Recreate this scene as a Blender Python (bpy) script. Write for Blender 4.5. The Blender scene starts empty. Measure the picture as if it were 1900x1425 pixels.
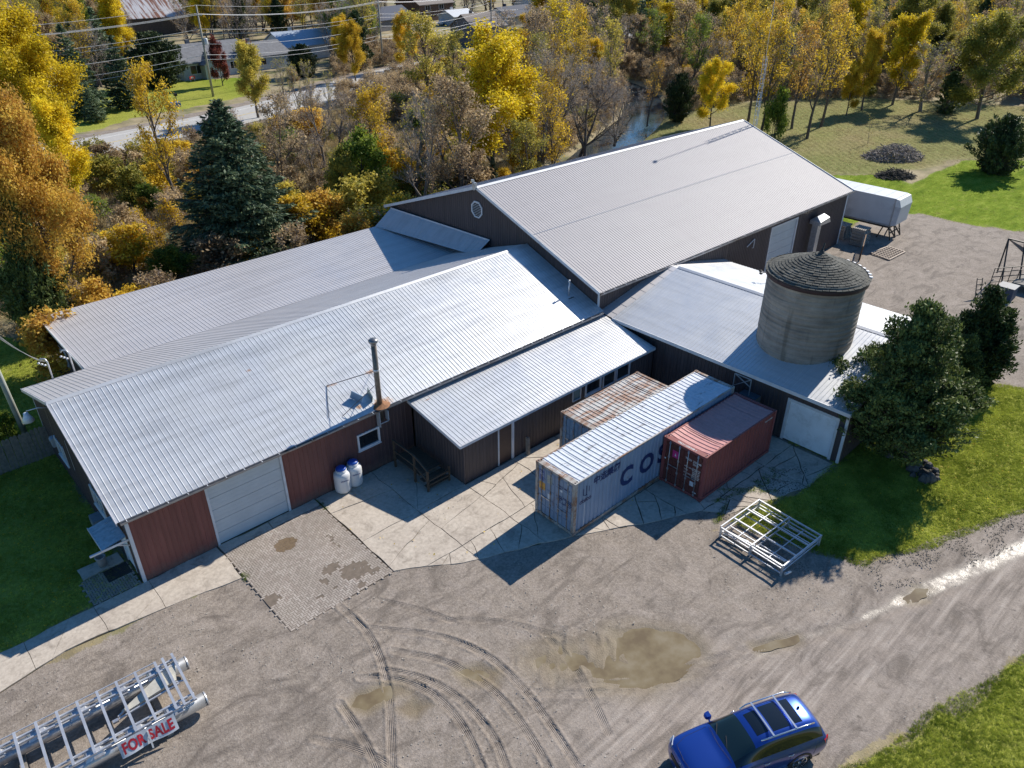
import bpy, math, random
import numpy as np
from mathutils import Vector, Matrix, Euler
SC = bpy.context.scene
COL = SC.collection
R = math.radians
# ---------------------------------------------------------------- camera
cam = bpy.data.cameras.new('camera')
cam.sensor_width = 36.0
cam.lens = 1416.2 / 1900 * 36
cam.clip_start = 0.5
cam.clip_end = 3000
camo = bpy.data.objects.new('camera', cam)
COL.objects.link(camo)
camo.location = (-4.47, -27.582, 23.484)
camo.rotation_euler = (math.pi / 2 - 0.535, 0.0, -0.745)
SC.camera = camo
# ---------------------------------------------------------------- sky, sun, exposure
SUN_EL, SUN_AZ = R(36.0), R(3.8)          # azimuth measured from +X towards +Y
w = bpy.data.worlds.new('World')
SC.world = w
w.use_nodes = True
nt = w.node_tree
nt.nodes.clear()
sky = nt.nodes.new('ShaderNodeTexSky')
sky.sky_type = 'NISHITA'
sky.sun_disc = False
sky.sun_elevation = SUN_EL
sky.sun_rotation = math.pi / 2 - SUN_AZ
sky.air_density = 1.0
sky.dust_density = 0.2
sky.ozone_density = 4.0
bg = nt.nodes.new('ShaderNodeBackground')
bg.inputs['Strength'].default_value = 0.095
wo = nt.nodes.new('ShaderNodeOutputWorld')
hs = nt.nodes.new('ShaderNodeHueSaturation')
hs.inputs['Saturation'].default_value = 1.25
nt.links.new(sky.outputs[0], hs.inputs['Color'])
nt.links.new(hs.outputs[0], bg.inputs[0])
nt.links.new(bg.outputs[0], wo.inputs[0])
sl = bpy.data.lights.new('sun', 'SUN')
sl.energy = 5.0
sl.angle = R(0.53)
sl.color = (1.0, 0.93, 0.82)
so = bpy.data.objects.new('sun', sl)
COL.objects.link(so)
sd = Vector((math.cos(SUN_EL) * math.cos(SUN_AZ), math.cos(SUN_EL) * math.sin(SUN_AZ), math.sin(SUN_EL)))
so.rotation_euler = sd.to_track_quat('Z', 'Y').to_euler()
so.location = (60, 0, 60)
vs = SC.view_settings
SC.display_settings.display_device = 'sRGB'
vs.view_transform = 'Standard'
vs.look = 'None'
vs.exposure = 0.43
vs.gamma = 1.0
vs.use_curve_mapping = False
SC.cycles.max_bounces = 6
SC.cycles.transparent_max_bounces = 6
SC.cycles.use_adaptive_sampling = True
rnd = random.Random(7)

# ---------------------------------------------------------------- material helpers
def srgb(r, g, b):
    f = lambda c: (c / 255 / 12.92) if c / 255 <= 0.04045 else ((c / 255 + 0.055) / 1.055) ** 2.4
    return (f(r), f(g), f(b))

class NT:
    def __init__(s, name):
        s.m = bpy.data.materials.new(name)
        s.m.use_nodes = True
        s.t = s.m.node_tree
        s.t.nodes.clear()
        s.out = s.n('ShaderNodeOutputMaterial')
        s.b = s.n('ShaderNodeBsdfPrincipled')
        s.l(s.b.outputs[0], s.out.inputs[0])
    def n(s, typ, **kw):
        o = s.t.nodes.new(typ)
        for k, v in kw.items():
            setattr(o, k, v)
        return o
    def l(s, a, b): s.t.links.new(a, b)
    def pos(s):
        if not hasattr(s, '_g'): s._g = s.n('ShaderNodeNewGeometry')
        return s._g.outputs['Position']
    def island(s):
        s.pos(); return s._g.outputs['Random Per Island']
    def mapping(s, vec, scale=(1, 1, 1), rot=(0, 0, 0), loc=(0, 0, 0)):
        m = s.n('ShaderNodeMapping')
        m.inputs['Scale'].default_value = scale
        m.inputs['Rotation'].default_value = rot
        m.inputs['Location'].default_value = loc
        s.l(vec, m.inputs['Vector']); return m.outputs[0]
    def noise(s, vec, scale, detail=4, rough=0.55, dist=0.0):
        o = s.n('ShaderNodeTexNoise')
        o.inputs['Scale'].default_value = scale
        o.inputs['Detail'].default_value = detail
        o.inputs['Roughness'].default_value = rough
        o.inputs['Distortion'].default_value = dist
        s.l(vec, o.inputs['Vector']); return o.outputs[0]
    def voro(s, vec, scale, feature='F1', out='Distance'):
        o = s.n('ShaderNodeTexVoronoi'); o.feature = feature
        o.inputs['Scale'].default_value = scale
        s.l(vec, o.inputs['Vector']); return o.outputs[out]
    def ramp(s, fac, stops, interp='LINEAR'):
        r = s.n('ShaderNodeValToRGB'); r.color_ramp.interpolation = interp
        e = r.color_ramp.elements
        while len(e) < len(stops): e.new(0.5)
        for i, (p, c) in enumerate(stops):
            e[i].position = p
            e[i].color = (c[0], c[1], c[2], 1) if not isinstance(c, (int, float)) else (c, c, c, 1)
        s.l(fac, r.inputs[0]); return r.outputs[0]
    def mix(s, fac, a, b, mode='MIX'):
        m = s.n('ShaderNodeMix', data_type='RGBA', blend_type=mode)
        m.clamp_factor = True
        for i, v in ((0, fac), (6, a), (7, b)):
            sock = m.inputs[i]
            if hasattr(v, 'is_linked') or hasattr(v, 'links'): s.l(v, sock)
            elif isinstance(v, (int, float)) and i == 0: sock.default_value = v
            else:
                if isinstance(v, (int, float)): v = (v, v, v)
                sock.default_value = (v[0], v[1], v[2], 1)
        return m.outputs[2]
    def math(s, op, a, b=0.0, c=None, clamp=False):
        m = s.n('ShaderNodeMath', operation=op); m.use_clamp = clamp
        for sock, v in zip(m.inputs, (a, b, c)):
            if v is None: continue
            if isinstance(v, (int, float)): sock.default_value = v
            else: s.l(v, sock)
        return m.outputs[0]
    def attr(s, name, out='Fac'):
        a = s.n('ShaderNodeAttribute'); a.attribute_name = name
        return a.outputs[out]
    def set(s, **kw):
        for k, v in kw.items():
            k = {'base': 'Base Color', 'rough': 'Roughness', 'metal': 'Metallic', 'spec': 'Specular IOR Level'}.get(k, k)
            sock = s.b.inputs[k]
            if isinstance(v, (int, float)): sock.default_value = v
            elif isinstance(v, tuple): sock.default_value = (v[0], v[1], v[2], 1)
            else: s.l(v, sock)
        return s
    def bump(s, h, strength=0.3, dist=0.02):
        b = s.n('ShaderNodeBump')
        b.inputs['Strength'].default_value = strength
        b.inputs['Distance'].default_value = dist
        s.l(h, b.inputs['Height']); s.l(b.outputs[0], s.b.inputs['Normal']); return s

def plain(name, c, rough=0.6, metal=0.0, vary=0.15, scale=3.0, bump=0.0, dirt=None):
    k = NT(name)
    p = k.pos()
    n1 = k.noise(p, scale, 5, 0.6)
    hi = tuple(min(1, x * (1 + vary)) for x in c); lo = tuple(x * (1 - vary) for x in c)
    col = k.ramp(n1, [(0.3, lo), (0.7, hi)])
    if dirt:
        n2 = k.noise(p, scale * 0.6, 8, 0.7)
        col = k.mix(k.ramp(n2, [(0.52, 0.0), (0.68, 0.85)]), col, dirt)
    k.set(base=col, rough=rough, metal=metal)
    if bump: k.bump(k.noise(p, scale * 8, 4), bump, 0.01)
    return k.m

def metal_roof(name, base, streak='y', patch=0.25, rust=(), metal=0.55, rough=0.42, tint=(0.95, 0.97, 1.0)):
    """weathered ribbed steel: cloudy patches, runs down the slope, a few rust marks"""
    k = NT(name)
    p = k.pos()
    st = k.mapping(p, (6.0, 0.35, 1.0) if streak == 'y' else (0.35, 6.0, 1.0))
    n1 = k.noise(p, 0.42, 6, 0.62, 0.6)
    n2 = k.noise(st, 1.0, 4, 0.6)
    n3 = k.noise(k.mapping(p, (0.25, 2.2, 1) if streak == 'y' else (2.2, 0.25, 1)), 1.0, 4, 0.6)
    lo = tuple(x * (1 - patch) for x in base); hi = tuple(min(1, x * (1 + patch * 0.55)) for x in base)
    col = k.ramp(n1, [(0.32, lo), (0.52, base), (0.72, hi)])
    col = k.mix(0.45, col, k.ramp(n2, [(0.3, tuple(x * 0.82 for x in base)), (0.7, hi)]))
    col = k.mix(0.5, col, k.ramp(n3, [(0.33, tuple(x * (1 - 1.3 * patch) for x in base)), (0.5, base), (0.66, hi)]))
    col = k.mix(k.ramp(k.noise(p, 2.2, 6, 0.7), [(0.5, 0.0), (0.75, 0.35)]), col, tuple(x * (1 - 1.2 * patch) for x in base))
    for (cx, cy, cz, rad, sx, sy) in rust:
        d = k.mapping(p, (1 / sx, 1 / sy, 1), loc=(-cx / sx, -cy / sy, -cz))
        ln = k.n('ShaderNodeVectorMath', operation='LENGTH'); k.l(d, ln.inputs[0])
        f = k.math('SUBTRACT', 1.0, k.math('DIVIDE', ln.outputs['Value'], rad))
        f = k.math('ADD', f, k.math('MULTIPLY', k.math('SUBTRACT', k.noise(p, 5.0, 6, 0.7), 0.5), 1.6))
        f = k.ramp(f, [(0.25, 0.0), (0.6, 0.8)])
        col = k.mix(f, col, (0.42, 0.22, 0.10))
    k.set(base=col, metal=metal, rough=k.ramp(n1, [(0.3, rough + 0.08), (0.7, rough - 0.05)]))
    if patch > .1: k.bump(k.noise(p, 1.2, 3), 0.12, 0.02)
    else:
        for lk in list(k.b.inputs['Roughness'].links): k.t.links.remove(lk)
        k.b.inputs['Roughness'].default_value = 0.65
    return k.m

# ---------------------------------------------------------------- mesh helpers
def setprops(o, label=None, cat=None, group=None, kind=None):
    if label: o['label'] = label
    if cat: o['category'] = cat
    if group: o['group'] = group
    if kind: o['kind'] = kind
    return o

def empty(name, loc=(0, 0, 0), rz=0.0, label=None, cat=None, group=None, kind=None, parent=None):
    o = bpy.data.objects.new(name, None)
    o.empty_display_size = 0.3
    COL.objects.link(o)
    o.location = loc
    o.rotation_euler = (0, 0, rz)
    if parent: o.parent = parent
    return setprops(o, label, cat, group, kind)

def link(name, mesh, parent=None, loc=(0, 0, 0), rot=(0, 0, 0), **kw):
    o = bpy.data.objects.new(name, mesh)
    COL.objects.link(o)
    o.location = loc
    o.rotation_euler = rot
    if parent: o.parent = parent
    return setprops(o, **kw)

def copy_tree(o, parent=None, name=None):
    c = o.copy(); COL.objects.link(c); c.parent = parent
    for ch in list(o.children): copy_tree(ch, c)
    return c

def np_mesh(name, V, F, mats, mi=None, smooth=False):
    """V (n,3) array, F (m,k) array of equal-sized faces"""
    V = np.asarray(V, np.float32); F = np.asarray(F, np.int32)
    me = bpy.data.meshes.new(name)
    k = F.shape[1]
    me.vertices.add(len(V)); me.vertices.foreach_set('co', V.ravel())
    me.loops.add(F.size); me.loops.foreach_set('vertex_index', F.ravel())
    me.polygons.add(len(F))
    me.polygons.foreach_set('loop_start', np.arange(0, F.size, k, dtype=np.int32))
    me.polygons.foreach_set('loop_total', np.full(len(F), k, np.int32))
    if mi is not None: me.polygons.foreach_set('material_index', np.asarray(mi, np.int32))
    me.polygons.foreach_set('use_smooth', np.full(len(F), bool(smooth)))
    for m in (mats if isinstance(mats, (list, tuple)) else [mats]): me.materials.append(m)
    me.update(calc_edges=True)
    return me

class MB:
    def __init__(s): s.v = []; s.f = []; s.mi = []; s.sm = []
    def add(s, V, F, mi=0, smooth=False):
        b = len(s.v)
        s.v += [tuple(map(float, q)) for q in V]
        for f in F:
            s.f.append([b + i for i in f]); s.mi.append(mi); s.sm.append(smooth)
        return s
    def box(s, a, b, mi=0):
        (x0, y0, z0), (x1, y1, z1) = a, b
        V = [(x0, y0, z0), (x1, y0, z0), (x1, y1, z0), (x0, y1, z0), (x0, y0, z1), (x1, y0, z1), (x1, y1, z1), (x0, y1, z1)]
        return s.add(V, [(0, 3, 2, 1), (4, 5, 6, 7), (0, 1, 5, 4), (1, 2, 6, 5), (2, 3, 7, 6), (3, 0, 4, 7)], mi)
    def cbox(s, c, d, mi=0):
        return s.box([c[i] - d[i] / 2 for i in range(3)], [c[i] + d[i] / 2 for i in range(3)], mi)
    def bar(s, p, q, w, h=None, mi=0, up=(0, 0, 1)):
        """square bar from p to q"""
        h = h or w
        p = Vector(p); q = Vector(q); d = (q - p).normalized()
        u = Vector(up)
        if abs(d.dot(u)) > 0.98: u = Vector((1, 0, 0))
        r = d.cross(u).normalized(); u = r.cross(d).normalized()
        V = []
        for c in (p, q):
            for a, b in ((-1, -1), (1, -1), (1, 1), (-1, 1)): V.append(c + r * a * w / 2 + u * b * h / 2)
        return s.add(V, [(0, 3, 2, 1), (4, 5, 6, 7), (0, 1, 5, 4), (1, 2, 6, 5), (2, 3, 7, 6), (3, 0, 4, 7)], mi)
    def tube(s, pts, rad, n=8, mi=0, caps=True, smooth=True):
        pts = [Vector(p) for p in pts]
        rad = rad if isinstance(rad, (list, tuple)) else [rad] * len(pts)
        base = len(s.v); prev = None
        for i, p in enumerate(pts):
            d = (pts[min(i + 1, len(pts) - 1)] - pts[max(i - 1, 0)]).normalized()
            if prev is None:
                u = Vector((0, 0, 1)) if abs(d.z) < 0.9 else Vector((1, 0, 0))
                r = d.cross(u).normalized()
            else:
                r = (prev - d * prev.dot(d)).normalized()
            prev = r; u = r.cross(d).normalized()
            for k in range(n):
                a = 2 * math.pi * k / n
                s.v.append(tuple(p + (r * math.cos(a) + u * math.sin(a)) * rad[i]))
        for i in range(len(pts) - 1):
            for k in range(n):
                k2 = (k + 1) % n
                s.f.append([base + i * n + k, base + (i + 1) * n + k, base + (i + 1) * n + k2, base + i * n + k2]); s.mi.append(mi); s.sm.append(smooth)
        if caps:
            s.f.append([base + k for k in range(n)]); s.mi.append(mi); s.sm.append(False)
            m = base + (len(pts) - 1) * n
            s.f.append([m + k for k in reversed(range(n))]); s.mi.append(mi); s.sm.append(False)
        return s
    def lathe(s, prof, n=24, c=(0, 0, 0), mi=0, smooth=True):
        base = len(s.v)
        for r, z in prof:
            for k in range(n):
                a = 2 * math.pi * k / n
                s.v.append((c[0] + r * math.cos(a), c[1] + r * math.sin(a), c[2] + z))
        for i in range(len(prof) - 1):
            for k in range(n):
                k2 = (k + 1) % n
                s.f.append([base + i * n + k, base + i * n + k2, base + (i + 1) * n + k2, base + (i + 1) * n + k]); s.mi.append(mi); s.sm.append(smooth)
        return s
    def prism(s, poly, d, mi=0):
        """poly list of 3D points, extruded by vector d"""
        n = len(poly); d = Vector(d)
        V = [Vector(p) for p in poly] + [Vector(p) + d for p in poly]
        F = [list(reversed(range(n))), [n + i for i in range(n)]] + [(i, (i + 1) % n, n + (i + 1) % n, n + i) for i in range(n)]
        return s.add(V, F, mi)
    def mesh(s, name, mats):
        me = bpy.data.meshes.new(name)
        me.from_pydata(s.v, [], s.f)
        for m in (mats if isinstance(mats, (list, tuple)) else [mats]): me.materials.append(m)
        me.polygons.foreach_set('material_index', s.mi)
        me.polygons.foreach_set('use_smooth', s.sm)
        me.update()
        return me
    def build(s, name, mats, parent=None, loc=(0, 0, 0), rot=(0, 0, 0), **kw):
        return link(name, s.mesh(name, mats), parent, loc, rot, **kw)

def text_mesh(name, txt, size, mat, extrude=0.003, bold=0.0, spacing=1.0):
    cu = bpy.data.curves.new(name, 'FONT')
    cu.body = txt; cu.size = size; cu.extrude = extrude; cu.offset = bold
    cu.space_character = spacing; cu.resolution_u = 3
    o = bpy.data.objects.new(name, cu); COL.objects.link(o)
    dg = bpy.context.evaluated_depsgraph_get(); dg.update()
    me = bpy.data.meshes.new_from_object(o.evaluated_get(dg))
    bpy.data.objects.remove(o); bpy.data.curves.remove(cu)
    me.name = name; me.materials.clear(); me.materials.append(mat)
    return me
# ================================================================ GROUND
def seg_dist(X, Y, pts, closed=False):
    """distance and signed lateral offset to a polyline"""
    best = np.full(X.shape, 1e9); lat = np.zeros(X.shape); al = np.zeros(X.shape)
    P = list(pts) + ([pts[0]] if closed else [])
    s0 = 0.0
    for (x0, y0), (x1, y1) in zip(P[:-1], P[1:]):
        dx, dy = x1 - x0, y1 - y0; L2 = dx * dx + dy * dy + 1e-12; L = math.sqrt(L2)
        t = np.clip(((X - x0) * dx + (Y - y0) * dy) / L2, 0, 1)
        d = np.hypot(X - x0 - t * dx, Y - y0 - t * dy)
        m = d < best
        best = np.where(m, d, best)
        lat = np.where(m, ((X - x0) * dy - (Y - y0) * dx) / L, lat)
        al = np.where(m, s0 + t * L, al)
        s0 += L
    return best, lat, al

def inside(X, Y, poly):
    r = np.zeros(X.shape, bool); n = len(poly)
    for i in range(n):
        x0, y0 = poly[i]; x1, y1 = poly[(i + 1) % n]
        if y0 == y1: continue
        c = ((y0 > Y) != (y1 > Y)) & (X < (x1 - x0) * (Y - y0) / (y1 - y0) + x0)
        r ^= c
    return r

def sdf(X, Y, poly):
    d, _, _ = seg_dist(X, Y, poly, True)
    return np.where(inside(X, Y, poly), d, -d)

_rng = np.random.default_rng(5)
_tab = _rng.random((256, 256))
def vnoise(X, Y, s):
    x = X / s; y = Y / s
    xi = np.floor(x).astype(int); yi = np.floor(y).astype(int); fx = x - xi; fy = y - yi
    fx = fx * fx * (3 - 2 * fx); fy = fy * fy * (3 - 2 * fy)
    g = lambda a, b: _tab[a % 256, b % 256]
    return (g(xi, yi) * (1 - fx) + g(xi + 1, yi) * fx) * (1 - fy) + (g(xi, yi + 1) * (1 - fx) + g(xi + 1, yi + 1) * fx) * fy - 0.5

def smooth(pts, n=3):
    for _ in range(n):
        q = [pts[0]]
        for a, b in zip(pts[:-1], pts[1:]):
            q += [(a[0] * .75 + b[0] * .25, a[1] * .75 + b[1] * .25), (a[0] * .25 + b[0] * .75, a[1] * .25 + b[1] * .75)]
        pts = q + [pts[-1]]
    return pts

LAWN_R = [(21.5, -14.6), (21.8, -16.5), (22.5, -18.5), (23.3, -19.9), (25.8, -21.1), (28.9, -22.2), (32.2, -23.4), (50, -30), (62, -31),
          (56, -24), (45.0, -20.5), (44, -18.8), (43.4, -17.6), (40, -16.6), (36, -15.2), (36, -13), (29.2, -13), (29.2, -15.6), (26.3, -15.7), (24.0, -15.0), (22.6, -14.4)]
LAWN_BR = [(-3, -25.6), (8, -24.2), (13.65, -23.8), (17, -24.84), (19.7, -25.6), (22.8, -26.4), (50, -38), (90, -52), (90, -120), (-60, -120), (-30, -30)]
LAWN_FAR = [(59.5, 2.5), (60.5, 7.5), (68, 10.2), (80, 11.1), (84, 7.5), (83, 3.5), (88, 3.6), (97.3, 3.6), (102, -1), (112, -12), (150, -60), (105, -70), (74, -38), (77, -16), (73.2, -5.4), (73.2, -1.6), (70.5, 1.5), (66, 1.2), (62, 1.0)]
LAWN_L = [(-0.3, 0.0), (-30, 0.3), (-60, 4), (-60, 40), (-12, 36), (0, 33), (3, 25), (3, 22), (2.6, 13.2), (0.2, 13.2)]
MEADOW = [(61, 6), (58, 26), (66, 33), (78, 38), (92, 44), (112, 41), (128, 30), (138, 12), (140, -8), (112, -12), (97, 3.6), (84, 7.5), (80, 11), (68, 10)]
LAWN_H = [(28, 91.5), (33, 95), (50, 99), (60, 104), (62, 118), (45, 125), (24, 112), (14, 96), (20, 89.5)]
GRAVEL_REAR = [(41.8, 0.9), (59.3, 1.6), (62, 1.0), (66, 1.2), (70.5, 1.5), (73.2, -1.6), (73.2, -5.4), (77, -16), (74, -38), (62, -31), (56, -24), (45, -20.5), (44, -18.8), (43.4, -17.6), (41.8, -16)]
ROADC = smooth([(-60, 76), (-20, 78), (10, 78.5), (25.5, 81.5), (45, 85.5), (62, 92), (80, 102), (100, 107.5), (122, 110.5), (160, 116), (230, 125), (330, 138)], 2)

def lines(segs):
    out = []
    for a, b, st in segs:
        n = max(1, int(round((b - a) / st)))
        out += list(a + (b - a) * np.arange(n) / n)
    return np.array(out + [segs[-1][1]])
gx = lines([(-700, -60, 40), (-60, -8, 1.2), (-8, 1, 0.12), (1, 13, 0.055), (13, 25, 0.11), (25, 60, 0.35), (60, 150, 1.0), (150, 420, 6), (420, 1500, 60)])
gy = lines([(-700, -60, 40), (-60, -24.5, 1.0), (-24.5, -20, 0.11), (-20, -6.5, 0.055), (-6.5, -6, 0.1), (-6, 36, 0.35), (36, 120, 1.2), (120, 420, 6), (420, 1500, 60)])
GX, GY = np.meshgrid(gx, gy)
lawn = np.maximum.reduce([sdf(GX, GY, p) for p in (LAWN_R, LAWN_BR, LAWN_FAR, LAWN_L, LAWN_H)])
mead = sdf(GX, GY, MEADOW)
yard = [(-300, -1.7), (-6, -1.7), (0, -1.9), (3.2, -2.4), (3.2, -0.3), (30, -0.3), (30, -16), (20, -14.2), (21.5, -14.8), (21.8, -16.5), (22.5, -18.5), (23.3, -19.9), (25.8, -21.1), (28.9, -22.2), (32.2, -23.4), (50, -30), (62, -31), (74, -38), (105, -70), (90, -52), (50, -38),
        (22.8, -26.4), (19.7, -25.6), (17, -24.84), (13.65, -23.8), (8, -24.2), (-3, -25.6), (-30, -30), (-60, -120), (-300, -120)]
grav = np.maximum(sdf(GX, GY, yard), sdf(GX, GY, GRAVEL_REAR))
rd, _, _ = seg_dist(GX, GY, ROADC)
grav = np.maximum(grav, 7.6 - rd + (np.abs(GX) > 400) * -50)
n1 = vnoise(GX, GY, 1.1) + 0.5 * vnoise(GX, GY, 0.4)
w_gr = np.clip((grav + 0.55 * n1) / 0.5 + 0.5, 0, 1)
w_la = np.clip((lawn + 0.55 * n1) / 0.6 + 0.5, 0, 1) * (1 - w_gr)
w_me = np.clip((mead + 3 * vnoise(GX, GY, 3)) / 3 + 0.5, 0, 1) * (1 - w_gr) * (1 - w_la)
# ---- heights
GZ = 0.05 * vnoise(GX, GY, 2.3) + 0.022 * vnoise(GX, GY, 0.7) + 0.012 * vnoise(GX, GY, 0.25)
near_flat = np.clip(np.minimum(np.abs(GX - 14) / 20, 1), 0, 1)
flat = sdf(GX, GY, [(-60, -2.3), (2.8, -2.6), (2.9, -6.9), (8.2, -6.9), (10.55, -8.4), (13.78, -9.8), (17.95, -12.0), (20.9, -13.5), (21.7, -14.4), (26.4, -15.9), (29.4, -15.9), (60, 1), (60, 26), (-3, 26), (-3, 2), (-60, 0.2)])
flat = np.clip((flat - 0.5) / 0.3, 0, 1)
GZ = (GZ * 1.0 - 0.006) * (1 - flat) - 0.04 * flat
track = np.zeros(GX.shape); lat = np.zeros(GX.shape)
TR = [[(5.5, -8.4), (7.3, -10.4), (8.2, -12.6), (8.1, -14.8), (7.6, -17.0), (6.9, -19.5)],
      [(5.6, -10.0), (6.8, -11.6), (7.3, -13.6), (7.1, -15.6), (6.6, -17.4), (5.9, -19.2)],
      [(4.6, -10.2), (5.7, -11.6), (6.2, -13.3), (6.1, -15.2), (5.5, -16.6), (4.7, -18.3)],
      [(5.3, -6.75), (5.45, -8.2), (5.2, -9.6), (4.6, -11.1), (3.9, -12.3), (2.9, -13.8)],
      [(4.0, -10.2), (5.0, -11.0), (5.6, -12.4), (5.6, -14.2), (5.0, -15.9)],
      [(2.9, -10.6), (2.8, -12.0), (2.5, -13.6), (1.9, -15.0)],
      [(1.5, -11.2), (2.4, -12.4), (2.9, -14.0), (3.0, -15.6)],
      [(9.3, -15.4), (11.6, -17.5), (14.0, -18.8), (17.5, -20.3), (23, -22.6), (31, -25.4)],
      [(8.0, -14.7), (10.4, -17.0), (13.4, -18.1), (16.8, -19.6), (20, -21.2)],
      [(10.4, -13.2), (10.3, -14.8), (9.7, -16.4), (9.0, -17.8)],
      [(7.2, -9.6), (8.6, -10.6), (9.8, -12.0), (10.8, -13.9)],
      [(6.6, -7.4), (7.6, -9.0), (8.2, -10.4)]]
TR = [smooth(t, 3) for t in TR]
for i, t in enumerate(TR):
    hw = 0.145 if i not in (7, 8) else 0.17
    d, l, a = seg_dist(GX, GY, t)
    m = np.clip((hw - d) / 0.05 + 0.5, 0, 1) * np.clip((a) / 0.5, 0, 1)
    fade = 0.75 + 0.5 * vnoise(a, a * 0 + i * 7, 1.3)
    dep = 0.03 * (1 if i < 7 else 0.7)
    GZ += -dep * m * fade * np.clip(1 + 1.2 * vnoise(GX, GY, 0.8), 0.3, 1.25) + 0.032 * np.exp(-((d - hw - 0.03) / 0.045) ** 2) * fade * np.clip(1 + 2.2 * vnoise(GX, GY, 0.3), 0.1, 1.5) * (1 if i < 7 else 0.5)
    up = m > track
    track = np.where(up, m * (0.35 if i in (7, 8) else 1.0), track); lat = np.where(up, l, lat)
PUD = [[(11.5, -14.9), (12.5, -15.1), (13.4, -15.8), (14.3, -17.0), (14.2, -17.8), (12.9, -18.0), (11.6, -17.7), (10.9, -17.2), (10.3, -16.2), (10.8, -15.2)],
       [(9.2, -13.8), (10.2, -13.9), (10.9, -14.5), (10.7, -15.3), (9.9, -15.2), (9.2, -14.7)],
       [(3.0, -10.9), (3.6, -10.75), (4.3, -11.0), (5.1, -11.45), (4.95, -11.8), (4.2, -11.7), (3.4, -11.45)],
       [(6.75, -12.4), (7.4, -12.6), (7.9, -13.3), (7.5, -13.7), (6.8, -13.1)],
       [(4.3, -12.2), (4.9, -12.3), (5.2, -12.8), (4.6, -12.9)],
       [(22.6, -21.9), (23.6, -22.1), (24.0, -22.5), (23.2, -22.55), (22.4, -22.2)],
       [(15.9, -19.15), (17.0, -19.7), (17.7, -20.05), (17.4, -20.25), (16.4, -19.8), (15.8, -19.4)]]
mud = np.zeros(GX.shape)
for i, p in enumerate(PUD):
    s = sdf(GX, GY, p) + 0.25 * vnoise(GX, GY, 0.5)
    GZ += -0.062 * np.clip(s / 0.6 + 0.55, 0, 1.0)
    mud = np.maximum(mud, np.clip(s / (1.1 if i < 2 else 0.4) + 0.8, 0, 1))
# churned mud between puddles
ch = inside(GX, GY, [(8.6, -13.2), (11.4, -13.6), (12.2, -15.4), (10.8, -17.0), (9.2, -15.9), (8.4, -14.6)])
GZ += ch * 0.05 * vnoise(GX * 0.8 + GY * 0.6, (GY * 0.8 - GX * 0.6) * 3.0, 0.55)
# wet rut down the lane (reflects the low sun)
WET = smooth([(14.6, -19.2), (17.5, -20.1), (19.2, -20.95), (21.2, -21.6), (23.3, -22.3), (26, -23.2), (29.5, -24.3), (34, -25.9), (44, -29.5)], 2)
d, l, a = seg_dist(GX, GY, WET)
wet = np.clip((0.10 + 0.03 * a - d + 0.28 * vnoise(GX, GY, 0.9)) / 0.25, 0, 1)
GZ += -0.03 * np.clip(1 - d / 0.5, 0, 1)
GZ += -0.012 * np.exp(-((d - 1.0) / 0.2) ** 2) - 0.012 * np.exp(-((d - 2.3) / 0.25) ** 2)
# lane direction mask for streaks
lane = np.clip(1 - np.abs(seg_dist(GX, GY, [(9, -18.5), (20, -22.8), (32, -26.0), (60, -35)])[0] - 0) / 4.0, 0, 1)
# creek bed
CREEK = smooth([(54, 30), (63, 33), (72, 37.5), (80, 41), (89, 45.5), (98, 52), (108, 62), (114, 78), (112, 98)], 2)
cd, _, _ = seg_dist(GX, GY, CREEK)
GZ += np.where(GX < 60, 0.3, 1.0) * -1.0 * np.clip((4.3 - cd) / 2.0, 0, 1)

V = np.stack([GX, GY, GZ], -1).reshape(-1, 3)
ny, nx = GX.shape
idx = np.arange(ny * nx).reshape(ny, nx)
F = np.stack([idx[:-1, :-1], idx[:-1, 1:], idx[1:, 1:], idx[1:, :-1]], -1).reshape(-1, 4)
fc = lambda A: ((A[:-1, :-1] + A[1:, 1:]) / 2).ravel()
cl = np.where(fc(w_gr) > 0.5, 0, np.where(fc(w_la) > 0.5, 1, np.where(fc(w_me) > 0.5, 2, 3)))

k = NT('ground_surface')
p = k.pos()
fine = k.noise(p, 9.0, 8, 0.72)
mid = k.noise(p, 1.3, 8, 0.68, 0.5)
big = k.noise(p, 0.23, 5, 0.6, 0.8)
peb = k.voro(p, 14.0)
# gravel / packed dirt
gcol = k.ramp(big, [(0.34, srgb(96, 87, 80)), (0.48, srgb(134, 123, 113)), (0.64, srgb(162, 151, 140))])
gcol = k.mix(0.8, gcol, k.ramp(mid, [(0.3, srgb(96, 87, 80)), (0.46, srgb(134, 124, 114)), (0.6, srgb(156, 145, 136)), (0.74, srgb(178, 168, 160))]))
gcol = k.mix(0.5, gcol, k.ramp(fine, [(0.3, srgb(88, 80, 72)), (0.5, srgb(140, 130, 120)), (0.7, srgb(178, 169, 158))]))
lst = k.noise(k.mapping(p, (0.25, 3.2, 1), (0, 0, R(20)), ), 1.0, 6, 0.65, 0.4)
gcol = k.mix(k.math('MULTIPLY', k.attr('lane'), 0.75), gcol, k.ramp(lst, [(0.3, srgb(100, 93, 87)), (0.48, srgb(144, 134, 126)), (0.68, srgb(180, 170, 161))]))
pst = k.noise(k.mapping(p, (0.45, 1.0, 1), (0, 0, R(25))), 0.75, 7, 0.68, 1.6)
gcol = k.mix(k.ramp(pst, [(0.50, 0.0), (0.66, 0.75)]), gcol, srgb(98, 90, 83))
gcol = k.mix(k.ramp(k.noise(p, 2.6, 3, 0.5), [(0.66, 0.0), (0.74, 0.6)]), gcol, srgb(86, 80, 74))
gcol = k.mix(k.ramp(k.voro(p, 5.0), [(0.03, 0.6), (0.055, 0.0)]), gcol, srgb(205, 200, 190))
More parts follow.
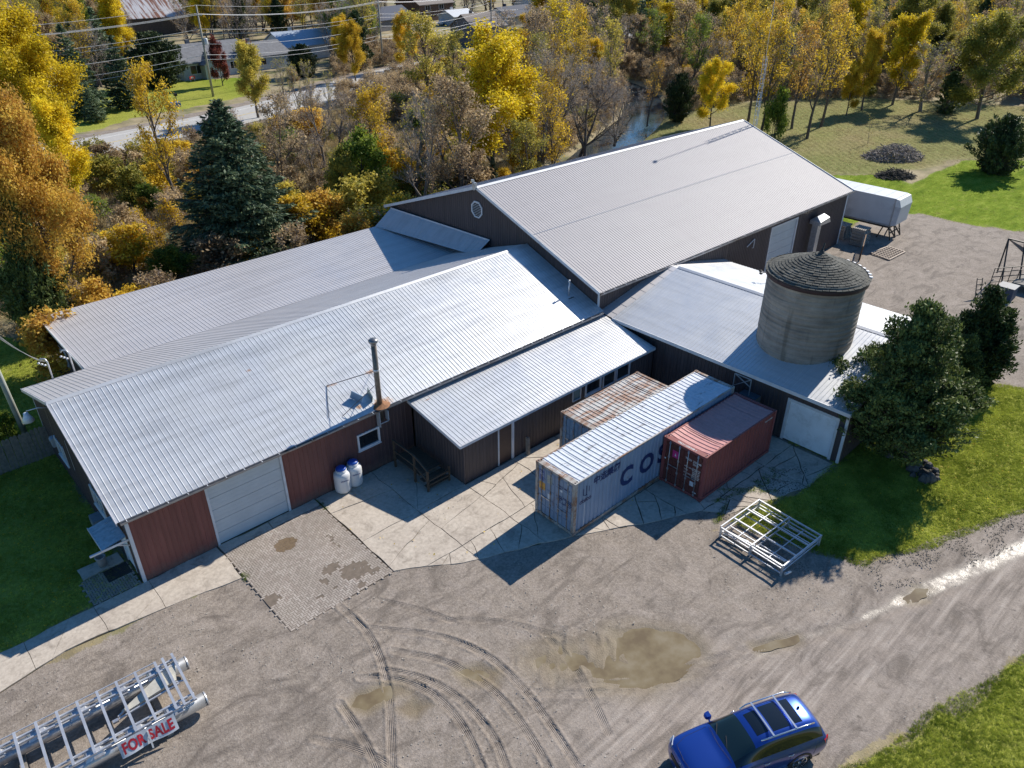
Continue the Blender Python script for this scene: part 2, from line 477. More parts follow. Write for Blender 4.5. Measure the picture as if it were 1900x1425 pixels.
gcol = k.mix(k.math('MULTIPLY', k.attr('mud'), 0.8), gcol, k.ramp(k.noise(p, 1.0, 4), [(0.35, srgb(112, 98, 76)), (0.65, srgb(134, 122, 99))]))
gcol = k.mix(k.math('MULTIPLY', k.attr('track'), 0.16), gcol, srgb(96, 88, 82))
gcol = k.mix(k.math('MULTIPLY', k.attr('wet'), 0.35), gcol, srgb(120, 112, 104))
# lawn
lcol = k.ramp(k.noise(p, 0.5, 6, 0.65), [(0.3, (0.20, 0.225, 0.035)), (0.5, (0.32, 0.345, 0.055)), (0.7, (0.43, 0.42, 0.09))])
lcol = k.mix(0.6, lcol, k.ramp(k.noise(p, 5.0, 6, 0.7), [(0.3, (0.10, 0.12, 0.02)), (0.55, (0.30, 0.32, 0.06)), (0.75, (0.52, 0.49, 0.18))]))
sx_ = k.n('ShaderNodeSeparateXYZ'); k.l(p, sx_.inputs[0])
farl = k.math('MULTIPLY', k.math('SUBTRACT', sx_.outputs[0], 50.0), 0.1, None, True)
lcol = k.mix(farl, lcol, k.ramp(k.noise(k.mapping(p, (0.3, 1.0, 1), (0, 0, R(-35))), 0.9, 8, 0.75), [(0.3, (0.08, 0.14, 0.010)), (0.5, (0.165, 0.235, 0.02)), (0.7, (0.30, 0.36, 0.06))]))
lcol = k.mix(k.ramp(k.noise(p, 0.9, 5, 0.7), [(0.56, 0.0), (0.74, 0.6)]), lcol, (0.22, 0.19, 0.075))
# meadow: mown rows
row = k.n('ShaderNodeTexWave'); row.inputs['Scale'].default_value = 0.38; row.inputs['Distortion'].default_value = 3.0; row.inputs['Detail'].default_value = 3
row.inputs['Detail Scale'].default_value = 0.8
k.l(k.mapping(p, (1, 1, 1), (0, 0, R(42))), row.inputs['Vector'])
mcol = k.ramp(k.noise(p, 0.09, 5, 0.6), [(0.38, (0.19, 0.24, 0.055)), (0.52, (0.27, 0.28, 0.09)), (0.68, (0.34, 0.265, 0.14))])
mcol = k.mix(0.35, mcol, k.ramp(row.outputs[0], [(0.2, (0.13, 0.13, 0.05)), (0.8, (0.34, 0.30, 0.15))]))
mcol = k.mix(0.45, mcol, k.ramp(k.noise(p, 1.6, 7, 0.75), [(0.3, (0.08, 0.085, 0.03)), (0.7, (0.33, 0.29, 0.14))]))
# brush / leaf litter floor
bcol = k.ramp(k.noise(p, 0.35, 7, 0.7), [(0.3, (0.16, 0.135, 0.08)), (0.5, (0.29, 0.24, 0.145)), (0.7, (0.42, 0.35, 0.22))])
bcol = k.mix(k.ramp(k.noise(p, 0.18, 5, 0.6), [(0.50, 0.0), (0.64, 0.75)]), bcol, (0.10, 0.125, 0.035))
bcol = k.mix(k.ramp(k.noise(p, 2.5, 6, 0.7), [(0.55, 0.0), (0.7, 0.5)]), bcol, (0.35, 0.25, 0.09))
# ragged blends
rag = k.math('MULTIPLY', k.math('SUBTRACT', k.noise(p, 6.0, 5, 0.75), 0.5), 1.1)
def edge(a): return k.ramp(k.math('ADD', k.attr(a), rag), [(0.42, 0.0), (0.58, 1.0)])
col = k.mix(edge('meadow'), bcol, mcol)
col = k.mix(edge('lawn'), col, lcol)
col = k.mix(edge('gravel'), col, gcol)
tread = k.n('ShaderNodeTexWave'); tread.inputs['Scale'].default_value = 5.2; tread.wave_profile = 'SIN'
cx = k.n('ShaderNodeCombineXYZ'); k.l(k.attr('lat'), cx.inputs[0]); k.l(cx.outputs[0], tread.inputs['Vector'])
h = k.math('ADD', k.math('MULTIPLY', fine, 0.5), k.math('MULTIPLY', k.ramp(peb, [(0.0, 1.0), (0.5, 0.0)]), 0.25))
h = k.math('ADD', h, k.math('MULTIPLY', mid, 0.9))
h = k.math('ADD', h, k.math('MULTIPLY', k.math('MULTIPLY', k.attr('track'), tread.outputs[0]), k.ramp(k.noise(p, 1.3, 4, 0.6), [(0.4, 0.0), (0.62, 0.75)])))
gb = k.math('ADD', k.attr('lawn'), k.attr('meadow'))
h = k.math('ADD', h, k.math('MULTIPLY', k.math('MULTIPLY', gb, k.noise(p, 16.0, 4, 0.7)), 1.6))
rough = k.mix(k.math('MULTIPLY', k.attr('wet'), k.ramp(k.noise(p, 1.6, 6, 0.7), [(0.32, 0.5), (0.5, 1.0)])), 0.95, k.ramp(k.noise(p, 3.0, 4), [(0.35, 0.28), (0.65, 0.5)]))
rough = k.mix(k.math('MULTIPLY', k.attr('mud'), 0.6), rough, 0.5)
k.set(base=col, rough=rough, spec=k.mix(gb, 0.32, 0.04))
k.bump(h, 0.75, 0.035)
GROUND_MAT = k.m

def sub_ground(name, c):
    f = F[cl == c]
    u, inv = np.unique(f, return_inverse=True)
    me = np_mesh(name, V[u], inv.reshape(f.shape), GROUND_MAT, smooth=True)
    for an, arr in (('gravel', w_gr), ('lawn', w_la), ('meadow', w_me), ('mud', mud), ('wet', wet), ('track', track), ('lat', lat), ('lane', lane)):
        a = me.attributes.new(an, 'FLOAT', 'POINT'); a.data.foreach_set('value', arr.reshape(-1)[u].astype(np.float32))
    return link(name, me, kind='structure')
sub_ground('gravel_yard', 0); sub_ground('lawn', 1); sub_ground('meadow', 2); sub_ground('brush_ground', 3)

# puddles: thin sheets of muddy water in the hollows
pw = NT('muddy_water')
pp = pw.pos()
pw.set(base=pw.ramp(pw.noise(pp, 0.9, 4, 0.6), [(0.35, srgb(112, 97, 72)), (0.5, srgb(128, 114, 86)), (0.65, srgb(140, 128, 104))]), rough=0.06, spec=0.6)
pw.bump(pw.noise(pp, 7, 2), 0.04, 0.01)
plabels = ['largest muddy puddle with a rounded right end in the gravel yard', 'brown puddle left of the largest one, among churned tyre ruts',
           'long pale narrow puddle across the tyre tracks left of centre', 'small puddle where the curved tyre tracks cross, left of the brown one',
           'small yellowish puddle just below the long pale one', 'small puddle in the wet rut of the lane beside the grass', 'thin puddle at the left end of the wet rut']
for i, pl in enumerate(PUD):
    P = list(pl)
    for _ in range(3):
        P = [q for a_, b_ in zip(P, P[1:] + P[:1]) for q in ((a_[0] * .75 + b_[0] * .25, a_[1] * .75 + b_[1] * .25), (a_[0] * .25 + b_[0] * .75, a_[1] * .25 + b_[1] * .75))]
    if abs(sum(P[j][0] * P[(j + 1) % len(P)][1] - P[(j + 1) % len(P)][0] * P[j][1] for j in range(len(P)))) < 0: pass
    c = np.mean(P, axis=0); zz = -0.052 - .0015 * i
    q = [(c[0] + (x - c[0]) * 1.14 + 0.12 * float(vnoise(np.array(x), np.array(y), 0.3)), c[1] + (y - c[1]) * 1.14 + 0.12 * float(vnoise(np.array(y), np.array(x), 0.3)), zz) for x, y in P]
    if sum(q[j][0] * q[(j + 1) % len(q)][1] - q[(j + 1) % len(q)][0] * q[j][1] for j in range(len(q))) < 0: q = q[::-1]
    n_q = len(q)
    MB().add(q + [(c[0], c[1], zz)], [(j, (j + 1) % n_q, n_q) for j in range(n_q)]).build('puddle', pw.m, label=plabels[i], cat='puddle', group='puddles in the yard')
# creek water
cw = NT('creek_water'); cp = cw.pos()
cw.set(base=(0.03, 0.045, 0.06), rough=0.08, spec=0.6); cw.bump(cw.noise(cp, 2.0, 3), 0.25, 0.03)
b = MB(); L = CREEK; n = len(L); vv = []
for i, (x, y) in enumerate(L):
    a = L[max(i - 1, 0)]; c = L[min(i + 1, n - 1)]; dx, dy = c[0] - a[0], c[1] - a[1]; m = math.hypot(dx, dy)
    vv += [(x - dy / m * 3.6, y + dx / m * 3.6, -0.55), (x + dy / m * 3.6, y - dx / m * 3.6, -0.55)]
b.add(vv, [(2 * i, 2 * i + 1, 2 * i + 3, 2 * i + 2) for i in range(n - 1)])
b.build('creek', cw.m, kind='structure')
# far road: asphalt sheet with painted edge lines
asph = plain('asphalt', srgb(172, 170, 167), 0.85, vary=0.1, scale=1.5, bump=0.3)
white_paint = plain('road_paint', (0.75, 0.75, 0.72), 0.6, vary=0.08)
def ribbon(name, pts, off0, off1, z, mat, **kw):
    n = len(pts); vv = []
    for i, (x, y) in enumerate(pts):
        a = pts[max(i - 1, 0)]; c = pts[min(i + 1, n - 1)]; dx, dy = c[0] - a[0], c[1] - a[1]; m = math.hypot(dx, dy)
        for o in (off0, off1): vv.append((x - dy / m * o, y + dx / m * o, z))
    return MB().add(vv, [(2 * i, 2 * i + 1, 2 * i + 3, 2 * i + 2) for i in range(n - 1)]).build(name, mat, **kw)
road = ribbon('road', ROADC, -5.0, 5.0, 0.07, asph, kind='structure')
ribbon('edge_line', ROADC, 3.2, 3.34, 0.076, white_paint, parent=road)
ribbon('edge_line', ROADC, -3.34, -3.2, 0.076, white_paint, parent=road)
ribbon('centre_line', ROADC, -0.08, 0.08, 0.076, plain('yellow_paint', (0.6, 0.42, 0.05), 0.6), parent=road)

# ---------------------------------------------------------------- concrete apron in broken slabs, pavers
conc = NT('concrete'); p = conc.pos()
c1 = conc.noise(p, 0.8, 8, 0.7, 0.4); c2 = conc.noise(p, 6.0, 6, 0.7)
cc = conc.ramp(c1, [(0.3, srgb(160, 149, 137)), (0.5, srgb(190, 179, 165)), (0.7, srgb(208, 198, 184))])
cc = conc.mix(0.4, cc, conc.ramp(c2, [(0.35, srgb(140, 129, 118)), (0.6, srgb(204, 193, 179))]))
cc = conc.mix(conc.ramp(conc.noise(p, 1.3, 7, 0.7, 0.6), [(0.54, 0.0), (0.68, 0.6)]), cc, srgb(116, 105, 94))
cc = conc.mix(conc.math('MULTIPLY', conc.island(), 0.25), cc, srgb(150, 141, 130))
conc.set(base=cc, rough=0.9); conc.bump(conc.noise(p, 10, 5), 0.35, 0.012)
dirtm = plain('joint_dirt', srgb(78, 68, 54), 0.95, vary=0.35, scale=5, bump=0.4, dirt=(0.06, 0.075, 0.02))

def clip(poly, a, b, c):
    out = []; n = len(poly)
    for i in range(n):
        p0, p1 = poly[i], poly[(i + 1) % n]
        d0 = a * p0[0] + b * p0[1] - c; d1 = a * p1[0] + b * p1[1] - c
        if d0 <= 0: out.append(p0)
        if (d0 < 0 < d1) or (d1 < 0 < d0):
            t = d0 / (d0 - d1); out.append((p0[0] + t * (p1[0] - p0[0]), p0[1] + t * (p1[1] - p0[1])))
    return out
def area(p): return 0.5 * sum(p[i][0] * p[(i + 1) % len(p)][1] - p[(i + 1) % len(p)][0] * p[i][1] for i in range(len(p)))
def crack(poly, depth, r):
    if depth == 0 or abs(area(poly)) < 0.7: return [poly]
    cx = sum(q[0] for q in poly) / len(poly) + r.uniform(-.5, .5); cy = sum(q[1] for q in poly) / len(poly) + r.uniform(-.5, .5)
    th = r.uniform(0, math.pi); a, b = math.cos(th), math.sin(th); c = a * cx + b * cy
    return crack(clip(poly, a, b, c), depth - 1 if r.random() < .85 else 0, r) + crack(clip(poly, -a, -b, -c), depth - 1 if r.random() < .85 else 0, r)
def slab_piece(poly, parent, top, r, gap=0.019):
    P = []
    n = len(poly)
    for i in range(n):
        a, b = poly[i], poly[(i + 1) % n]; L = math.hypot(b[0] - a[0], b[1] - a[1]); m = max(1, int(L / 0.35))
        for j in range(m):
            t = j / m; x, y = a[0] + (b[0] - a[0]) * t, a[1] + (b[1] - a[1]) * t
            P.append((x + 0.11 * float(vnoise(np.array(x), np.array(y + 90), 0.55)), y + 0.11 * float(vnoise(np.array(x + 50), np.array(y), 0.55))))
    if len(P) < 3: return
    cx = sum(q[0] for q in P) / len(P); cy = sum(q[1] for q in P) / len(P)
    tx, ty = r.uniform(-.006, .006), r.uniform(-.006, .006); dz = r.uniform(-.008, .008)
    Q = []
    for x, y in P:
        L = math.hypot(x - cx, y - cy) + 1e-6; s = max(0.2, 1 - gap / L)
        Q.append((cx + (x - cx) * s, cy + (y - cy) * s))
    m = MB(); n = len(Q)
    z = lambda x, y: top + dz + tx * (x - cx) + ty * (y - cy)
    V = [(x, y, z(x, y)) for x, y in Q] + [(x, y, -0.05) for x, y in Q]
    m.add(V, [list(range(n))] + [(i, n + i, n + (i + 1) % n, (i + 1) % n) for i in range(n)])
    m.build('slab', conc.m, parent)
APRON = [(8.05, -0.05), (8.05, -6.55), (9.4, -7.35), (10.55, -8.21), (13.78, -9.57), (15.27, -10.27), (17.95, -11.69), (20.93, -13.14), (21.7, -14.11), (24.07, -14.94), (26.36, -15.64), (28.98, -15.62), (28.98, -4.1), (14.1, -4.1), (14.1, -0.05)]
ap = empty('concrete_apron', kind='structure')
MB().add([(x, y, -0.012) for x, y in APRON], [list(range(len(APRON)))]).build('joint_dirt', dirtm, ap)
r = random.Random(21)
def ear_ok(cell): return abs(area(cell)) > 0.08
xs = [8.05, 11.2, 14.1, 17.2, 20.3, 23.4, 26.3, 29.0]; ys = [-16, -13.2, -10.3, -7.3, -4.1, -0.02]
for i in range(len(xs) - 1):
    for j in range(len(ys) - 1):
        cell = APRON
        for (a, b, c) in ((-1, 0, -xs[i]), (1, 0, xs[i + 1]), (0, -1, -ys[j]), (0, 1, ys[j + 1])):
            cell = clip(cell, a, b, c)
            if len(cell) < 3: break
        if len(cell) < 3 or not ear_ok(cell): continue
        dep = 1 if (i < 2 and j > 2) else (3 if i >= 3 else 2)
        for pc in crack(cell, dep, r):
            if len(pc) >= 3 and ear_ok(pc): slab_piece(pc, ap, 0.024, r, 0.019 if i < 3 else 0.032)
# walk along the front wall
wk = empty('walkway', kind='structure')
WALK = [(-12, 0.0), (-12, -1.9), (-5.86, -2.0), (-3.54, -1.55), (-1.74, -1.75), (-0.05, -2.0), (3.14, -2.52), (3.14, -0.02)]
MB().add([(x, y, -0.012) for x, y in WALK], [list(range(len(WALK)))]).build('joint_dirt', dirtm, wk)
for a, b_, dp in ((-12, -8.2, 0), (-8.2, -4.6, 0), (-4.6, -2.0, 1), (-2.0, 0.15, 1), (0.15, 3.14, 0)):
    cell = clip(clip(WALK, -1, 0, -a), 1, 0, b_)
    for pc in crack(cell, dp, r):
        if len(pc) >= 3: slab_piece(pc, wk, 0.024, r, 0.01)
pcx = clip([(3.2, -0.02), (3.2, -0.62), (8.0, -0.62), (8.0, -0.02)], 1, 0, 8.0)
slab_piece([(3.2, -0.03), (3.2, -0.6), (5.6, -0.6), (5.6, -0.03)], wk, 0.04, r); slab_piece([(5.6, -0.03), (5.6, -0.6), (8.0, -0.6), (8.0, -0.03)], wk, 0.04, r)

pv = NT('paver'); p = pv.pos()
pc = pv.ramp(pv.island(), [(0.0, srgb(142, 132, 123)), (0.35, srgb(168, 158, 149)), (0.7, srgb(180, 171, 162)), (1.0, srgb(152, 139, 130))])
pc = pv.mix(pv.ramp(pv.noise(p, 0.7, 5, 0.6, 0.5), [(0.42, 0.15), (0.66, 0.8)]), pc, srgb(150, 141, 131))
ld = pv.n('ShaderNodeVectorMath', operation='LENGTH'); pv.l(pv.mapping(p, (1.3, 1.7, 0), loc=(-5.47 * 1.3, 1.95 * 1.7, 0)), ld.inputs[0])
pc = pv.mix(pv.ramp(pv.math('ADD', ld.outputs['Value'], pv.math('MULTIPLY', pv.noise(p, 4, 4), 0.6)), [(0.98, 0.92), (1.1, 0.0)]), pc, pv.ramp(pv.noise(p, 7, 5, 0.7), [(0.35, srgb(98, 80, 56)), (0.65, srgb(128, 106, 78))]))
pv.set(base=pc, rough=0.9)
def pavers(parent, x0, x1, y0, y1, holes=(), ang=0, z=0.032):
    """herringbone of 20 x 10 cm bricks, every brick its own block"""
    Vs = []; Fs = []; n = 0; u = 0.1; rr = random.Random(3)
    W = int((x1 - x0) / u) + 4; H = int((y1 - y0) / u) + 4
    def put(ax, ay, bx, by):
        nonlocal n
        cx, cy = (ax + bx) / 2, (ay + by) / 2
        if cx < x0 or cx > x1 or cy < y0 or cy > y1: return
        for (hx, hy, hr, hs) in holes:
            if math.hypot((cx - hx) / hs, cy - hy) < hr + 0.18 * float(vnoise(np.array(cx), np.array(cy), 0.25)): return
        g = 0.006; h = z + rr.uniform(-.0015, .0015) + 0.012 * float(vnoise(np.array(cx), np.array(cy), 1.2))
        a = (ax + g, ay + g); b = (bx - g, by - g)
        t = [rr.uniform(-.0008, .0008) for _ in range(4)]
        Vs.extend([(a[0], a[1], -.03), (b[0], a[1], -.03), (b[0], b[1], -.03), (a[0], b[1], -.03), (a[0] + .004, a[1] + .004, h + t[0]), (b[0] - .004, a[1] + .004, h + t[1]), (b[0] - .004, b[1] - .004, h + t[2]), (a[0] + .004, b[1] - .004, h + t[3])])
        Fs.extend([(n + 4, n + 5, n + 6, n + 7), (n, n + 1, n + 5, n + 4), (n + 1, n + 2, n + 6, n + 5), (n + 2, n + 3, n + 7, n + 6), (n + 3, n, n + 4, n + 7)]); n += 8
    for i in range(-2, W):
        for j in range(-2, H):
            q = (i - j) % 4; X, Y = x0 + i * u, y0 + j * u
            if q == 0: put(X, Y, X + 2 * u, Y + u)
            elif q == 3: put(X, Y, X + u, Y + 2 * u)
    link('brick_field', np_mesh('brick_field', Vs, Fs, pv.m), parent, kind='stuff')
pa = empty('paver_area', kind='structure')
bed = plain('bedding_sand', srgb(112, 101, 90), 0.95, vary=0.2, scale=5, bump=0.4)
MB().box((3.2, -6.58, -0.03), (8.0, -0.63, 0.025)).build('bedding_dirt', bed, pa)
pavers(pa, 3.22, 7.98, -6.56, -0.64, [(6.9, -5.4, .5, 1.3), (6.1, -4.6, .25, 1.5), (5.6, -5.1, .16, 1), (5.75, -5.75, .12, 1), (3.3, -4.55, .3, 2.0), (6.6, -6.3, .14, 1), (5.0, -5.7, .1, 1), (7.4, -5.9, .2, 1.2)])
ps = empty('side_paver_area', kind='structure')
pavers(ps, -2.0, -0.12, 0.05, 1.75)
MB().box((-2.0, 0.03, -0.03), (-0.1, 1.77, 0.019)).build('bedding_dirt', dirtm, ps)
slab_piece([(-1.9, 1.8), (-0.2, 1.8), (-0.2, 2.6), (-1.9, 2.6)], ps, 0.08, r)
# ================================================================ BUILDINGS
RUST_A = [(12.35, 0.05, 3.65, 0.62, 1.3, 0.7), (10.9, 2.1, 4.3, 0.16, 3.0, 1.0), (13.0, 1.95, 4.3, 0.2, 2.0, 1.0), (11.2, 0.35, 3.7, 0.2, 1.2, 1), (7.9, 4.6, 5.2, 0.14, 1.6, 1)]
roofA = metal_roof('shed_roof_steel', (0.57, 0.585, 0.605), 'y', 0.28, RUST_A, 0.45, 0.42)
roofB = metal_roof('rear_roof_steel', (0.56, 0.545, 0.555), 'y', 0.14, (), 0.35, 0.5)
roofC = metal_roof('barn_roof_steel', (0.365, 0.35, 0.365), 'y', 0.05, (), 0.08, 0.62)
roofD = metal_roof('side_roof_steel', (0.58, 0.595, 0.62), 'x', 0.16, (), 0.35, 0.42)
roofE = metal_roof('lean_to_steel', (0.60, 0.61, 0.63), 'y', 0.17, [(14.6, -0.6, 3.1, .12, 3, .6)], 0.45, 0.42)
def wallmat(name, a, b_, x0=None, x1=None):
    k = NT(name); p = k.pos()
    st = k.noise(k.mapping(p, (3.0, 3.0, 0.35)), 1.0, 5, 0.65)
    c = k.ramp(st, [(0.3, tuple(v * 0.8 for v in a)), (0.7, tuple(v * 1.2 for v in a))])
    if b_ is not None:
        sp = k.n('ShaderNodeSeparateXYZ'); k.l(p, sp.inputs[0])
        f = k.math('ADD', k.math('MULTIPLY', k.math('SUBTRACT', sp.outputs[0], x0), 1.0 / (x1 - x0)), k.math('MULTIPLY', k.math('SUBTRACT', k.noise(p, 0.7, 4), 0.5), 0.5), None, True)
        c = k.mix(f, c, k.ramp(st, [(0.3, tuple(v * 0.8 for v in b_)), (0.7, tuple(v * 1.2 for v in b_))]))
        zf = k.ramp(k.math('ADD', sp.outputs[2], k.math('MULTIPLY', k.noise(p, 3.0, 5), 0.9)), [(0.6, 0.55), (1.0, 0.0)])
        c = k.mix(zf, c, (0.20, 0.13, 0.105))
    k.set(base=c, rough=0.55, spec=0.4)
    return k.m
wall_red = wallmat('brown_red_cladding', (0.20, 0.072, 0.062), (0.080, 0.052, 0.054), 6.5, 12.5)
wall_dark = wallmat('dark_brown_cladding', (0.078, 0.062, 0.064), None)
trim_w = plain('white_trim', (0.62, 0.63, 0.66), 0.55, vary=0.12, scale=2)
gutter_m = plain('grey_gutter', (0.33, 0.33, 0.34), 0.5, 0.4, vary=0.2, scale=2, dirt=(0.16, 0.10, 0.06))
gut_in = plain('gutter_grime', (0.10, 0.09, 0.075), 0.9, vary=0.3, scale=4)
door_grey = plain('pale_door', (0.50, 0.54, 0.57), 0.5, vary=0.06, scale=1.2)
door_white = plain('white_door', (0.80, 0.83, 0.87), 0.5, vary=0.08, scale=1.2, dirt=(0.48, 0.5, 0.5))
door_brown = plain('brown_door', (0.085, 0.05, 0.04), 0.5)
gl = NT('window_glass'); gl.set(base=(0.015, 0.018, 0.022), rough=0.08, spec=0.6); glass = gl.m
gl2 = NT('pale_pane'); gl2.set(base=(0.20, 0.28, 0.27), rough=0.25, spec=0.5); pane_pale = gl2.m
dark_core = plain('dark_inside', (0.02, 0.02, 0.02), 0.9)
galv = plain('galvanised', (0.52, 0.53, 0.55), 0.38, 0.7, vary=0.2, scale=6)
rusty = plain('rust', (0.24, 0.11, 0.05), 0.85, vary=0.4, scale=8, bump=0.3)
wood_grey = plain('weathered_wood', (0.20, 0.185, 0.165), 0.85, vary=0.3, scale=6)
black_m = plain('black_paint', (0.02, 0.02, 0.022), 0.5)
steel_dark = plain('dark_steel', (0.06, 0.055, 0.05), 0.6, 0.3, vary=0.4, scale=6)

def frame_matrix(o, u, v, n):
    M = Matrix(((u[0], v[0], n[0], o[0]), (u[1], v[1], n[1], o[1]), (u[2], v[2], n[2], o[2]), (0, 0, 0, 1)))
    return M

def rib_profile(w, pitch, rw, rt, h, off=0.0):
    """x,z points of a ribbed sheet of width w"""
    pts = [(0.0, 0.0)]; n = int(round(w / pitch)) or 1
    x = pitch / 2 + off
    while x + rw / 2 < w + 1e-6:
        pts += [(x - rw / 2, 0), (x - rt / 2, h), (x + rt / 2, h), (x + rw / 2, 0)]; x += pitch
    pts.append((w, 0.0))
    return pts

_sheetcache = {}
def sheet_mesh(name, w, L, mat, pitch=0.2286, rw=0.052, rt=0.02, h=0.015, shear=0.0, L2=None):
    key = (name, round(w, 3), round(L, 3), mat.name, pitch, round(shear, 3), L2)
    if key in _sheetcache: return _sheetcache[key]
    pr = rib_profile(w, pitch, rw, rt, h); V = []
    for x, z in pr:
        V += [(x, 0, z), (x, L + (0 if L2 is None else (L2 - L) * x / w), z)]
    n = len(pr)
    F = [(2 * i, 2 * i + 2, 2 * i + 3, 2 * i + 1) for i in range(n - 1)]
    b = len(V)
    V += [(0, 0, -0.02), (w, 0, -0.02), (w, L if L2 is None else L2, -0.02), (0, L, -0.02)]
    F += [(b, b + 3, b + 2, b + 1)]
    me = MB().add(V, F).mesh(name, mat)
    _sheetcache[key] = me
    return me

def roof_slope(parent, e0, e1, r0, mat, rows=1, lift=0.0, pw=0.9144, lap=0.12, rh=0.015):
    """sheets from eave line e0->e1 up to the ridge (r0 above e0)"""
    e0, e1, r0 = Vector(e0), Vector(e1), Vector(r0)
    u = (e1 - e0).normalized(); W = (e1 - e0).length
    v = (r0 - e0); v = v - u * v.dot(u); Ls = v.length; v.normalize(); n = u.cross(v).normalized()
    flip = n.z < 0
    if flip:
        e0, e1 = e1, e0; u = -u; n = u.cross(v).normalized()
    N = int(W / pw + 1e-4); rem = W - N * pw
    ww = [pw] * N + ([rem] if rem > 0.05 else [])
    for row in range(rows):
        y0 = Ls * row / rows - (lap if row else 0); L = Ls * (row + 1) / rows - y0
        x = 0
        for wd in ww:
            me = sheet_mesh('roof_panel', wd, L, mat, h=rh)
            o = link('roof_panel', me, parent)
            jig = rnd.uniform(-0.0015, 0.0015)
            o.matrix_local = frame_matrix(e0 + u * x + v * y0 + n * (lift + 0.004 * row + jig), u, v, n)
            x += wd
    return n

def clad_wall(parent, p0, p1, z0, zf, openings, mat, pw=0.9144, ribh=0.026):
    """vertical ribbed panels between ground points p0 and p1 (outside on the left of... see normal); zf(s) top height; openings (s0,s1,za,zb)"""
    p0 = Vector((p0[0], p0[1], 0)); p1 = Vector((p1[0], p1[1], 0)); u = (p1 - p0).normalized(); W = (p1 - p0).length
    v = Vector((0, 0, 1)); n = u.cross(v)
    cuts = sorted(set([0, W] + [i * pw for i in range(1, int(W / pw) + 1)] + [s for o in openings for s in o[:2]]))
    cuts = [c for c in cuts if 0 <= c <= W]
    for a, b in zip(cuts[:-1], cuts[1:]):
        if b - a < 0.02: continue
        m = (a + b) / 2; spans = [(z0, zf(a), zf(b))]
        for (s0, s1, za, zb) in openings:
            if s0 - 1e-6 <= m <= s1 + 1e-6:
                new = []
                for (lo, ha, hb) in spans:
                    if za > lo + 0.02: new.append((lo, za, za))
                    if zb < min(ha, hb) - 0.02: new.append((zb, ha, hb))
                spans = new
        for (lo, ha, hb) in spans:
            me = sheet_mesh('wall_panel', b - a, ha - lo, mat, 0.2286 if b - a > 0.3 else b - a + 1, 0.07, 0.03, ribh, 0, hb - lo)
            o = link('wall_panel', me, parent)
            o.matrix_local = frame_matrix(p0 + u * a + Vector((0, 0, lo)) + n * rnd.uniform(-.001, .001), u, v, n)

class Wall:
    """places things on a wall: s along, z up, out = distance in front"""
    def __init__(s, p0, p1):
        s.o = Vector((p0[0], p0[1], 0)); s.u = (Vector((p1[0], p1[1], 0)) - s.o).normalized(); s.n = s.u.cross(Vector((0, 0, 1)))
    def M(s, sc, z, out=0.0): return frame_matrix(s.o + s.u * sc + Vector((0, 0, z)) + s.n * out, s.u, Vector((0, 0, 1)), s.n)
    def put(s, name, mb_or_mesh, mats, parent, sc, z, out=0.0, **kw):
        me = mb_or_mesh.mesh(name, mats) if isinstance(mb_or_mesh, MB) else mb_or_mesh
        o = link(name, me, parent, **kw); o.matrix_local = s.M(sc, z, out); return o

def window(W, parent, s0, s1, z0, z1, pane=glass, sill=True, fw=0.09, mull=0, label=None):
    w_, h_ = s1 - s0, z1 - z0
    b = MB()
    b.box((-fw, -fw, -.02), (w_ + fw, 0, .06)).box((-fw, h_, -.02), (w_ + fw, h_ + fw, .06)).box((-fw, 0, -.02), (0, h_, .06)).box((w_, 0, -.02), (w_ + fw, h_, .06))
    for i in range(mull):
        x = w_ * (i + 1) / (mull + 1); b.box((x - .025, 0, -.01), (x + .025, h_, .045))
    fr = W.put('window', b, trim_w, parent, s0, z0, **({'label': label} if label else {}))
    pn = link('pane', MB().box((0.002, 0.002, -.05), (w_ - .002, h_ - .002, -.03)).mesh('pane', pane), fr)
    if sill: link('sill', MB().box((-fw - .03, -fw - .04, -.02), (w_ + fw + .03, -fw - .002, .1)).mesh('sill', trim_w), fr)
    return fr

def overhead_door(W, parent, s0, s1, h, mat, n=5, tw=0.12, label='pale overhead door'):
    d = W.put('garage_door', MB().box((0, 0, -.12), (s1 - s0, 0.03, -.05)), black_m, parent, s0, 0, label=label)
    for i in range(n):
        z0, z1 = h * i / n, h * (i + 1) / n
        b = MB().box((0.01, z0 + 0.012 + (0.03 if i == 0 else 0), -.09), (s1 - s0 - 0.01, z1 - 0.006, -.045))
        for q in (0.33, 0.66): b.box((0.02, z0 + (z1 - z0) * q - .01, -.045), (s1 - s0 - 0.02, z0 + (z1 - z0) * q + .01, -.041))
        link('door_section', b.mesh('door_section', mat), d)
    for x0, x1, a, b_ in ((-tw, 0, 0, h + tw), (s1 - s0, s1 - s0 + tw, 0, h + tw), (0, s1 - s0, h, h + tw)):
        link('door_trim', MB().box((x0, a, -.06), (x1, b_, .035)).mesh('door_trim', trim_w), d)
    return d

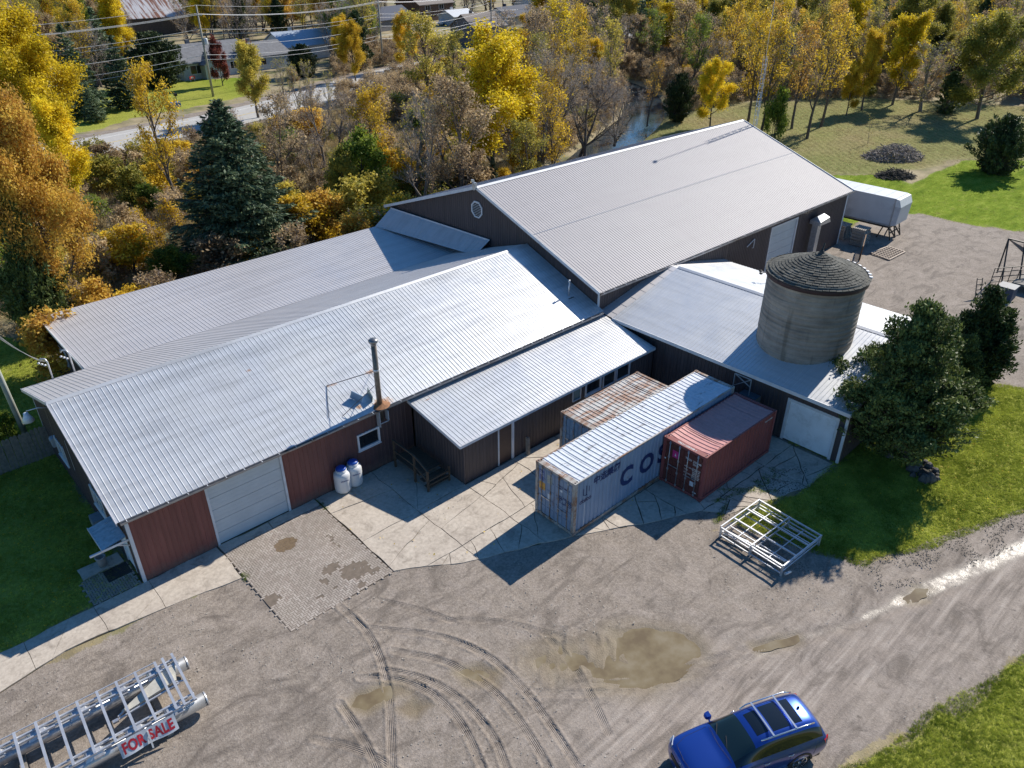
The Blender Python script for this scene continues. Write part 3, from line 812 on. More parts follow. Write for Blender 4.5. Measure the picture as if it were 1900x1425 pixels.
def gutter(parent, p, q, out, hangers=0.8):
    p, q, out = Vector(p), Vector(q), Vector(out)
    g = MB(); L = (q - p).length; u = (q - p).normalized(); z = Vector((0, 0, 1))
    prof = [(0.0, 0.0), (0.0, -0.11), (0.10, -0.12), (0.135, -0.01), (0.125, -0.01), (0.095, -0.105), (0.012, -0.095), (0.012, 0.0)]
    A = [p + out * a + z * b for a, b in prof]; B = [q + out * a + z * b for a, b in prof]
    n = len(prof)
    g.add(A + B, [(i, (i + 1) % n, n + (i + 1) % n, n + i) for i in range(n)] + [list(range(n))[::-1], [n + i for i in range(n)]])
    o = g.build('gutter', gutter_m, parent)
    s = MB()
    s.add([p + out * .012 + z * -.094, q + out * .012 + z * -.094, q + out * .094 + z * -.1, p + out * .094 + z * -.1], [(0, 1, 2, 3)])
    s.build('gutter_silt', gut_in, o)
    me = MB().box((-.012, 0, -.006), (.012, .15, .01)).mesh('hanger', trim_w)
    N = int(L / hangers)
    for i in range(N + 1):
        h = link('hanger', me, o); h.matrix_local = frame_matrix(p + u * (L * (i + .3) / (N + .6)) + z * 0.004, u, out, u.cross(out))
    return o

def bars(name, segs, w, mat, parent=None, h=None, **kw):
    b = MB()
    for p, q in segs: b.bar(p, q, w, h or w)
    return b.build(name, mat, parent, **kw)

# ---------------------------------------------------------------- A: long front shed
SA = empty('long_shed', (0, 0, 0), label='long low shed with a pale ribbed steel roof, reddish brown front wall and stove chimney', cat='shed')
ra = empty('roof', parent=SA)
EZ, RZ, RY, BY, BZ = 3.53, 5.98, 6.62, 13.3, 3.72
roof_slope(ra, (-0.31, -0.2, EZ), (28.42, -0.2, EZ), (-0.31, RY, RZ), roofA)
roof_slope(ra, (-0.31, BY, BZ), (28.42, BY, BZ), (-0.31, RY, RZ), roofB)
cap = MB(); cap.add([(-.33, RY - .17, RZ - .045), (28.42, RY - .17, RZ - .045), (28.42, RY, RZ + .035), (-.33, RY, RZ + .035), (-.33, RY + .17, RZ - .04), (28.42, RY + .17, RZ - .04)], [(0, 1, 2, 3), (3, 2, 5, 4)]); cap.build('ridge_cap', roofA, ra)
gA = gutter(ra, (-0.2, -0.2, EZ - .02), (28.3, -0.2, EZ - .02), (0, -1, 0), 0.82)
MB().bar((-.33, -.22, EZ - .07), (-.33, RY, RZ - .07), .03, .17).bar((-.33, BY, BZ - .07), (-.33, RY, RZ - .07), .03, .17).build('barge_board', plain('pale_lilac_trim', (.55, .54, .60), .5), ra)
MB().box((-.30, BY, BZ - .2), (2.5, BY + .03, BZ - .01)).build('fascia', trim_w, ra)
rA = lambda y: (EZ + (y + .2) * (RZ - EZ) / (RY + .2)) if y < RY else (RZ + (y - RY) * (BZ - RZ) / (BY - RY))
wf = empty('front_wall', parent=SA)
clad_wall(wf, (0, 0), (28.4, 0), 0.0, lambda s: EZ - .06, [(3.26, 6.79, 0, 3.26), (10.8, 11.9, 1.6, 2.38), (14.0, 28.5, 0, 3.1)], wall_red)
WF = Wall((0, 0), (28, 0))
overhead_door(WF, wf, 3.34, 6.71, 3.18, door_grey, 5, 0.1)
window(WF, wf, 10.8, 11.9, 1.62, 2.36)
WF.put('corner_trim', MB().box((-.03, 0, -.10), (.1, EZ - .08, .04)), trim_w, wf, 0, 0)
wl = empty('left_wall', parent=SA)
WLy = 13.0
clad_wall(wl, (0, WLy), (0, 0), 0.0, lambda s: rA(WLy - s) - .07, [(WLy - 5.0, WLy - 3.5, 1.3, 2.2), (WLy - 10.4, WLy - 9.0, 1.2, 2.1), (WLy - 1.75, WLy - .75, 0.05, 2.1)], wall_dark)
WL = Wall((0, WLy), (0, 0))
window(WL, wl, WLy - 5.0, WLy - 3.5, 1.3, 2.2, pane_pale, mull=1); window(WL, wl, WLy - 10.4, WLy - 9.0, 1.2, 2.1, pane_pale, mull=1)
dd = WL.put('entry_door', MB().box((0, 0, -.06), (1.0, 2.05, -.02)), door_white, wl, WLy - 1.75, .05, label='white side door under the small canopy')
link('door_frame', MB().box((-.08, 0, -.03), (0, 2.13, .03)).box((1.0, 0, -.03), (1.08, 2.13, .03)).box((0, 2.05, -.03), (1, 2.13, .03)).mesh('door_frame', trim_w), dd)
link('door_handle', MB().cbox((.9, 1.0, 0), (.03, .12, .05)).mesh('door_handle', galv), dd)
WL.put('corner_trim', MB().box((-.03, 0, -.03), (.06, rA(13) - .1, .03)), trim_w, wl, 0, 0)
WL.put('conduit', MB().box((0, 0, 0), (.03, 1.7, .03)), trim_w, wl, WLy - 7.7, 1.6); WL.put('meter_cable', MB().box((0, 0, 0), (.02, 2.4, .02)), trim_w, wl, WLy - 4.8, 1.2)
# rear wall and end wall to close the shell
clad_wall(empty('rear_wall', parent=SA), (2.9, WLy), (0, WLy), 0.0, lambda s: BZ - .1, [], wall_dark)
# canopy over the side door
cn = empty('canopy', parent=SA)
me = sheet_mesh('canopy_sheet', 1.76, 0.95, galv, 0.2, .05, .02, .015)
o = link('canopy_sheet', me, cn); o.matrix_local = frame_matrix((-1.02, 1.98, 2.28), (0, -1, 0), (.985, 0, .17), Vector((0, -1, 0)).cross(Vector((.985, 0, .17))))
MB().box((-1.06, .17, 2.2), (-1.02, 2.02, 2.3)).box((-1.02, .17, 2.2), (-.03, .2, 2.3)).bar((-.03, .3, 1.9), (-.6, .3, 2.22), .04).bar((-.03, 1.8, 1.9), (-.6, 1.8, 2.22), .04).build('canopy_frame', trim_w, cn)
MB().box((-1.5, .3, 2.1), (-1.06, .38, 2.18)).build('downpipe_arm', trim_w, cn)
# service masts with insulators, yard lamp, meter box on the left end
for yy, zz in ((5.3, 8.2), (8.1, 7.0)): pass
mst = MB().tube([(1.15, 13.2, 3.4), (1.15, 13.2, 4.75), (1.1, 13.3, 4.9), (0.95, 13.42, 4.92), (0.86, 13.5, 4.8)], .045, 8)
mst.build('service_mast', galv, SA); m2 = mst.build('service_mast', galv, SA, loc=(1.05, 0.05, .1))
for dx in (0, 1.05):
    ins = MB()
    for a in range(3): ins.lathe([(.0, 0), (.05, .02), (.07, .06), (.04, .1), (.0, .11)], 8, (.82 + dx + .12 * a, 13.55, 4.6 - .1 * a))
    ins.build('insulator', trim_w, SA)
lamp = empty('yard_lamp', parent=SA, label='white bell shaped yard lamp on the left gable')
MB().tube([(-.02, 8.0, 4.95), (-.5, 8.2, 5.05), (-.95, 8.35, 5.0)], .025, 6).build('lamp_arm', galv, lamp)
MB().lathe([(0.0, .42), (.1, .42), (.12, .3), (.17, .22), (.27, 0), (.25, 0), (.14, .2)], 20, (-1.0, 8.35, 4.5)).build('lamp_shade', plain('lamp_enamel', (.62, .68, .75), .3), lamp)
WL.put('meter_box', MB().box((0, 0, 0), (.35, .5, .16)).box((.04, .3, .16), (.3, .46, .2)), plain('meter_grey', (.4, .42, .45), .5), wl, WLy - 11.2, 1.3)
WL.put('wall_unit', MB().box((0, 0, 0), (.7, .5, .45)).box((.05, .05, .45), (.65, .45, .47)), plain('unit_grey', (.22, .25, .28), .5), wl, WLy - 5.2, .15)
# roof vent pipe and electrics
v = empty('vent_pipe', parent=ra); MB().tube([(27.33, 1.76, 4.1), (27.33, 1.76, 5.15)], .05, 10).lathe([(.0, .16), (.075, .14), (.075, .02), (.05, 0)], 10, (27.33, 1.76, 5.12)).build('pipe', galv, v)
MB().box((27.1, 1.5, 4.13), (27.55, 2.0, 4.17)).build('flashing', steel_dark, v)
SA_children = None
# chimney
CH = empty('chimney', parent=SA, label='tall dark steel stove chimney with a rain cap, guyed to the roof')
pipe_m = plain('stove_pipe', (.16, .14, .12), .45, .6, vary=.35, scale=4)
cx, cy = 12.17, -.02
MB().tube([(cx, cy, 2.75), (cx, cy, 6.95)], .135, 16).build('flue', pipe_m, CH)
MB().lathe([(.138, 0), (.16, .03), (.16, .09), (.138, .12)], 16, (cx, cy, 5.5)).build('flue_band', galv, CH)
MB().lathe([(.14, 0), (.15, .12), (.21, .14), (.235, .2), (.235, .26), (.16, .32), (.0, .35)], 20, (cx, cy, 6.9)).build('rain_cap', plain('cap_steel', (.25, .25, .26), .35, .7), CH)
MB().lathe([(.5, 0), (.36, .05), (.2, .12), (.15, .2), (.138, .3)], 16, (cx + .05, cy + .05, 3.57)).build('rust_collar', rusty, CH)
MB().box((cx - .28, cy - .32, 2.55), (cx - .24, cy - .03, 3.4)).box((cx + .22, cy - .32, 2.75), (cx + .26, cy - .03, 3.3)).box((cx - .24, cy - .32, 2.72), (cx + .22, cy - .28, 2.76)).build('wall_bracket', plain('bracket', (.35, .38, .42), .5), CH)
g2 = plain('guy_wire', (.12, .12, .12), .5, .4)
MB().bar((cx - .1, cy, 5.55), (10.6, 2.1, 4.4), .025).bar((10.6, 2.1, 4.4), (9.6, .42, 3.8), .02).bar((cx - .1, cy, 4.8), (10.2, .2, 3.7), .022).bar((cx, cy, 4.9), (13.0, 1.9, 4.3), .02).bar((10.6, 2.1, 4.37), (10.6, 2.1, 4.2), .05).build('guy_wire', g2, CH)
o = MB().box((0, 0, 0), (.03, .62, .42)).build('snow_deflector', plain('deflector', (.28, .34, .32), .4, .5), CH); o.location = (11.95, .32, 3.7); o.rotation_euler = (.35, 0, -.2)
o = MB().box((0, 0, 0), (.03, .62, .42)).build('snow_deflector', plain('deflector_blue', (.2, .3, .42), .4, .6), CH); o.location = (11.45, .5, 3.78); o.rotation_euler = (.35, 0, .55)

# ---------------------------------------------------------------- B: low rear shed
SB = empty('rear_shed', label='low rear shed with a shallow ribbed roof running behind the long shed', cat='shed')
rb = empty('roof', parent=SB)
FY, FZ = 22.35, 3.52
roof_slope(rb, (2.67, FY, FZ), (28.42, FY, FZ), (2.67, BY + .02, BZ), roofB)
MB().box((2.63, BY, BZ - .2), (2.66, FY + .02, BZ - .03)).box((2.66, FY, FZ - .2), (28.4, FY + .03, FZ - .02)).build('fascia', trim_w, rb)
wb = empty('left_wall', parent=SB)
clad_wall(wb, (3.05, 22.0), (3.05, 13.0), 0, lambda s: 3.4, [(1.4, 2.6, 1.3, 2.1)], wall_dark)
WB = Wall((3.05, 22.0), (3.05, 13.0)); window(WB, wb, 1.4, 2.6, 1.3, 2.1, pane_pale)
WB.put('corner_trim', MB().box((-.03, 0, -.03), (.06, 3.35, .03)), trim_w, wb, 0, 0)
clad_wall(empty('rear_wall', parent=SB), (28.4, 22.0), (3.05, 22.0), 0, lambda s: 3.35, [], wall_dark)
sk = empty('snow_skirt', parent=SB)
n_ = 12; e0 = Vector((26.9, 22.3, 3.56)); e1 = Vector((27.3, 10.6, 4.35))
a1 = Vector((28.36, 22.1, 4.75)); b1 = Vector((28.36, 10.3, 5.25))
for i in range(n_):
    p0 = e0.lerp(e1, i / n_); p1 = e0.lerp(e1, (i + 1) / n_); q0 = a1.lerp(b1, i / n_); q1 = a1.lerp(b1, (i + 1) / n_)
    if i >= n_ - 4:
        pass
    m = MB(); nn = (p1 - p0).cross(q0 - p0).normalized(); nn = nn if nn.z > 0 else -nn
    V_ = []; prof = [(0, 0), (.2, 0), (.25, .02), (.3, 0), (.7, 0), (.75, .02), (.8, 0), (1, 0)]
    for t_, h_ in prof: V_ += [p0.lerp(p1, t_) + nn * h_, q0.lerp(q1, t_) + nn * h_]
    m.add(V_, [(2 * j, 2 * j + 1, 2 * j + 3, 2 * j + 2) for j in range(len(prof) - 1)]).build('skirt_panel', roofB, sk)
MB().bar(a1 + Vector((0, 0, .02)), b1 + Vector((0, 0, .02)), .05, .08).build('skirt_flashing', trim_w, sk)

# ---------------------------------------------------------------- C: big barn
SCb = empty('big_barn', (28.14, -0.02, 0), -0.01, label='large barn with a broad pale ribbed roof and dark brown gable, right of centre', cat='barn')
rc = empty('roof', parent=SCb)
CL, CW, CE, CR = 31.68, 23.05, 4.72, 8.70
half = CW / 2
roof_slope(rc, (0, 0, CE), (CL, 0, CE), (0, half, CR), roofC, 2, rh=0.017)
roof_slope(rc, (0, CW, CE), (CL, CW, CE), (0, half, CR), roofC, 2, rh=0.017)
cap = MB(); cap.add([(-.02, half - .2, CR - .03), (CL, half - .2, CR - .03), (CL, half, CR + .06), (-.02, half, CR + .06), (-.02, half + .2, CR - .03), (CL, half + .2, CR - .03)], [(0, 1, 2, 3), (3, 2, 5, 4)]); cap.build('ridge_cap', trim_w, rc)
MB().bar((-.02, -.02, CE - .03), (-.02, half, CR - .03), .04, .2).bar((-.02, CW, CE - .03), (-.02, half, CR - .03), .04, .2).bar((CL + .02, -.02, CE - .03), (CL + .02, half, CR - .03), .04, .2).bar((CL + .02, CW, CE - .03), (CL + .02, half, CR - .03), .04, .2).build('barge_board', trim_w, rc)
MB().bar((0, half * .52, CE + (CR - CE) * .52 + .012), (CL, half * .52, CE + (CR - CE) * .52 + .012), .05, .012).build('lap_strip', galv, rc)
gutter(rc, (0, -.01, CE - .02), (CL, -.01, CE - .02), (0, -1, 0), 1.0)
rCf = lambda y: CE + (half - abs(y - half)) * (CR - CE) / half
wg = empty('gable_wall', parent=SCb)
clad_wall(wg, (.3, CW - .3), (.3, .3), 0, lambda s: rCf(CW - .3 - s) - .06, [], wall_dark)
WG = Wall((.3, CW - .3), (.3, .3))
oct_ = [(.62 * math.cos(math.pi / 8 + i * math.pi / 4), .62 * math.sin(math.pi / 8 + i * math.pi / 4)) for i in range(8)]
vb = MB(); V_ = [(x, y, .02) for x, y in oct_] + [(x, y, .09) for x, y in oct_] + [(x * .84, y * .84, .09) for x, y in oct_] + [(x * .84, y * .84, .03) for x, y in oct_]
vb.add(V_, [(i, (i + 1) % 8, 8 + (i + 1) % 8, 8 + i) for i in range(8)] + [(8 + i, 8 + (i + 1) % 8, 16 + (i + 1) % 8, 16 + i) for i in range(8)] + [(16 + i, 16 + (i + 1) % 8, 24 + (i + 1) % 8, 24 + i) for i in range(8)] + [[24 + i for i in range(8)]])
vb.mi[-1] = 1
go = WG.put('gable_vent', vb, [trim_w, dark_core], wg, CW - .3 - 11.75, 7.05, label='white octagonal louvred vent high in the gable')
for i in range(9):
    z = -.46 + i * .115; wx = min(.5, (.52 if abs(z) < .22 else .52 - (abs(z) - .22) * .95))
    link('louvre', MB().add([(-wx, z, .085), (wx, z, .085), (wx, z - .045, .06), (-wx, z - .045, .06), (-wx, z, .075), (wx, z, .075)], [(0, 3, 2, 1), (0, 1, 5, 4)]).mesh('louvre', trim_w), go)
WG.put('corner_trim', MB().box((-.06, 0, -.03), (.06, CE - .15, .04)), trim_w, wg, CW - .6, 0)
wcf = empty('front_wall', parent=SCb)
clad_wall(wcf, (.3, .3), (CL - .3, .3), 0, lambda s: CE - .1, [(19.4, 23.2, 0, 4.15), (3.2, 12.9, -.1, 3.0)], wall_dark)
WCf = Wall((.3, .3), (CL - .3, .3))
overhead_door(WCf, wcf, 19.5, 23.1, 4.05, door_grey, 6, .14, 'tall pale overhead door in the barn side')
WCf.put('corner_trim', MB().box((-.1, 0, -.03), (.08, CE - .15, .05)), trim_w, wcf, CL - .6, 0)
clad_wall(empty('end_wall', parent=SCb), (CL - .3, .3), (CL - .3, CW - .3), 0, lambda s: rCf(s + .3) - .06, [], wall_dark)
clad_wall(empty('rear_wall', parent=SCb), (CL - .3, CW - .3), (.3, CW - .3), 0, lambda s: CE - .1, [], wall_dark)
WCf.put('ladder_rail', MB().bar((0, 3.2, .1), (0, 3.9, .1), .05).bar((0, 3.9, .1), (-.9, 3.5, .1), .05).bar((0, 3.2, .1), (0, 3.2, -.02), .05), trim_w, wcf, 17.0, 0)
MB().box((-.25, half - .2, CR - .1), (-.05, half + .05, CR + .35)).bar((-.15, half, CR - .2), (-.15, half, CR + .5), .06).bar((-.15, half, CR + .45), (-.3, half + .1, CR + .48), .14).build('gable_light', galv, SCb, label='small flood light bracket at the gable peak')
# exhaust duct at the right end of the barn
du = empty('exhaust_duct', parent=SCb, label='pale sheet metal exhaust duct with a hooded top')
MB().box((25.4, -.55, .3), (25.95, -.05, 3.3)).build('duct_shaft', galv, du)
MB().add([(25.2, -.8, 3.3), (26.9, -.8, 3.3), (26.9, .1, 3.3), (25.2, .1, 3.3), (25.2, -.8, 3.6), (26.6, -.8, 3.75), (26.6, .1, 3.75), (25.2, .1, 3.6), (25.4, -.35, 3.95), (26.4, -.35, 4.0)],
         [(0, 3, 2, 1), (0, 1, 5, 4), (1, 2, 6, 5), (2, 3, 7, 6), (3, 0, 4, 7), (4, 5, 9, 8), (6, 7, 8, 9), (5, 6, 9), (7, 4, 8)]).build('duct_hood', galv, du)

# ---------------------------------------------------------------- D: side shed round the silo
SD = empty('side_shed', (28.6, -0.75, 0), 0.02, label='side shed with a shallow gable roof built round the silo, white garage door', cat='shed')
rdn = empty('roof', parent=SD)
DW, DL, DE, DR = 13.24, 15.05, 3.19, 4.68
N_ = lambda x: DE + (DW / 2 - abs(x - DW / 2)) * (DR - DE) / (DW / 2)
roof_slope(rdn, (0, -DL, DE), (0, 0, DE), (DW / 2, -DL, DR), roofD)
roof_slope(rdn, (DW, -DL, DE), (DW, 0, DE), (DW / 2, -DL, DR), roofD)
cap = MB(); cap.add([(DW / 2 - .2, -DL - .02, DR - .02), (DW / 2 - .2, 0, DR - .02), (DW / 2, 0, DR + .05), (DW / 2, -DL - .02, DR + .05), (DW / 2 + .2, 0, DR - .02), (DW / 2 + .2, -DL - .02, DR - .02)], [(0, 1, 2, 3), (3, 2, 4, 5)]); cap.build('ridge_cap', roofD, rdn)
MB().bar((-.02, -DL, DE - .08), (-.02, 0, DE - .08), .04, .2).bar((0, -DL - .02, DE - .08), (DW / 2, -DL - .02, DR - .08), .04, .2).bar((DW, -DL - .02, DE - .08), (DW / 2, -DL - .02, DR - .08), .04, .2).build('fascia', trim_w, rdn)
# skirt up to the barn wall
for x0 in np.arange(0, DW - .1, .92):
    x1 = min(DW, x0 + .92); m = MB()
    m.add([(x0, 0, N_(x0)), (x1, 0, N_(x1)), (x1, 1.02, N_(x1) + .1), (x0, 1.02, N_(x0) + .1)], [(0, 1, 2, 3)])
    m.add([(x0 + .45, 0, N_(x0 + .45) + .02), (x0 + .5, 0, N_(x0 + .5) + .02), (x0 + .5, 1.02, N_(x0 + .5) + .12), (x0 + .45, 1.02, N_(x0 + .45) + .12)], [(0, 1, 2, 3)]).build('skirt_panel', roofB, rdn)
wdl = empty('door_wall', parent=SD)
clad_wall(wdl, (.35, .9), (.35, -DL + .12), 0, lambda s: DE + .02, [(12.63, 15.33, 0, 2.45)], wall_dark)
WD = Wall((.35, .9), (.35, -DL + .12))
overhead_door(WD, wdl, 12.72, 15.26, 2.4, door_white, 1, .14, 'plain white garage door half shaded by the cedar')
WD.put('corner_trim', MB().box((-.12, 0, -.03), (.02, DE - .1, .05)), trim_w, wdl, 15.83, 0)
wdf = empty('end_wall', parent=SD)
clad_wall(wdf, (.35, -DL + .12), (DW - .3, -DL + .12), 0, lambda s: N_(s + .35) - .08, [], wall_dark)
clad_wall(empty('far_wall', parent=SD), (DW - .3, -DL + .12), (DW - .3, .9), 0, lambda s: DE, [], wall_dark)
MB().bar((-.12, -8.7, 2.95), (-.12, -9.7, 2.5), .04).bar((-.12, -9.7, 2.95), (-.12, -9.7, 2.0), .04).bar((-.12, -8.7, 2.95), (-.12, -8.7, 2.2), .04).bar((-.12, -8.7, 2.95), (-.12, -9.7, 2.95), .04).bar((-.12, -8.7, 2.2), (-.12, -9.7, 2.95), .03).build('wall_frame', plain('grey_paint', (.35, .36, .38), .5), SD)
MB().box((-.3, -10.2, 1.5), (.3, -9.2, 2.0)).build('heater_unit', plain('unit_blue_grey', (.10, .13, .16), .5), SD)
tv = MB().bar((10.0, -4.5, 3.9), (10.0, -4.5, 4.75), .05).bar((10.0, -4.5, 4.7), (9.5, -4.3, 4.7), .04).bar((10.0, -4.6, 4.6), (10.0, -4.2, 4.6), .04)
tv.lathe([(0, .0), (.1, .05), (.12, .12), (0, .16)], 10, (9.45, -4.3, 4.6)).lathe([(0, .0), (.1, .05), (.12, .12), (0, .16)], 10, (9.75, -4.1, 4.62)).build('weather_gauge', steel_dark, SD)

# ---------------------------------------------------------------- E: lean-to in front of the long shed
SE = empty('lean_to', (13.78, -4.19, 0), label='lean-to with a pale sloping ribbed roof and dark wall, in front of the long shed', cat='lean-to')
re_ = empty('roof', parent=SE)
EL = 14.75
roof_slope(re_, (0, 0, 2.54), (EL, 0, 2.54), (0, 4.15, 3.24), roofE)
MB().box((-.02, -.035, 2.38), (EL, -.003, 2.53)).bar((-.02, 0, 2.45), (-.02, 4.15, 3.15), .035, .17).build('fascia', trim_w, re_)
we = empty('front_wall', parent=SE)
clad_wall(we, (.3, .16), (14.8, .16), 0, lambda s: 2.5, [(2.2, 3.22, 0, 2.35), (7.55, 8.3, 1.6, 2.38), (8.6, 9.85, 1.6, 2.38), (10.0, 12.4, 1.5, 2.38)], wall_dark)
WE = Wall((.3, .16), (14.8, .16))
d = WE.put('door', MB().box((0, 0, -.06), (.86, 2.2, -.02)), door_brown, we, 2.28, .03, label='brown door with a white frame')
link('door_frame', MB().box((-.07, 0, -.03), (0, 2.28, .04)).box((.86, 0, -.03), (1.0, 2.28, .05)).box((0, 2.2, -.03), (.86, 2.28, .04)).mesh('door_frame', trim_w), d)
window(WE, we, 7.62, 8.22, 1.6, 2.36, pane_pale, False, .02); window(WE, we, 8.68, 9.8, 1.62, 2.36, glass); window(WE, we, 10.1, 11.05, 1.5, 2.36, glass, False, .05); window(WE, we, 11.25, 12.3, 1.5, 2.36, glass, False, .06)
WE.put('corner_trim', MB().box((-.02, 0, -.04), (.06, 2.4, .03)), wall_dark, we, 0, 0)
clad_wall(empty('end_wall', parent=SE), (.3, 4.15), (.3, .16), 0, lambda s: 2.54 + (4.15 - s) * .168 - .07, [], wall_dark)
WEn = Wall((.3, 4.15), (.3, .16))

# ---------------------------------------------------------------- silo
SI = empty('silo', (33.1, -10.75, 0), label='round concrete stave silo with a conical shingled roof rising through the side shed', cat='silo')
sc_ = NT('silo_concrete'); p = sc_.pos()
band = sc_.noise(sc_.mapping(p, (0.35, 0.35, 5.0)), 1.0, 6, 0.7, 0.3); blot = sc_.noise(p, 0.9, 6, 0.65)
c_ = sc_.ramp(band, [(0.3, srgb(104, 97, 90)), (0.5, srgb(148, 139, 129)), (0.7, srgb(180, 171, 160))])
c_ = sc_.mix(0.5, c_, sc_.ramp(blot, [(0.32, srgb(100, 94, 87)), (0.6, srgb(164, 154, 142)), (0.75, srgb(190, 181, 168))]))
c_ = sc_.mix(sc_.ramp(sc_.noise(sc_.mapping(p, (2.5, 2.5, .2)), 1, 4), [(0.58, 0.0), (0.7, 0.5)]), c_, srgb(84, 76, 66))
sc_.set(base=c_, rough=0.92); sc_.bump(band, 0.6, 0.03)
prof = []
z = 0.0
rs = random.Random(4)
while z < 7.95:
    prof += [(2.5 + rs.uniform(-.008, .008), z), (2.5 + rs.uniform(-.008, .008), z + .25), (2.488, z + .258), (2.488, z + .268)]; z += .28
MB().lathe(prof, 64).build('barrel', sc_.m, SI)
for zz in (3.9, 5.2, 6.6): pass
MB().lathe([(2.52, 7.7), (2.62, 7.72), (2.62, 7.98), (2.5, 8.0)], 64).build('rim_band', plain('red_brown_rim', (.05, .025, .024), .7), SI)
shg = NT('silo_shingle'); p = shg.pos()
c_ = shg.ramp(shg.noise(p, 1.6, 6, .7), [(.35, srgb(46, 49, 48)), (.52, srgb(76, 78, 74)), (.72, srgb(118, 117, 110))])
c_ = shg.mix(shg.ramp(shg.island(), [(0, .0), (1, .45)]), c_, srgb(88, 86, 80))
shg.set(base=c_, rough=.9); shg.bump(shg.noise(p, 12, 4), .4, .01)
cone = empty('cone_roof', parent=SI)
rows = 17; Rr, Hc = 2.66, 1.12; cnt = 0
core = MB().lathe([(Rr - .03, 7.93), (.05, 7.93 + Hc)], 48); core.build('roof_deck', dark_core, cone)
shm = {}
for i in range(rows):
    t0 = i / rows; r0 = Rr * (1 - t0); z0 = 7.95 + Hc * t0
    t1 = min(1, (i + 1.35) / rows); r1 = Rr * (1 - t1); z1 = 7.95 + Hc * t1
    n = max(6, int(2 * math.pi * r0 / 0.34))
    big_row = i < 5
    V_, F_ = [], []
    for j in range(n):
        a0 = 2 * math.pi * (j + .04 + .5 * (i % 2)) / n; a1 = 2 * math.pi * (j + .96 + .5 * (i % 2)) / n
        h = .05 + rs.uniform(-.01, .012); dr = rs.uniform(-.015, .02)
        q = [((r0 + dr) * math.cos(a0), (r0 + dr) * math.sin(a0), z0 + h), ((r0 + dr) * math.cos(a1), (r0 + dr) * math.sin(a1), z0 + h), (r1 * math.cos(a1), r1 * math.sin(a1), z1 + .012), (r1 * math.cos(a0), r1 * math.sin(a0), z1 + .012),
             ((r0 + dr) * math.cos(a0), (r0 + dr) * math.sin(a0), z0 + h - .035), ((r0 + dr) * math.cos(a1), (r0 + dr) * math.sin(a1), z0 + h - .035)]
        if cnt < 290:
            MB().add(q, [(0, 1, 2, 3), (4, 5, 1, 0), (0, 3, 4), (1, 5, 2)]).build('shingle', shg.m, cone); cnt += 1
        else:
            b_ = len(V_); V_ += q; F_ += [tuple(b_ + k_ for k_ in f) for f in ((0, 1, 2, 3), (4, 5, 1, 0))]
    if V_: MB().add(V_, F_).build('upper_shingles', shg.m, cone, kind='stuff')
MB().lathe([(.16, 9.0), (.1, 9.15), (.05, 9.2)], 12).bar((0, 0, 9.05), (.35, .1, 9.45), .07).build('finial', steel_dark, SI)
sn = MB()
for j in range(7):
    a = R(-62 + j * 9); sn.lathe([(.0, 0), (.14, 0), (.13, .05), (.0, .06)], 7, ((Rr - .08) * math.cos(a), (Rr - .08) * math.sin(a), 8.0))
sn.build('white_drip_edge', trim_w, SI)
# ================================================================ CONTAINERS
def paint(name, c, rust_amt, dull=0.15, streakz=True, rustc=(0.20, 0.085, 0.035)):
    k = NT(name); p = k.pos()
    a = k.noise(p, 0.9, 6, .65, .4); st = k.noise(k.mapping(p, (4, 4, .4)), 1.0, 6, .7)
    col = k.ramp(a, [(.3, tuple(v * (1 - dull) for v in c)), (.7, tuple(min(1, v * (1 + dull)) for v in c))])
    col = k.mix(.4, col, k.ramp(st, [(.35, tuple(v * .72 for v in c)), (.65, tuple(min(1, v * 1.12) for v in c))]))
    r1 = k.noise(k.mapping(p, (.7, 3.0, 1.0)), 1.0, 8, .75, .3)
    col = k.mix(k.ramp(r1, [(1 - rust_amt - .08, 0.0), (1 - rust_amt + .04, .85)]), col, k.ramp(k.noise(p, 9, 4), [(.3, tuple(v * .5 for v in rustc)), (.7, tuple(v * 1.6 for v in rustc))]))
    k.set(base=col, rough=.58, metal=0.0, spec=.35)
    k.bump(k.noise(p, 5, 3), .08, .01)
    return k.m
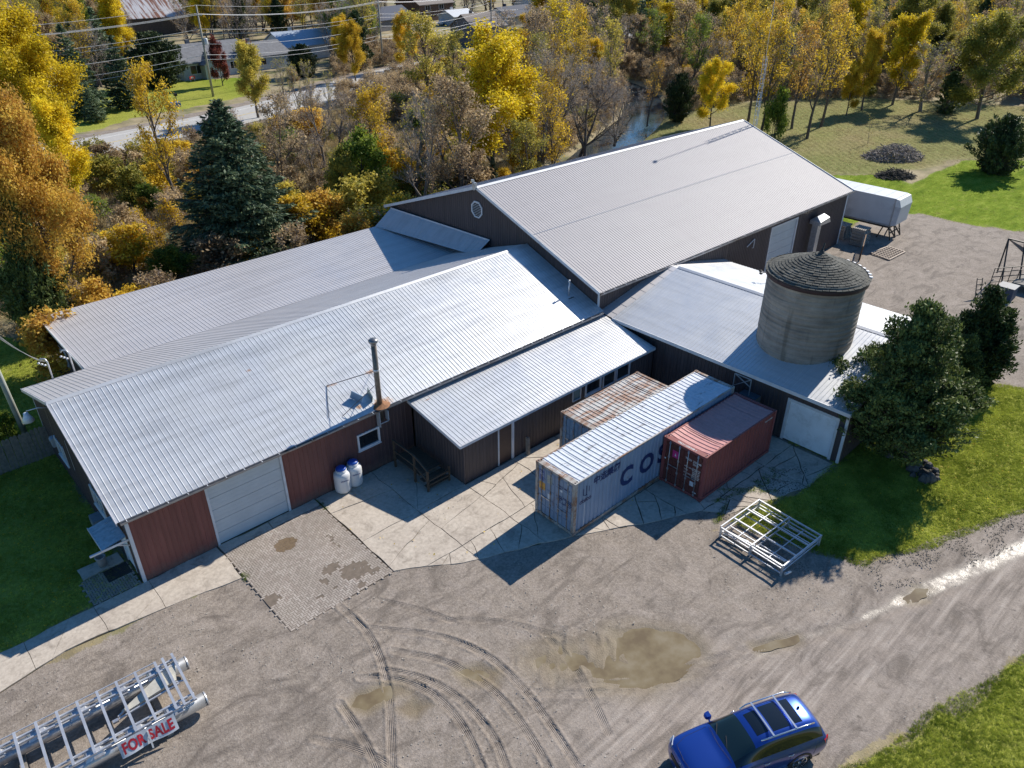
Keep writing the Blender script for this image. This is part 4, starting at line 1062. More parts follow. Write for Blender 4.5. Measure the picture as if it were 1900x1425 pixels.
def container(name, loc, rz, L, H, mats, label, ribs=True, dirt=0):
    side_m, roof_m, frame_m, door_m = mats
    W = 2.438
    t = empty(name, loc, rz, label=label, cat='container')
    f = MB()
    e = .16
    for x in (0, L - e):
        for y in (0, W - e): f.box((x, y, .16), (x + e, y + e, H - .12))
    for y in (0, W - .1):
        f.box((e, y + .0, .02), (L - e, y + .1, .17)); f.box((e, y + .015, H - .075), (L - e, y + .085, H - .015))
    for x in (0, L - .16):
        f.box((x + .005, e, .02), (x + .15, W - e, .17)); f.box((x + .003, e, H - .14), (x + .3 if x == 0 else x + .155, W - e, H - .02))
    f.build('frame', frame_m, t)
    cc = MB()
    for x in (-.004, L - .174):
        for y in (-.004, W - .174):
            for z in (0, H - .118):
                cc.box((x, y, z), (x + .178, y + .178, z + .118))
    co = cc.build('corner_castings', frame_m, t)
    hm = MB()
    for x in (.06, L - .12):
        for y in (.06, W - .12): hm.lathe([(.0, 0), (.045, 0), (.045, .004), (0, .004)], 10, (x + .03, y + .03, H + .001))
    hm.build('casting_holes', black_m, co)
    def corr(n, Lx, amp):
        pr = [(0, 0)]; s = Lx / n
        for i in range(n):
            x = i * s; pr += [(x + s * .25, 0), (x + s * .37, amp), (x + s * .63, amp), (x + s * .75, 0)]
        return pr + [(Lx, 0)]
    n = int(L / .28); pr = corr(n, L - 2 * e, .036)
    for y, sg in ((.05, 1), (W - .05, -1)):
        V_ = []
        for x, d in pr: V_ += [(e + x, y + sg * d, .17), (e + x, y + sg * d, H - .075)]
        F_ = [(2 * i, 2 * i + 2, 2 * i + 3, 2 * i + 1) for i in range(len(pr) - 1)]
        MB().add(V_, F_).build('side_panel', side_m, t)
    # roof: separate pressed sheets
    ns = int(round((L - .45) / 1.17)); sw = (L - .3 - .155) / ns
    for j in range(ns):
        x0 = .3 + j * sw; pr2 = corr(4, sw, .026); V_ = []
        sag = -.015 - .03 * rnd.random() * (1 + dirt)
        for x, d in pr2:
            for q, yy in enumerate((.07, .5, W / 2, W - .5, W - .07)):
                zz = H - .04 + (d if 0 < q < 4 or True else 0) + (sag if q in (1, 2, 3) else 0) * (1 if q != 2 else 1.4)
                V_.append((x0 + x, yy, zz))
        m = len(pr2); F_ = [(5 * i + a, 5 * i + a + 5, 5 * i + a + 6, 5 * i + a + 1) for i in range(m - 1) for a in range(4)]
        MB().add(V_, F_).build('roof_sheet', roof_m, t)
    # far end wall
    pr3 = corr(8, W - 2 * e, .04); V_ = []
    for y, d in pr3: V_ += [(L - .05 - d, e + y, .17), (L - .05 - d, e + y, H - .12)]
    MB().add(V_, [(2 * i, 2 * i + 1, 2 * i + 3, 2 * i + 2) for i in range(len(pr3) - 1)]).build('end_panel', side_m, t)
    # doors at x = 0
    dw = (W - 2 * e) / 2
    for k_ in (0, 1):
        y0 = e + k_ * dw + .006
        d = MB().box((.03, y0, .19), (.06, y0 + dw - .012, H - .16))
        rows_ = 5; hh = (H - .4) / rows_
        for i in range(rows_): d.box((.012, y0 + .05, .23 + i * hh), (.03, y0 + dw / 2 - .04, .23 + (i + 1) * hh - .06)).box((.012, y0 + dw / 2 + .04, .23 + i * hh), (.03, y0 + dw - .062, .23 + (i + 1) * hh - .06))
        dr = d.build('door', door_m, t)
        for q in (.24, .76):
            y = y0 + dw * q
            b = MB().tube([(-.012, y, .1), (-.012, y, H - .08)], .02, 8)
            for z in (.2, .9, 1.6, H - .2): b.box((-.03, y - .045, z - .05), (.03, y + .045, z + .05))
            br = b.build('locking_bar', frame_m if dirt == 0 else galv, dr)
            MB().box((-.045, y, 1.05 + .12 * k_), (-.03, y + (.34 if q < .5 else -.34), 1.09 + .12 * k_)).build('door_handle', galv, dr)
    for z in (.45, 1.1, 1.8, H - .4):
        MB().box((.0, .1, z - .05), (.035, .2, z + .05)).box((.0, W - .2, z - .05), (.035, W - .1, z + .05)).build('hinge', frame_m, t)
    return t
blue_l = paint('container_pale_blue', srgb(132, 152, 178), 0.30, .10)
blue_roof = paint('container_white_roof', srgb(205, 210, 218), 0.37, .08, rustc=(.10, .08, .06))
blue_frame = paint('container_rusty_frame', srgb(168, 165, 160), 0.47, .2)
blue_door = paint('container_door_grey', srgb(132, 148, 170), 0.35, .15)
red_l = paint('container_red', (0.25, 0.075, 0.072), 0.33, .18, rustc=(.12, .05, .035))
red_roof = paint('container_red_roof', (0.56, 0.27, 0.25), 0.30, .12, rustc=(.2, .07, .05))
red_door = paint('container_dark_red', (0.12, 0.040, 0.034), 0.36, .25, rustc=(.16, .07, .03))
ob_side = paint('old_container_blue', srgb(120, 148, 172), 0.40, .2)
ob_roof = paint('old_container_roof', srgb(190, 188, 184), 0.46, .15, rustc=(.26, .12, .06))
cont1 = container('shipping_container', (15.21, -10.28, 0.045), 0.002, 12.19, 2.93, (blue_l, blue_roof, blue_frame, blue_door), 'long pale blue container with large navy letters on its side and a shadowed white roof')
cont2 = container('shipping_container', (21.43, -12.73, 0.045), -0.001, 6.058, 2.591, (red_l, red_roof, red_l, red_door), 'short brick red container on the right of the long pale blue one', dirt=1)
cont3 = container('shipping_container', (19.34, -7.83, 0.045), 0.0, 6.058, 2.591, (ob_side, ob_roof, blue_frame, ob_side), 'short old container with a rust streaked roof, behind the long pale blue one')
for c_ in (cont1, cont2, cont3): c_['group'] = 'shipping containers on the concrete apron'
navy = plain('navy_lettering', (0.012, 0.03, 0.12), .5, vary=.2)
whitel = plain('white_lettering', (.6, .6, .6), .5)
def side_text(parent, txt, size, x, z, mat, y=-0.0, bold=.02, spacing=1.0, nm='lettering', sx=1.0):
    o = link(nm, text_mesh(nm, txt, size, mat, .002, bold, spacing), parent)
    o.matrix_local = Matrix.Translation((x, y, z)) @ Matrix.Rotation(math.pi / 2, 4, 'X') @ Matrix.Scale(sx, 4, (1, 0, 0)); return o
def door_text(parent, txt, size, y, z, mat, nm='lettering', bold=.004):
    o = link(nm, text_mesh(nm, txt, size, mat, .001, bold), parent)
    o.matrix_local = Matrix.Translation((.006, y, z)) @ Matrix.Rotation(-math.pi / 2, 4, 'Z') @ Matrix.Rotation(math.pi / 2, 4, 'X'); return o
for i, ch in enumerate('COSCO'):
    side_text(cont1, ch, 1.42, 3.15 + i * 1.42, 1.02, navy, .043, .05, nm='letter', sx=.95)
side_text(cont1, '中远集团', .46, 1.25, 2.25, navy, .043, .012)
# ship emblem with small lettering below
em = MB()
for (a, b_) in (((.62, 2.35), (.62, 1.98)), ((.80, 2.45), (.80, 1.9)), ((.98, 2.35), (.98, 2.05))): em.bar((a[0], .043, a[1]), (b_[0], .043, b_[1]), .035, .004)
em.bar((.62, .043, 1.99), (.74, .043, 1.93), .03, .004).bar((.74, .043, 1.93), (.86, .043, 1.93), .05, .004)
em.build('emblem', navy, cont1)
side_text(cont1, 'COSCO', .22, .38, 1.58, navy, .043, .012)
MB().box((.72, .04, .25), (.745, .048, 1.5)).build('scratch_stripe', plain('bare_scrape', (.6, .62, .66), .5), cont1)
def decal(parent, y0, y1, z0, z1, mat, nm='sticker', **kw):
    return MB().box((.006, y0, z0), (.011, y1, z1)).build(nm, mat, parent, **kw)
st_blue = plain('sticker_blue', (.03, .09, .28), .4); st_white = plain('sticker_white', (.55, .6, .65), .4); st_or = plain('sticker_orange', (.55, .28, .05), .6, vary=.3, scale=20); st_gr = plain('sticker_grey', (.33, .34, .30), .6, vary=.3, scale=15)
decal(cont1, 1.88, 2.2, 2.05, 2.62, st_blue); MB().bar((.004, 1.95, 2.3), (.004, 2.14, 2.42), .003, .05).bar((.004, 1.95, 2.42), (.004, 2.14, 2.52), .003, .04).build('sticker_mark', st_white, cont1)
decal(cont1, 1.82, 2.2, 1.55, 1.95, st_or); decal(cont1, 1.4, 1.7, 2.1, 2.55, st_gr); decal(cont1, 1.45, 1.65, 1.2, 1.5, st_white); decal(cont1, .75, .88, 2.05, 2.2, st_white)
door_text(cont1, 'CBHU 336\n45G1', .13, 1.05, 2.3, navy); door_text(cont1, 'MAX. GW.\nTARE\nNET\nCU. CAP.', .11, 1.0, 1.75, navy); door_text(cont1, '812 7', .13, .6, 2.3, navy); door_text(cont1, '30480 KG\n 3890 KG\n26590 KG\n2700 CF', .1, .58, 1.75, navy)
pink = plain('sticker_pink', (.50, .035, .20), .4)
decal(cont2, 1.5, 1.86, 1.7, 2.1, pink); MB().add([(.004, 1.73, 1.8), (.004, 1.63, 1.8), (.004, 1.68, 1.98)], [(0, 1, 2)]).build('sticker_mark', st_white, cont2)
door_text(cont2, 'TRLU', .15, 1.12, 1.98, whitel); door_text(cont2, '225448 1\n22G1', .15, .68, 1.98, whitel)
door_text(cont2, 'MAX. GROSS\n\nTARE\n\nPAYLOAD\n\nCU. CAP.', .09, 1.12, 1.55, whitel, bold=.002); door_text(cont2, '30480 KGS\n67200 LBS\n 2220 KGS\n 4890 LBS\n28260 KGS\n62310 LBS', .1, .68, 1.6, whitel, bold=.002)
decal(cont2, .5, .72, .62, .88, st_white); decal(cont2, .3, .5, .3, .36, st_white); decal(cont2, 2.2, 2.38, 1.38, 1.46, st_white)
o = link('lettering', text_mesh('lettering', 'TRLU 225448 1', .17, whitel, .001, .004), cont2); o.matrix_local = Matrix.Translation((.09, 1.75, 2.591 + .004 - .02)) @ Matrix.Rotation(-math.pi / 2, 4, 'Z')
o = link('lettering', text_mesh('lettering', 'CBHU 336812 7', .15, whitel, .001, .004), cont1); o.matrix_local = Matrix.Translation((.1, 1.75, 2.93 - .017)) @ Matrix.Rotation(-math.pi / 2, 4, 'Z')
side_text(cont2, 'TRLU 225448 1', .12, 5.1, 2.2, whitel, .043, .003); 

# ================================================================ LPG TANKS, STEPS
tank_w = plain('tank_white', (.62, .63, .64), .35, vary=.06); tank_b = plain('tank_blue', (.02, .09, .42), .35)
for i, (x, y, sc, lb) in enumerate(((9.42, -.42, 1.0, 'white gas tank with a blue cap against the wall, the nearer left one'), (10.12, -.36, 1.0, 'white gas tank with a blue cap against the wall, the right one of the two'))):
    t = empty('gas_tank', (x, y, .05), rz=.4, label=lb, cat='gas tank', group='gas tanks by the window')
    MB().lathe([(.0, 0), (.3, .0), (.31, .03), (.385, .10), (.4, .2), (.4, .95), (.375, 1.06), (.3, 1.14), (.0, 1.2)], 28).build('tank_body', tank_w, t)
    MB().lathe([(.27, 1.1), (.27, 1.3), (.25, 1.3), (.25, 1.1)], 24).build('valve_collar', tank_w, t)
    MB().lathe([(.0, 1.42), (.15, 1.41), (.24, 1.36), (.26, 1.3), (.23, 1.3), (0, 1.3)], 24).build('cap', tank_b, t)
    o = link('lettering', text_mesh('lettering', 'PROPANE', .09, plain('tank_letter', (.03, .05, .2), .5), .002, .002), t)
    o.matrix_local = Matrix.Rotation(-.6, 4, 'Z') @ Matrix.Translation((-.2, -.405, .78)) @ Matrix.Rotation(math.pi / 2, 4, 'X')
wr = plain('brown_wood', (.085, .06, .04), .8, vary=.25, scale=8)
st = empty('side_steps', (12.3, -3.4, .04), label='dark wooden landing steps with railings in the shaded corner', cat='steps')
for i, (z0, z1) in enumerate(((0, .2), (.2, .4), (.4, .62))):
    for q in range(2): MB().box((.1 + i * .0, .1 + i * .34 + q * .17, z1 - .04), (1.45, .26 + i * .34 + q * .17, z1)).build('step', wr, st)
MB().box((.1, 1.14, .58), (1.45, 2.9, .62)).build('landing', wr, st)
pb = MB()
for y, z in ((.1, 1.25), (1.15, 1.6), (2.85, 1.6)): pb.bar((.1, y, 0), (.1, y, z), .09)
pb.bar((1.4, .1, 0), (1.4, .1, .9), .07)
pb.build('rail_post', wr, st)
bars('handrail', [((.1, 0, 1.2), (.1, 1.15, 1.6)), ((.1, 1.15, 1.6), (.1, 2.95, 1.6)), ((.1, 0, .6), (.1, 1.15, 1.0)), ((.1, 1.15, 1.0), (.1, 2.9, 1.0)), ((.1, .1, .35), (1.4, .1, .35)), ((.1, .1, .62), (1.4, .1, .62))], .07, wr, st)
pl = MB().box((-.1, -.1, 0), (.06, .06, .95)); o = pl.build('plank', wood_grey, label='short pale plank leaning against the lean-to wall', cat='plank'); o.location = (18.1, -4.35, .05); o.rotation_euler = (-.18, .12, 0)
# pot under the canopy, doormat
pt = MB().lathe([(.0, 0), (.16, 0), (.2, .3), (.19, .42), (.22, .44), (.22, .48), (.17, .48), (.15, .3), (0, .3)], 18); pt.build('plant_pot', plain('pot_grey', (.30, .29, .28), .7), loc=(-.95, 2.15, .09), label='grey round pot standing under the small side canopy', cat='pot')
MB().box((-1.1, .95, .03), (-.15, 1.75, .05)).build('doormat', black_m, label='black mat on the shaded pavers by the side door', cat='mat')

# ================================================================ ALUMINIUM RACKS
alu = NT('aluminium'); p = alu.pos(); alu.set(base=alu.ramp(alu.noise(p, 3, 4), [(.3, (.52, .53, .56)), (.7, (.68, .69, .71))]), rough=.38, metal=.55); alu = alu.m
rk = empty('frame_stack', (19.93, -17.92, 0), -0.05, label='stack of bare aluminium grid frames lying on the gravel by the grass', cat='frame stack')
RW, RD = 2.95, 3.2
def grid_frame(z, x0, y0, x1, y1, nx_, ny_, w_=.06):
    fr = empty('grid_frame', parent=rk)
    for i in range(nx_ + 1):
        x = x0 + (x1 - x0) * i / nx_
        MB().box((x - w_ / 2, y0, z - w_ / 2), (x + w_ / 2, y1, z + w_ / 2)).build('rail' if i in (0, nx_) else 'crossbar', alu, fr)
    for j in range(ny_ + 1):
        y = y0 + (y1 - y0) * j / ny_; q = .006
        MB().box((x0, y - w_ / 2 + q, z + w_ / 2 - .004), (x1, y + w_ / 2 - q, z + w_ / 2 + .04)).build('rail' if j in (0, ny_) else 'crossbar', alu, fr)
grid_frame(.56, 0, .0, RW, 3.2, 3, 2, .065)
grid_frame(.36, .05, .04, RW - .04, 1.54, 5, 2, .045)
grid_frame(.35, .05, 1.7, RW - .04, 3.16, 5, 2, .045)
grid_frame(.14, .0, .05, RW, 3.2, 1, 2, .05)
lg = MB()
for x in (.02, RW - .02):
    for y in (.03, 1.6, RD - .03): lg.box((x - .04, y - .04, 0), (x + .04, y + .04, .56))
lg.build('legs', alu, rk)
for a_, b_ in (((.1, 3.05, .45), (.5, .2, .4)), ((.12, 3.1, .2), (.45, 2.0, .3)), ((RW - .1, .1, .2), (RW - .3, 1.4, .3))): bars('diagonal_brace', [(a_, b_)], .06, alu, rk)
MB().tube([(.05, -.12, .2), (.35, -.2, .2)], .06, 10).build('tube_end', alu, rk)

# ================================================================ PONTOON FRAME WITH BANNER
pf = empty('pontoon_frame', (-1.0, -6.6, 0), -0.066, label='long aluminium pontoon frame on two big metal tubes with a for sale banner', cat='pontoon')
tube_m = NT('pontoon_tube'); p = tube_m.pos(); tube_m.set(base=tube_m.ramp(tube_m.noise(p, 1.4, 5), [(.3, (.34, .36, .40)), (.7, (.50, .50, .50))]), rough=.36, metal=.7)
tube_m = tube_m.m
for y in (-1.02, .92):
    MB().tube([(.45, y, .52), (-10.5, y, .52)], .25, 28).build('pontoon_tube', tube_m, pf)
    e = MB().lathe([(.26, 0), (.26, .05), (.22, .06), (.0, .02)], 28).build('tube_cap', galv, pf); e.matrix_local = Matrix.Translation((.45, y, .52)) @ Matrix.Rotation(math.pi / 2, 4, 'Y')
for i, x in enumerate([.13, -.2, -.47] + [-.52 - .63 * j for j in range(1, 16)]):
    MB().box((x - .042, -1.22, .90), (x + .042, 1.26, .97)).build('cross_beam', alu, pf)
for y in (-1.12, -.86, .78, 1.04):
    MB().box((-10.3, y - .03, .82), (.2, y + .03, .895)).build('long_rail', alu, pf)
MB().box((-10.3, 1.22, .93), (-.45, 1.25, .96)).build('side_rail', alu, pf)
for y in (-1.02, .92):
    for j in range(9):
        x = -.25 - 1.26 * j
        MB().prism([(x, y - .2, .72), (x - .62, y - .2, .72), (x - .52, y - .12, .83), (x - .1, y - .12, .83)], (0, .32, 0)).build('bracket_plate', alu, pf)
        MB().box((x - .35, y - .26, .74), (x - .05, y + .26, .79)).build('saddle', galv, pf)
MB().add([(.12, .95, .80), (-.1, .05, .80), (-1.75, -.1, .74), (-1.95, .02, .74), (.12, .95, .88), (-.1, .05, .9), (-1.75, -.1, .82), (-1.95, .02, .82)], [(0, 1, 2, 3), (4, 7, 6, 5), (0, 4, 5, 1), (1, 5, 6, 2), (2, 6, 7, 3), (3, 7, 4, 0)]).build('wedge_plate', plain('cream_plate', (.55, .52, .44), .4, .2), pf)
bars('diagonal_rod', [((.1, .95, .82), (-2.1, -.1, .76)), ((-.05, -.1, .84), (-2.1, -.2, .76)), ((.1, -.1, .84), (-.5, .2, .8))], .055, alu, pf)
MB().box((-2.3, -.28, .72), (-2.12, -.16, .8)).build('clevis', galv, pf)
ban = NT('banner_vinyl'); p = ban.pos(); ban.set(base=ban.ramp(ban.noise(p, 3, 3), [(.3, (.50, .52, .56)), (.7, (.60, .62, .66))]), rough=.45); ban.bump(ban.noise(p, 5, 2), .3, .03)
V_ = []; F_ = []; bx0, bx1 = -2.42, -.62; NX, NZ = 24, 6
def banp(x, q):   # q 0 top .. 1 bottom
    s = (x - bx0) / (bx1 - bx0)
    return (x, -1.25 - .20 * q - .03 * math.sin(s * 9) * q - .05 * q * q, .90 - .50 * q + .02 * math.sin(s * 6.3))
for i in range(NX + 1):
    for j in range(NZ + 1): V_.append(banp(bx0 + (bx1 - bx0) * i / NX, j / NZ))
for i in range(NX):
    for j in range(NZ): a = i * (NZ + 1) + j; F_.append((a, a + 1, a + NZ + 2, a + NZ + 1))
bo = MB().add(V_, F_, smooth=True).build('banner', ban.m, pf)
tm = text_mesh('lettering', 'FOR SALE', .37, plain('red_lettering', (.42, .015, .03), .5), 0.0, .014, 1.08)
xs_ = [v_.co.x for v_ in tm.vertices]; x0_, x1_ = min(xs_), max(xs_)
for v_ in tm.vertices:
    x = bx0 + .1 + (v_.co.x - x0_) / (x1_ - x0_) * (bx1 - bx0 - .2); q = .80 - v_.co.y * 2.45
    P_ = banp(x, max(0.02, min(.98, q))); v_.co = (P_[0], P_[1] - .012, P_[2] + .004)
link('lettering', tm, bo)
MB().bar((-1.5, -1.3, .8), (-1.52, -1.62, .30), .05).build('banner_tie', whitel, bo)
for x in (-.9, -5, -9): MB().box((x - .1, -1.3, 0), (x + .1, 1.2, .2)).build('timber_block', wood_grey, pf)

# ================================================================ YARD BEHIND: TRAILER, PALLETS, PANELS
tr = empty('box_trailer', (63.7, -2.5, 0), 0.03, label='white box trailer body parked on trestle legs behind the barn', cat='trailer')
wht = plain('trailer_white', (.58, .59, .61), .45, vary=.08, scale=.8, dirt=(.4, .4, .4)); wroof = plain('trailer_roof', (.68, .69, .70), .35, vary=.08)
MB().box((0, 0, 1.25), (2.5, 9.0, 3.65)).build('box_body', wht, tr)
for j in range(9): MB().box((-.02, j * 1.0 + .0, 3.652), (2.52, j * 1.0 + .98, 3.69)).build('roof_panel', wroof, tr)
MB().prism([(0.02, -.55, 3.0), (.02, -.02, 3.0), (.02, -.02, 3.66), (.02, -.3, 3.62)], (2.46, 0, 0)).build('wind_fairing', wroof, tr)
MB().prism([(0.05, -.45, 1.4), (.05, -.01, 1.25), (.05, -.01, 3.0), (.05, -.55, 3.0)], (2.4, 0, 0)).build('front_wall', wht, tr)
MB().box((-.03, 0, 1.2), (0, 9, 1.35)).box((-.03, -.03, 1.25), (.06, .06, 3.65)).build('edge_rail', galv, tr)
bars('trestle', [((.1, .1, 1.25), (.1, -.3, 0)), ((.1, .5, 1.25), (.1, .9, 0)), ((1.2, .1, 1.25), (1.2, -.3, 0)), ((2.3, .1, 1.25), (2.3, -.3, 0)), ((2.3, .5, 1.25), (2.3, .9, 0)), ((.1, -.1, .6), (2.3, -.1, .6)), ((.1, .1, 1.2), (1.2, -.3, 0)), ((1.2, .1, 1.2), (2.3, -.3, 0))], .09, steel_dark, tr)
for y in (6.6, 7.8):
    for x in (.25, 2.25): MB().tube([(x - .14, y, .5), (x + .14, y, .5)], .5, 20).build('wheel', black_m, tr)
MB().box((.1, 0, 1.02), (2.4, 9, 1.2)).build('chassis', steel_dark, tr)
bx = MB().box((0, 0, 0), (1.9, .8, .28)).box((.05, .05, .28), (1.85, .75, .3)); bx.build('metal_tray', plain('tray_blue_grey', (.25, .30, .36), .4), loc=(61.9, 1.2, .12), rot=(0, 0, 1.7), label='long bluish metal tray lying in the shade under the trailer', cat='tray')
pal_w = plain('pallet_wood', (.36, .33, .29), .85, vary=.3, scale=4)
def pallet():
    m = MB()
    for i in range(7): m.box((0, i * .165, .11), (1.2, i * .165 + .1, .13))
    for i in range(3): m.box((.0, i * .5, .0), (1.2, i * .5 + .09, .02))
    for i in range(3): m.box((i * .555, 0, .02), (i * .555 + .09, 1.09, .11))
    return m.mesh('pallet', pal_w)
pm = pallet()
plab = ['pallets in the nearer, tallest stack at the barn corner', 'pallets in the middle stack at the barn corner', 'pallets in the low stack farthest from the camera']
for s_, (px_, py_, n) in enumerate(((60.3, -1.9, 11), (60.9, .1, 9), (61.9, 2.0, 6))):
    for i in range(n):
        o = link('pallet', pm, loc=(px_ + rnd.uniform(-.05, .05), py_ + rnd.uniform(-.05, .05), .02 + i * .135), rot=(0, 0, rnd.uniform(-.05, .05)), cat='pallet', group='stacked wooden pallets, stack %s' % ('nearest', 'middle', 'farthest')[s_])
        o['label'] = ('topmost of the ' if i == n - 1 else 'bottom one of the ' if i == 0 else 'one of the wooden ') + plab[s_]
fp = empty('barred_panel', (57.0, -3.3, 0), 0.0, label='upright dark steel barred panel leaning beside the silo roof', cat='panel')
dv = Vector((3.6, 1.4, 0)).normalized()
brn = plain('rust_brown', (.14, .075, .04), .8, vary=.3, scale=5)
def pp_(s, z): return Vector((dv.x * s * 1.0, dv.y * s, z)) + Vector((.25 * z * .3, -.0, 0))
bars('panel_frame', [(pp_(0, .1), pp_(3.2, .1)), (pp_(0, 1.25), pp_(3.2, 1.25)), (pp_(0, .1), pp_(0, 1.25)), (pp_(3.2, .1), pp_(3.2, 1.25))], .08, brn, fp)
for i in range(1, 11): bars('panel_bar', [(pp_(3.2 * i / 11, .1), pp_(3.2 * i / 11, 1.25))], .05, brn, fp)
lf = empty('lattice_frame', (58.9, -4.9, 0), 0.0, label='pale wooden lattice frame lying flat on the rear gravel', cat='frame')
A_, B_, C_, D_ = Vector((.1, 0, .08)), Vector((2.9, -.1, .08)), Vector((3.0, 1.4, .12)), Vector((.5, 1.75, .1))
tan = plain('pale_timber', (.42, .34, .27), .8, vary=.2, scale=6)
bars('outer_frame', [(A_, B_), (B_, C_), (C_, D_), (D_, A_)], .13, tan, lf, .08)
for i in range(1, 8): bars('lath', [(A_.lerp(B_, i / 8), D_.lerp(C_, i / 8))], .06, tan, lf)
for i in range(1, 6): bars('lath', [(A_.lerp(D_, i / 6) + Vector((0, 0, .03)), B_.lerp(C_, i / 6) + Vector((0, 0, .03)))], .06, tan, lf)
# scrap trailer with angled panel, cage and a blue box at the right edge
sb = empty('scrap_rack', (59.6, -13.2, 0), 0.0, label='rusty frame rack with a tall slanting brown panel at the right edge', cat='rack')
bars('a_frame', [((0, 0, .4), (2.0, 1.0, 3.2)), ((1.0, -.9, .4), (2.6, .0, 3.0)), ((0, 0, .4), (1.0, -.9, .4)), ((2.0, 1.0, 3.2), (2.6, 0, 3.0)), ((2.0, 1.0, 3.2), (2.0, 1.0, .4))], .09, steel_dark, sb)
MB().add([(2.0, 1.0, 3.2), (2.9, -.4, 2.4), (3.9, -2.3, .8), (3.0, -1.6, 1.2), (2.06, 1.03, 3.14), (2.96, -.37, 2.34), (3.96, -2.27, .74), (3.06, -1.57, 1.14)], [(0, 1, 2, 3), (4, 7, 6, 5), (0, 4, 5, 1), (1, 5, 6, 2), (2, 6, 7, 3), (3, 7, 4, 0)]).build('slanted_panel', plain('brown_panel', (.24, .17, .14), .7), sb)
cage = [((-.6, .6, z), (2.6, -1.4, z)) for z in (.5, .9, 1.3, 1.6)] + [((-.6 + i * .64, .6 - i * .4, .2), (-.6 + i * .64, .6 - i * .4, 1.6)) for i in range(6)]
bars('cage_bars', cage, .05, steel_dark, sb)
MB().box((.2, -2.6, .5), (3.4, -.6, .65)).build('deck', wood_grey, sb)
for x, y in ((.7, -2.5), (2.6, -2.5)): MB().tube([(x, y, .35), (x, y - .2, .35)], .35, 14).build('wheel', black_m, sb)
MB().box((-.9, -2.0, 0), (.2, -.9, .9)).box((-.95, -2.05, .9), (.25, -.85, .95)).build('storage_box', plain('box_blue', (.06, .08, .12), .6), loc=(58.4, -12.6, 0), label='small dark blue box beside the rack behind the cedars', cat='box')
bars('leaning_ladder', [((0, 0, 0), (.8, .5, 1.3)), ((.35, -.25, 0), (1.15, .25, 1.3))] + [((.0 + .8 * t_, .5 * t_, 1.3 * t_), (.35 + .8 * t_, -.25 + .5 * t_, 1.3 * t_)) for t_ in (.2, .45, .7, .95)], .05, steel_dark, None, loc=(56.0, -12.7, 0), label='short ladder leaning on the small blue box', cat='ladder')
# fire pit ring under the cedar
fpit = empty('fire_pit', (31.8, -18.95, 0), label='low ring of dark stones on the shaded grass beside the big cedar', cat='fire pit')
for i in range(14):
    a = 2 * math.pi * i / 14; m = MB(); s0 = rnd.uniform(.12, .34)
    m.lathe([(0, 0), (s0, .02), (s0 * 1.05, s0 * .5), (s0 * .6, s0 * 1.2), (0, s0 * 1.35)], 5, ((.62 + rnd.uniform(-.15, .25)) * math.cos(a), (.62 + rnd.uniform(-.15, .2)) * math.sin(a), -.02), smooth=False).build('stone', plain('dark_stone', (.085, .08, .08), .9, vary=.5, scale=5, bump=.4) if i == 0 else bpy.data.materials['dark_stone'], fpit)
MB().lathe([(.52, .05), (.0, .08)], 14).build('ash', plain('ash', (.05, .045, .04), .95), fpit)

# ================================================================ POLES, WIRES, TOWER, FENCES
pole_w = plain('pole_wood', (.30, .29, .25), .85, vary=.2, scale=4); conc_pole = plain('pole_grey', (.42, .42, .40), .8)
wire_m = plain('wire', (.55, .56, .58), .5, .2); wire_d = plain('dark_wire', (.25, .25, .26), .6)
def pole(x, y, h, lab, r0=.17, r1=.11, arms=(), tr=False, mat=pole_w, lean=(0, 0), grp=None):
    t = empty('utility_pole', (x, y, 0), label=lab, cat='pole', group=grp)
    MB().tube([(0, 0, -.2), (lean[0] * .5, lean[1] * .5, h * .5), (lean[0], lean[1], h)], [r0, (r0 + r1) / 2, r1], 12).build('pole_shaft', mat, t)
    for z, w_, az in arms:
        MB().bar((-w_ / 2 * math.cos(az), -w_ / 2 * math.sin(az), z), (w_ / 2 * math.cos(az), w_ / 2 * math.sin(az), z), .1, .12).build('crossarm', mat, t)
        for s_ in (-.45, 0, .45): MB().lathe([(0, .0), (.06, .0), (.05, .1), (.07, .14), (0, .2)], 8, (w_ * s_ * math.cos(az), w_ * s_ * math.sin(az), z + .06)).build('insulator', conc_pole, t)
    if tr: MB().lathe([(0, 0), (.28, 0), (.3, .05), (.3, .85), (.22, .95), (0, 1.0)], 14, (.42, -.15, h * .58)).build('transformer', plain('transformer_grey', (.55, .58, .6), .4) if 'transformer_grey' not in bpy.data.materials else bpy.data.materials['transformer_grey'], t)
    return t
pA = (49.3, 103.6); HA = 13.6
pole(*pA, HA, 'tall roadside power pole with a transformer in front of the grey blue house', .2, .12, [(HA - 1.4, 1.6, 1.9)], True)
pB = (88.8, 112.0); HB = 13.0
pole(*pB, HB, 'roadside power pole between yellow trees, right of the tall near one', .2, .12, [(HB - 1.4, 1.6, 1.9)])
pC = (129.0, 124.5)
pole(*pC, 13.0, 'distant roadside power pole by the light grey gabled house', .18, .1, [(11.4, 1.6, 1.7)])
pD = (1.0, 96.0)
pole(*pD, 13.4, 'roadside power pole outside the left edge', .2, .12, [(12.0, 1.6, 1.9)])
pE = (172, 134); pF = (-50, 92)
def wire(name, P, Q, sag, r, mat, parent=None, n=12, **kw):
    P = Vector(P); Q = Vector(Q)
    pts = [P.lerp(Q, i / n) - Vector((0, 0, sag * 4 * (i / n) * (1 - i / n))) for i in range(n + 1)]
    return MB().tube(pts, r, 4, caps=False).build(name, mat, parent, **kw)
chain = [pF + (13.5,), pD + (13.4,), pA + (13.6,), pB + (13.0,), pC + (13.0,), pE + (13.0,)]
wt = empty('power_lines', label='bundle of power lines strung along the road between the poles', cat='power lines')
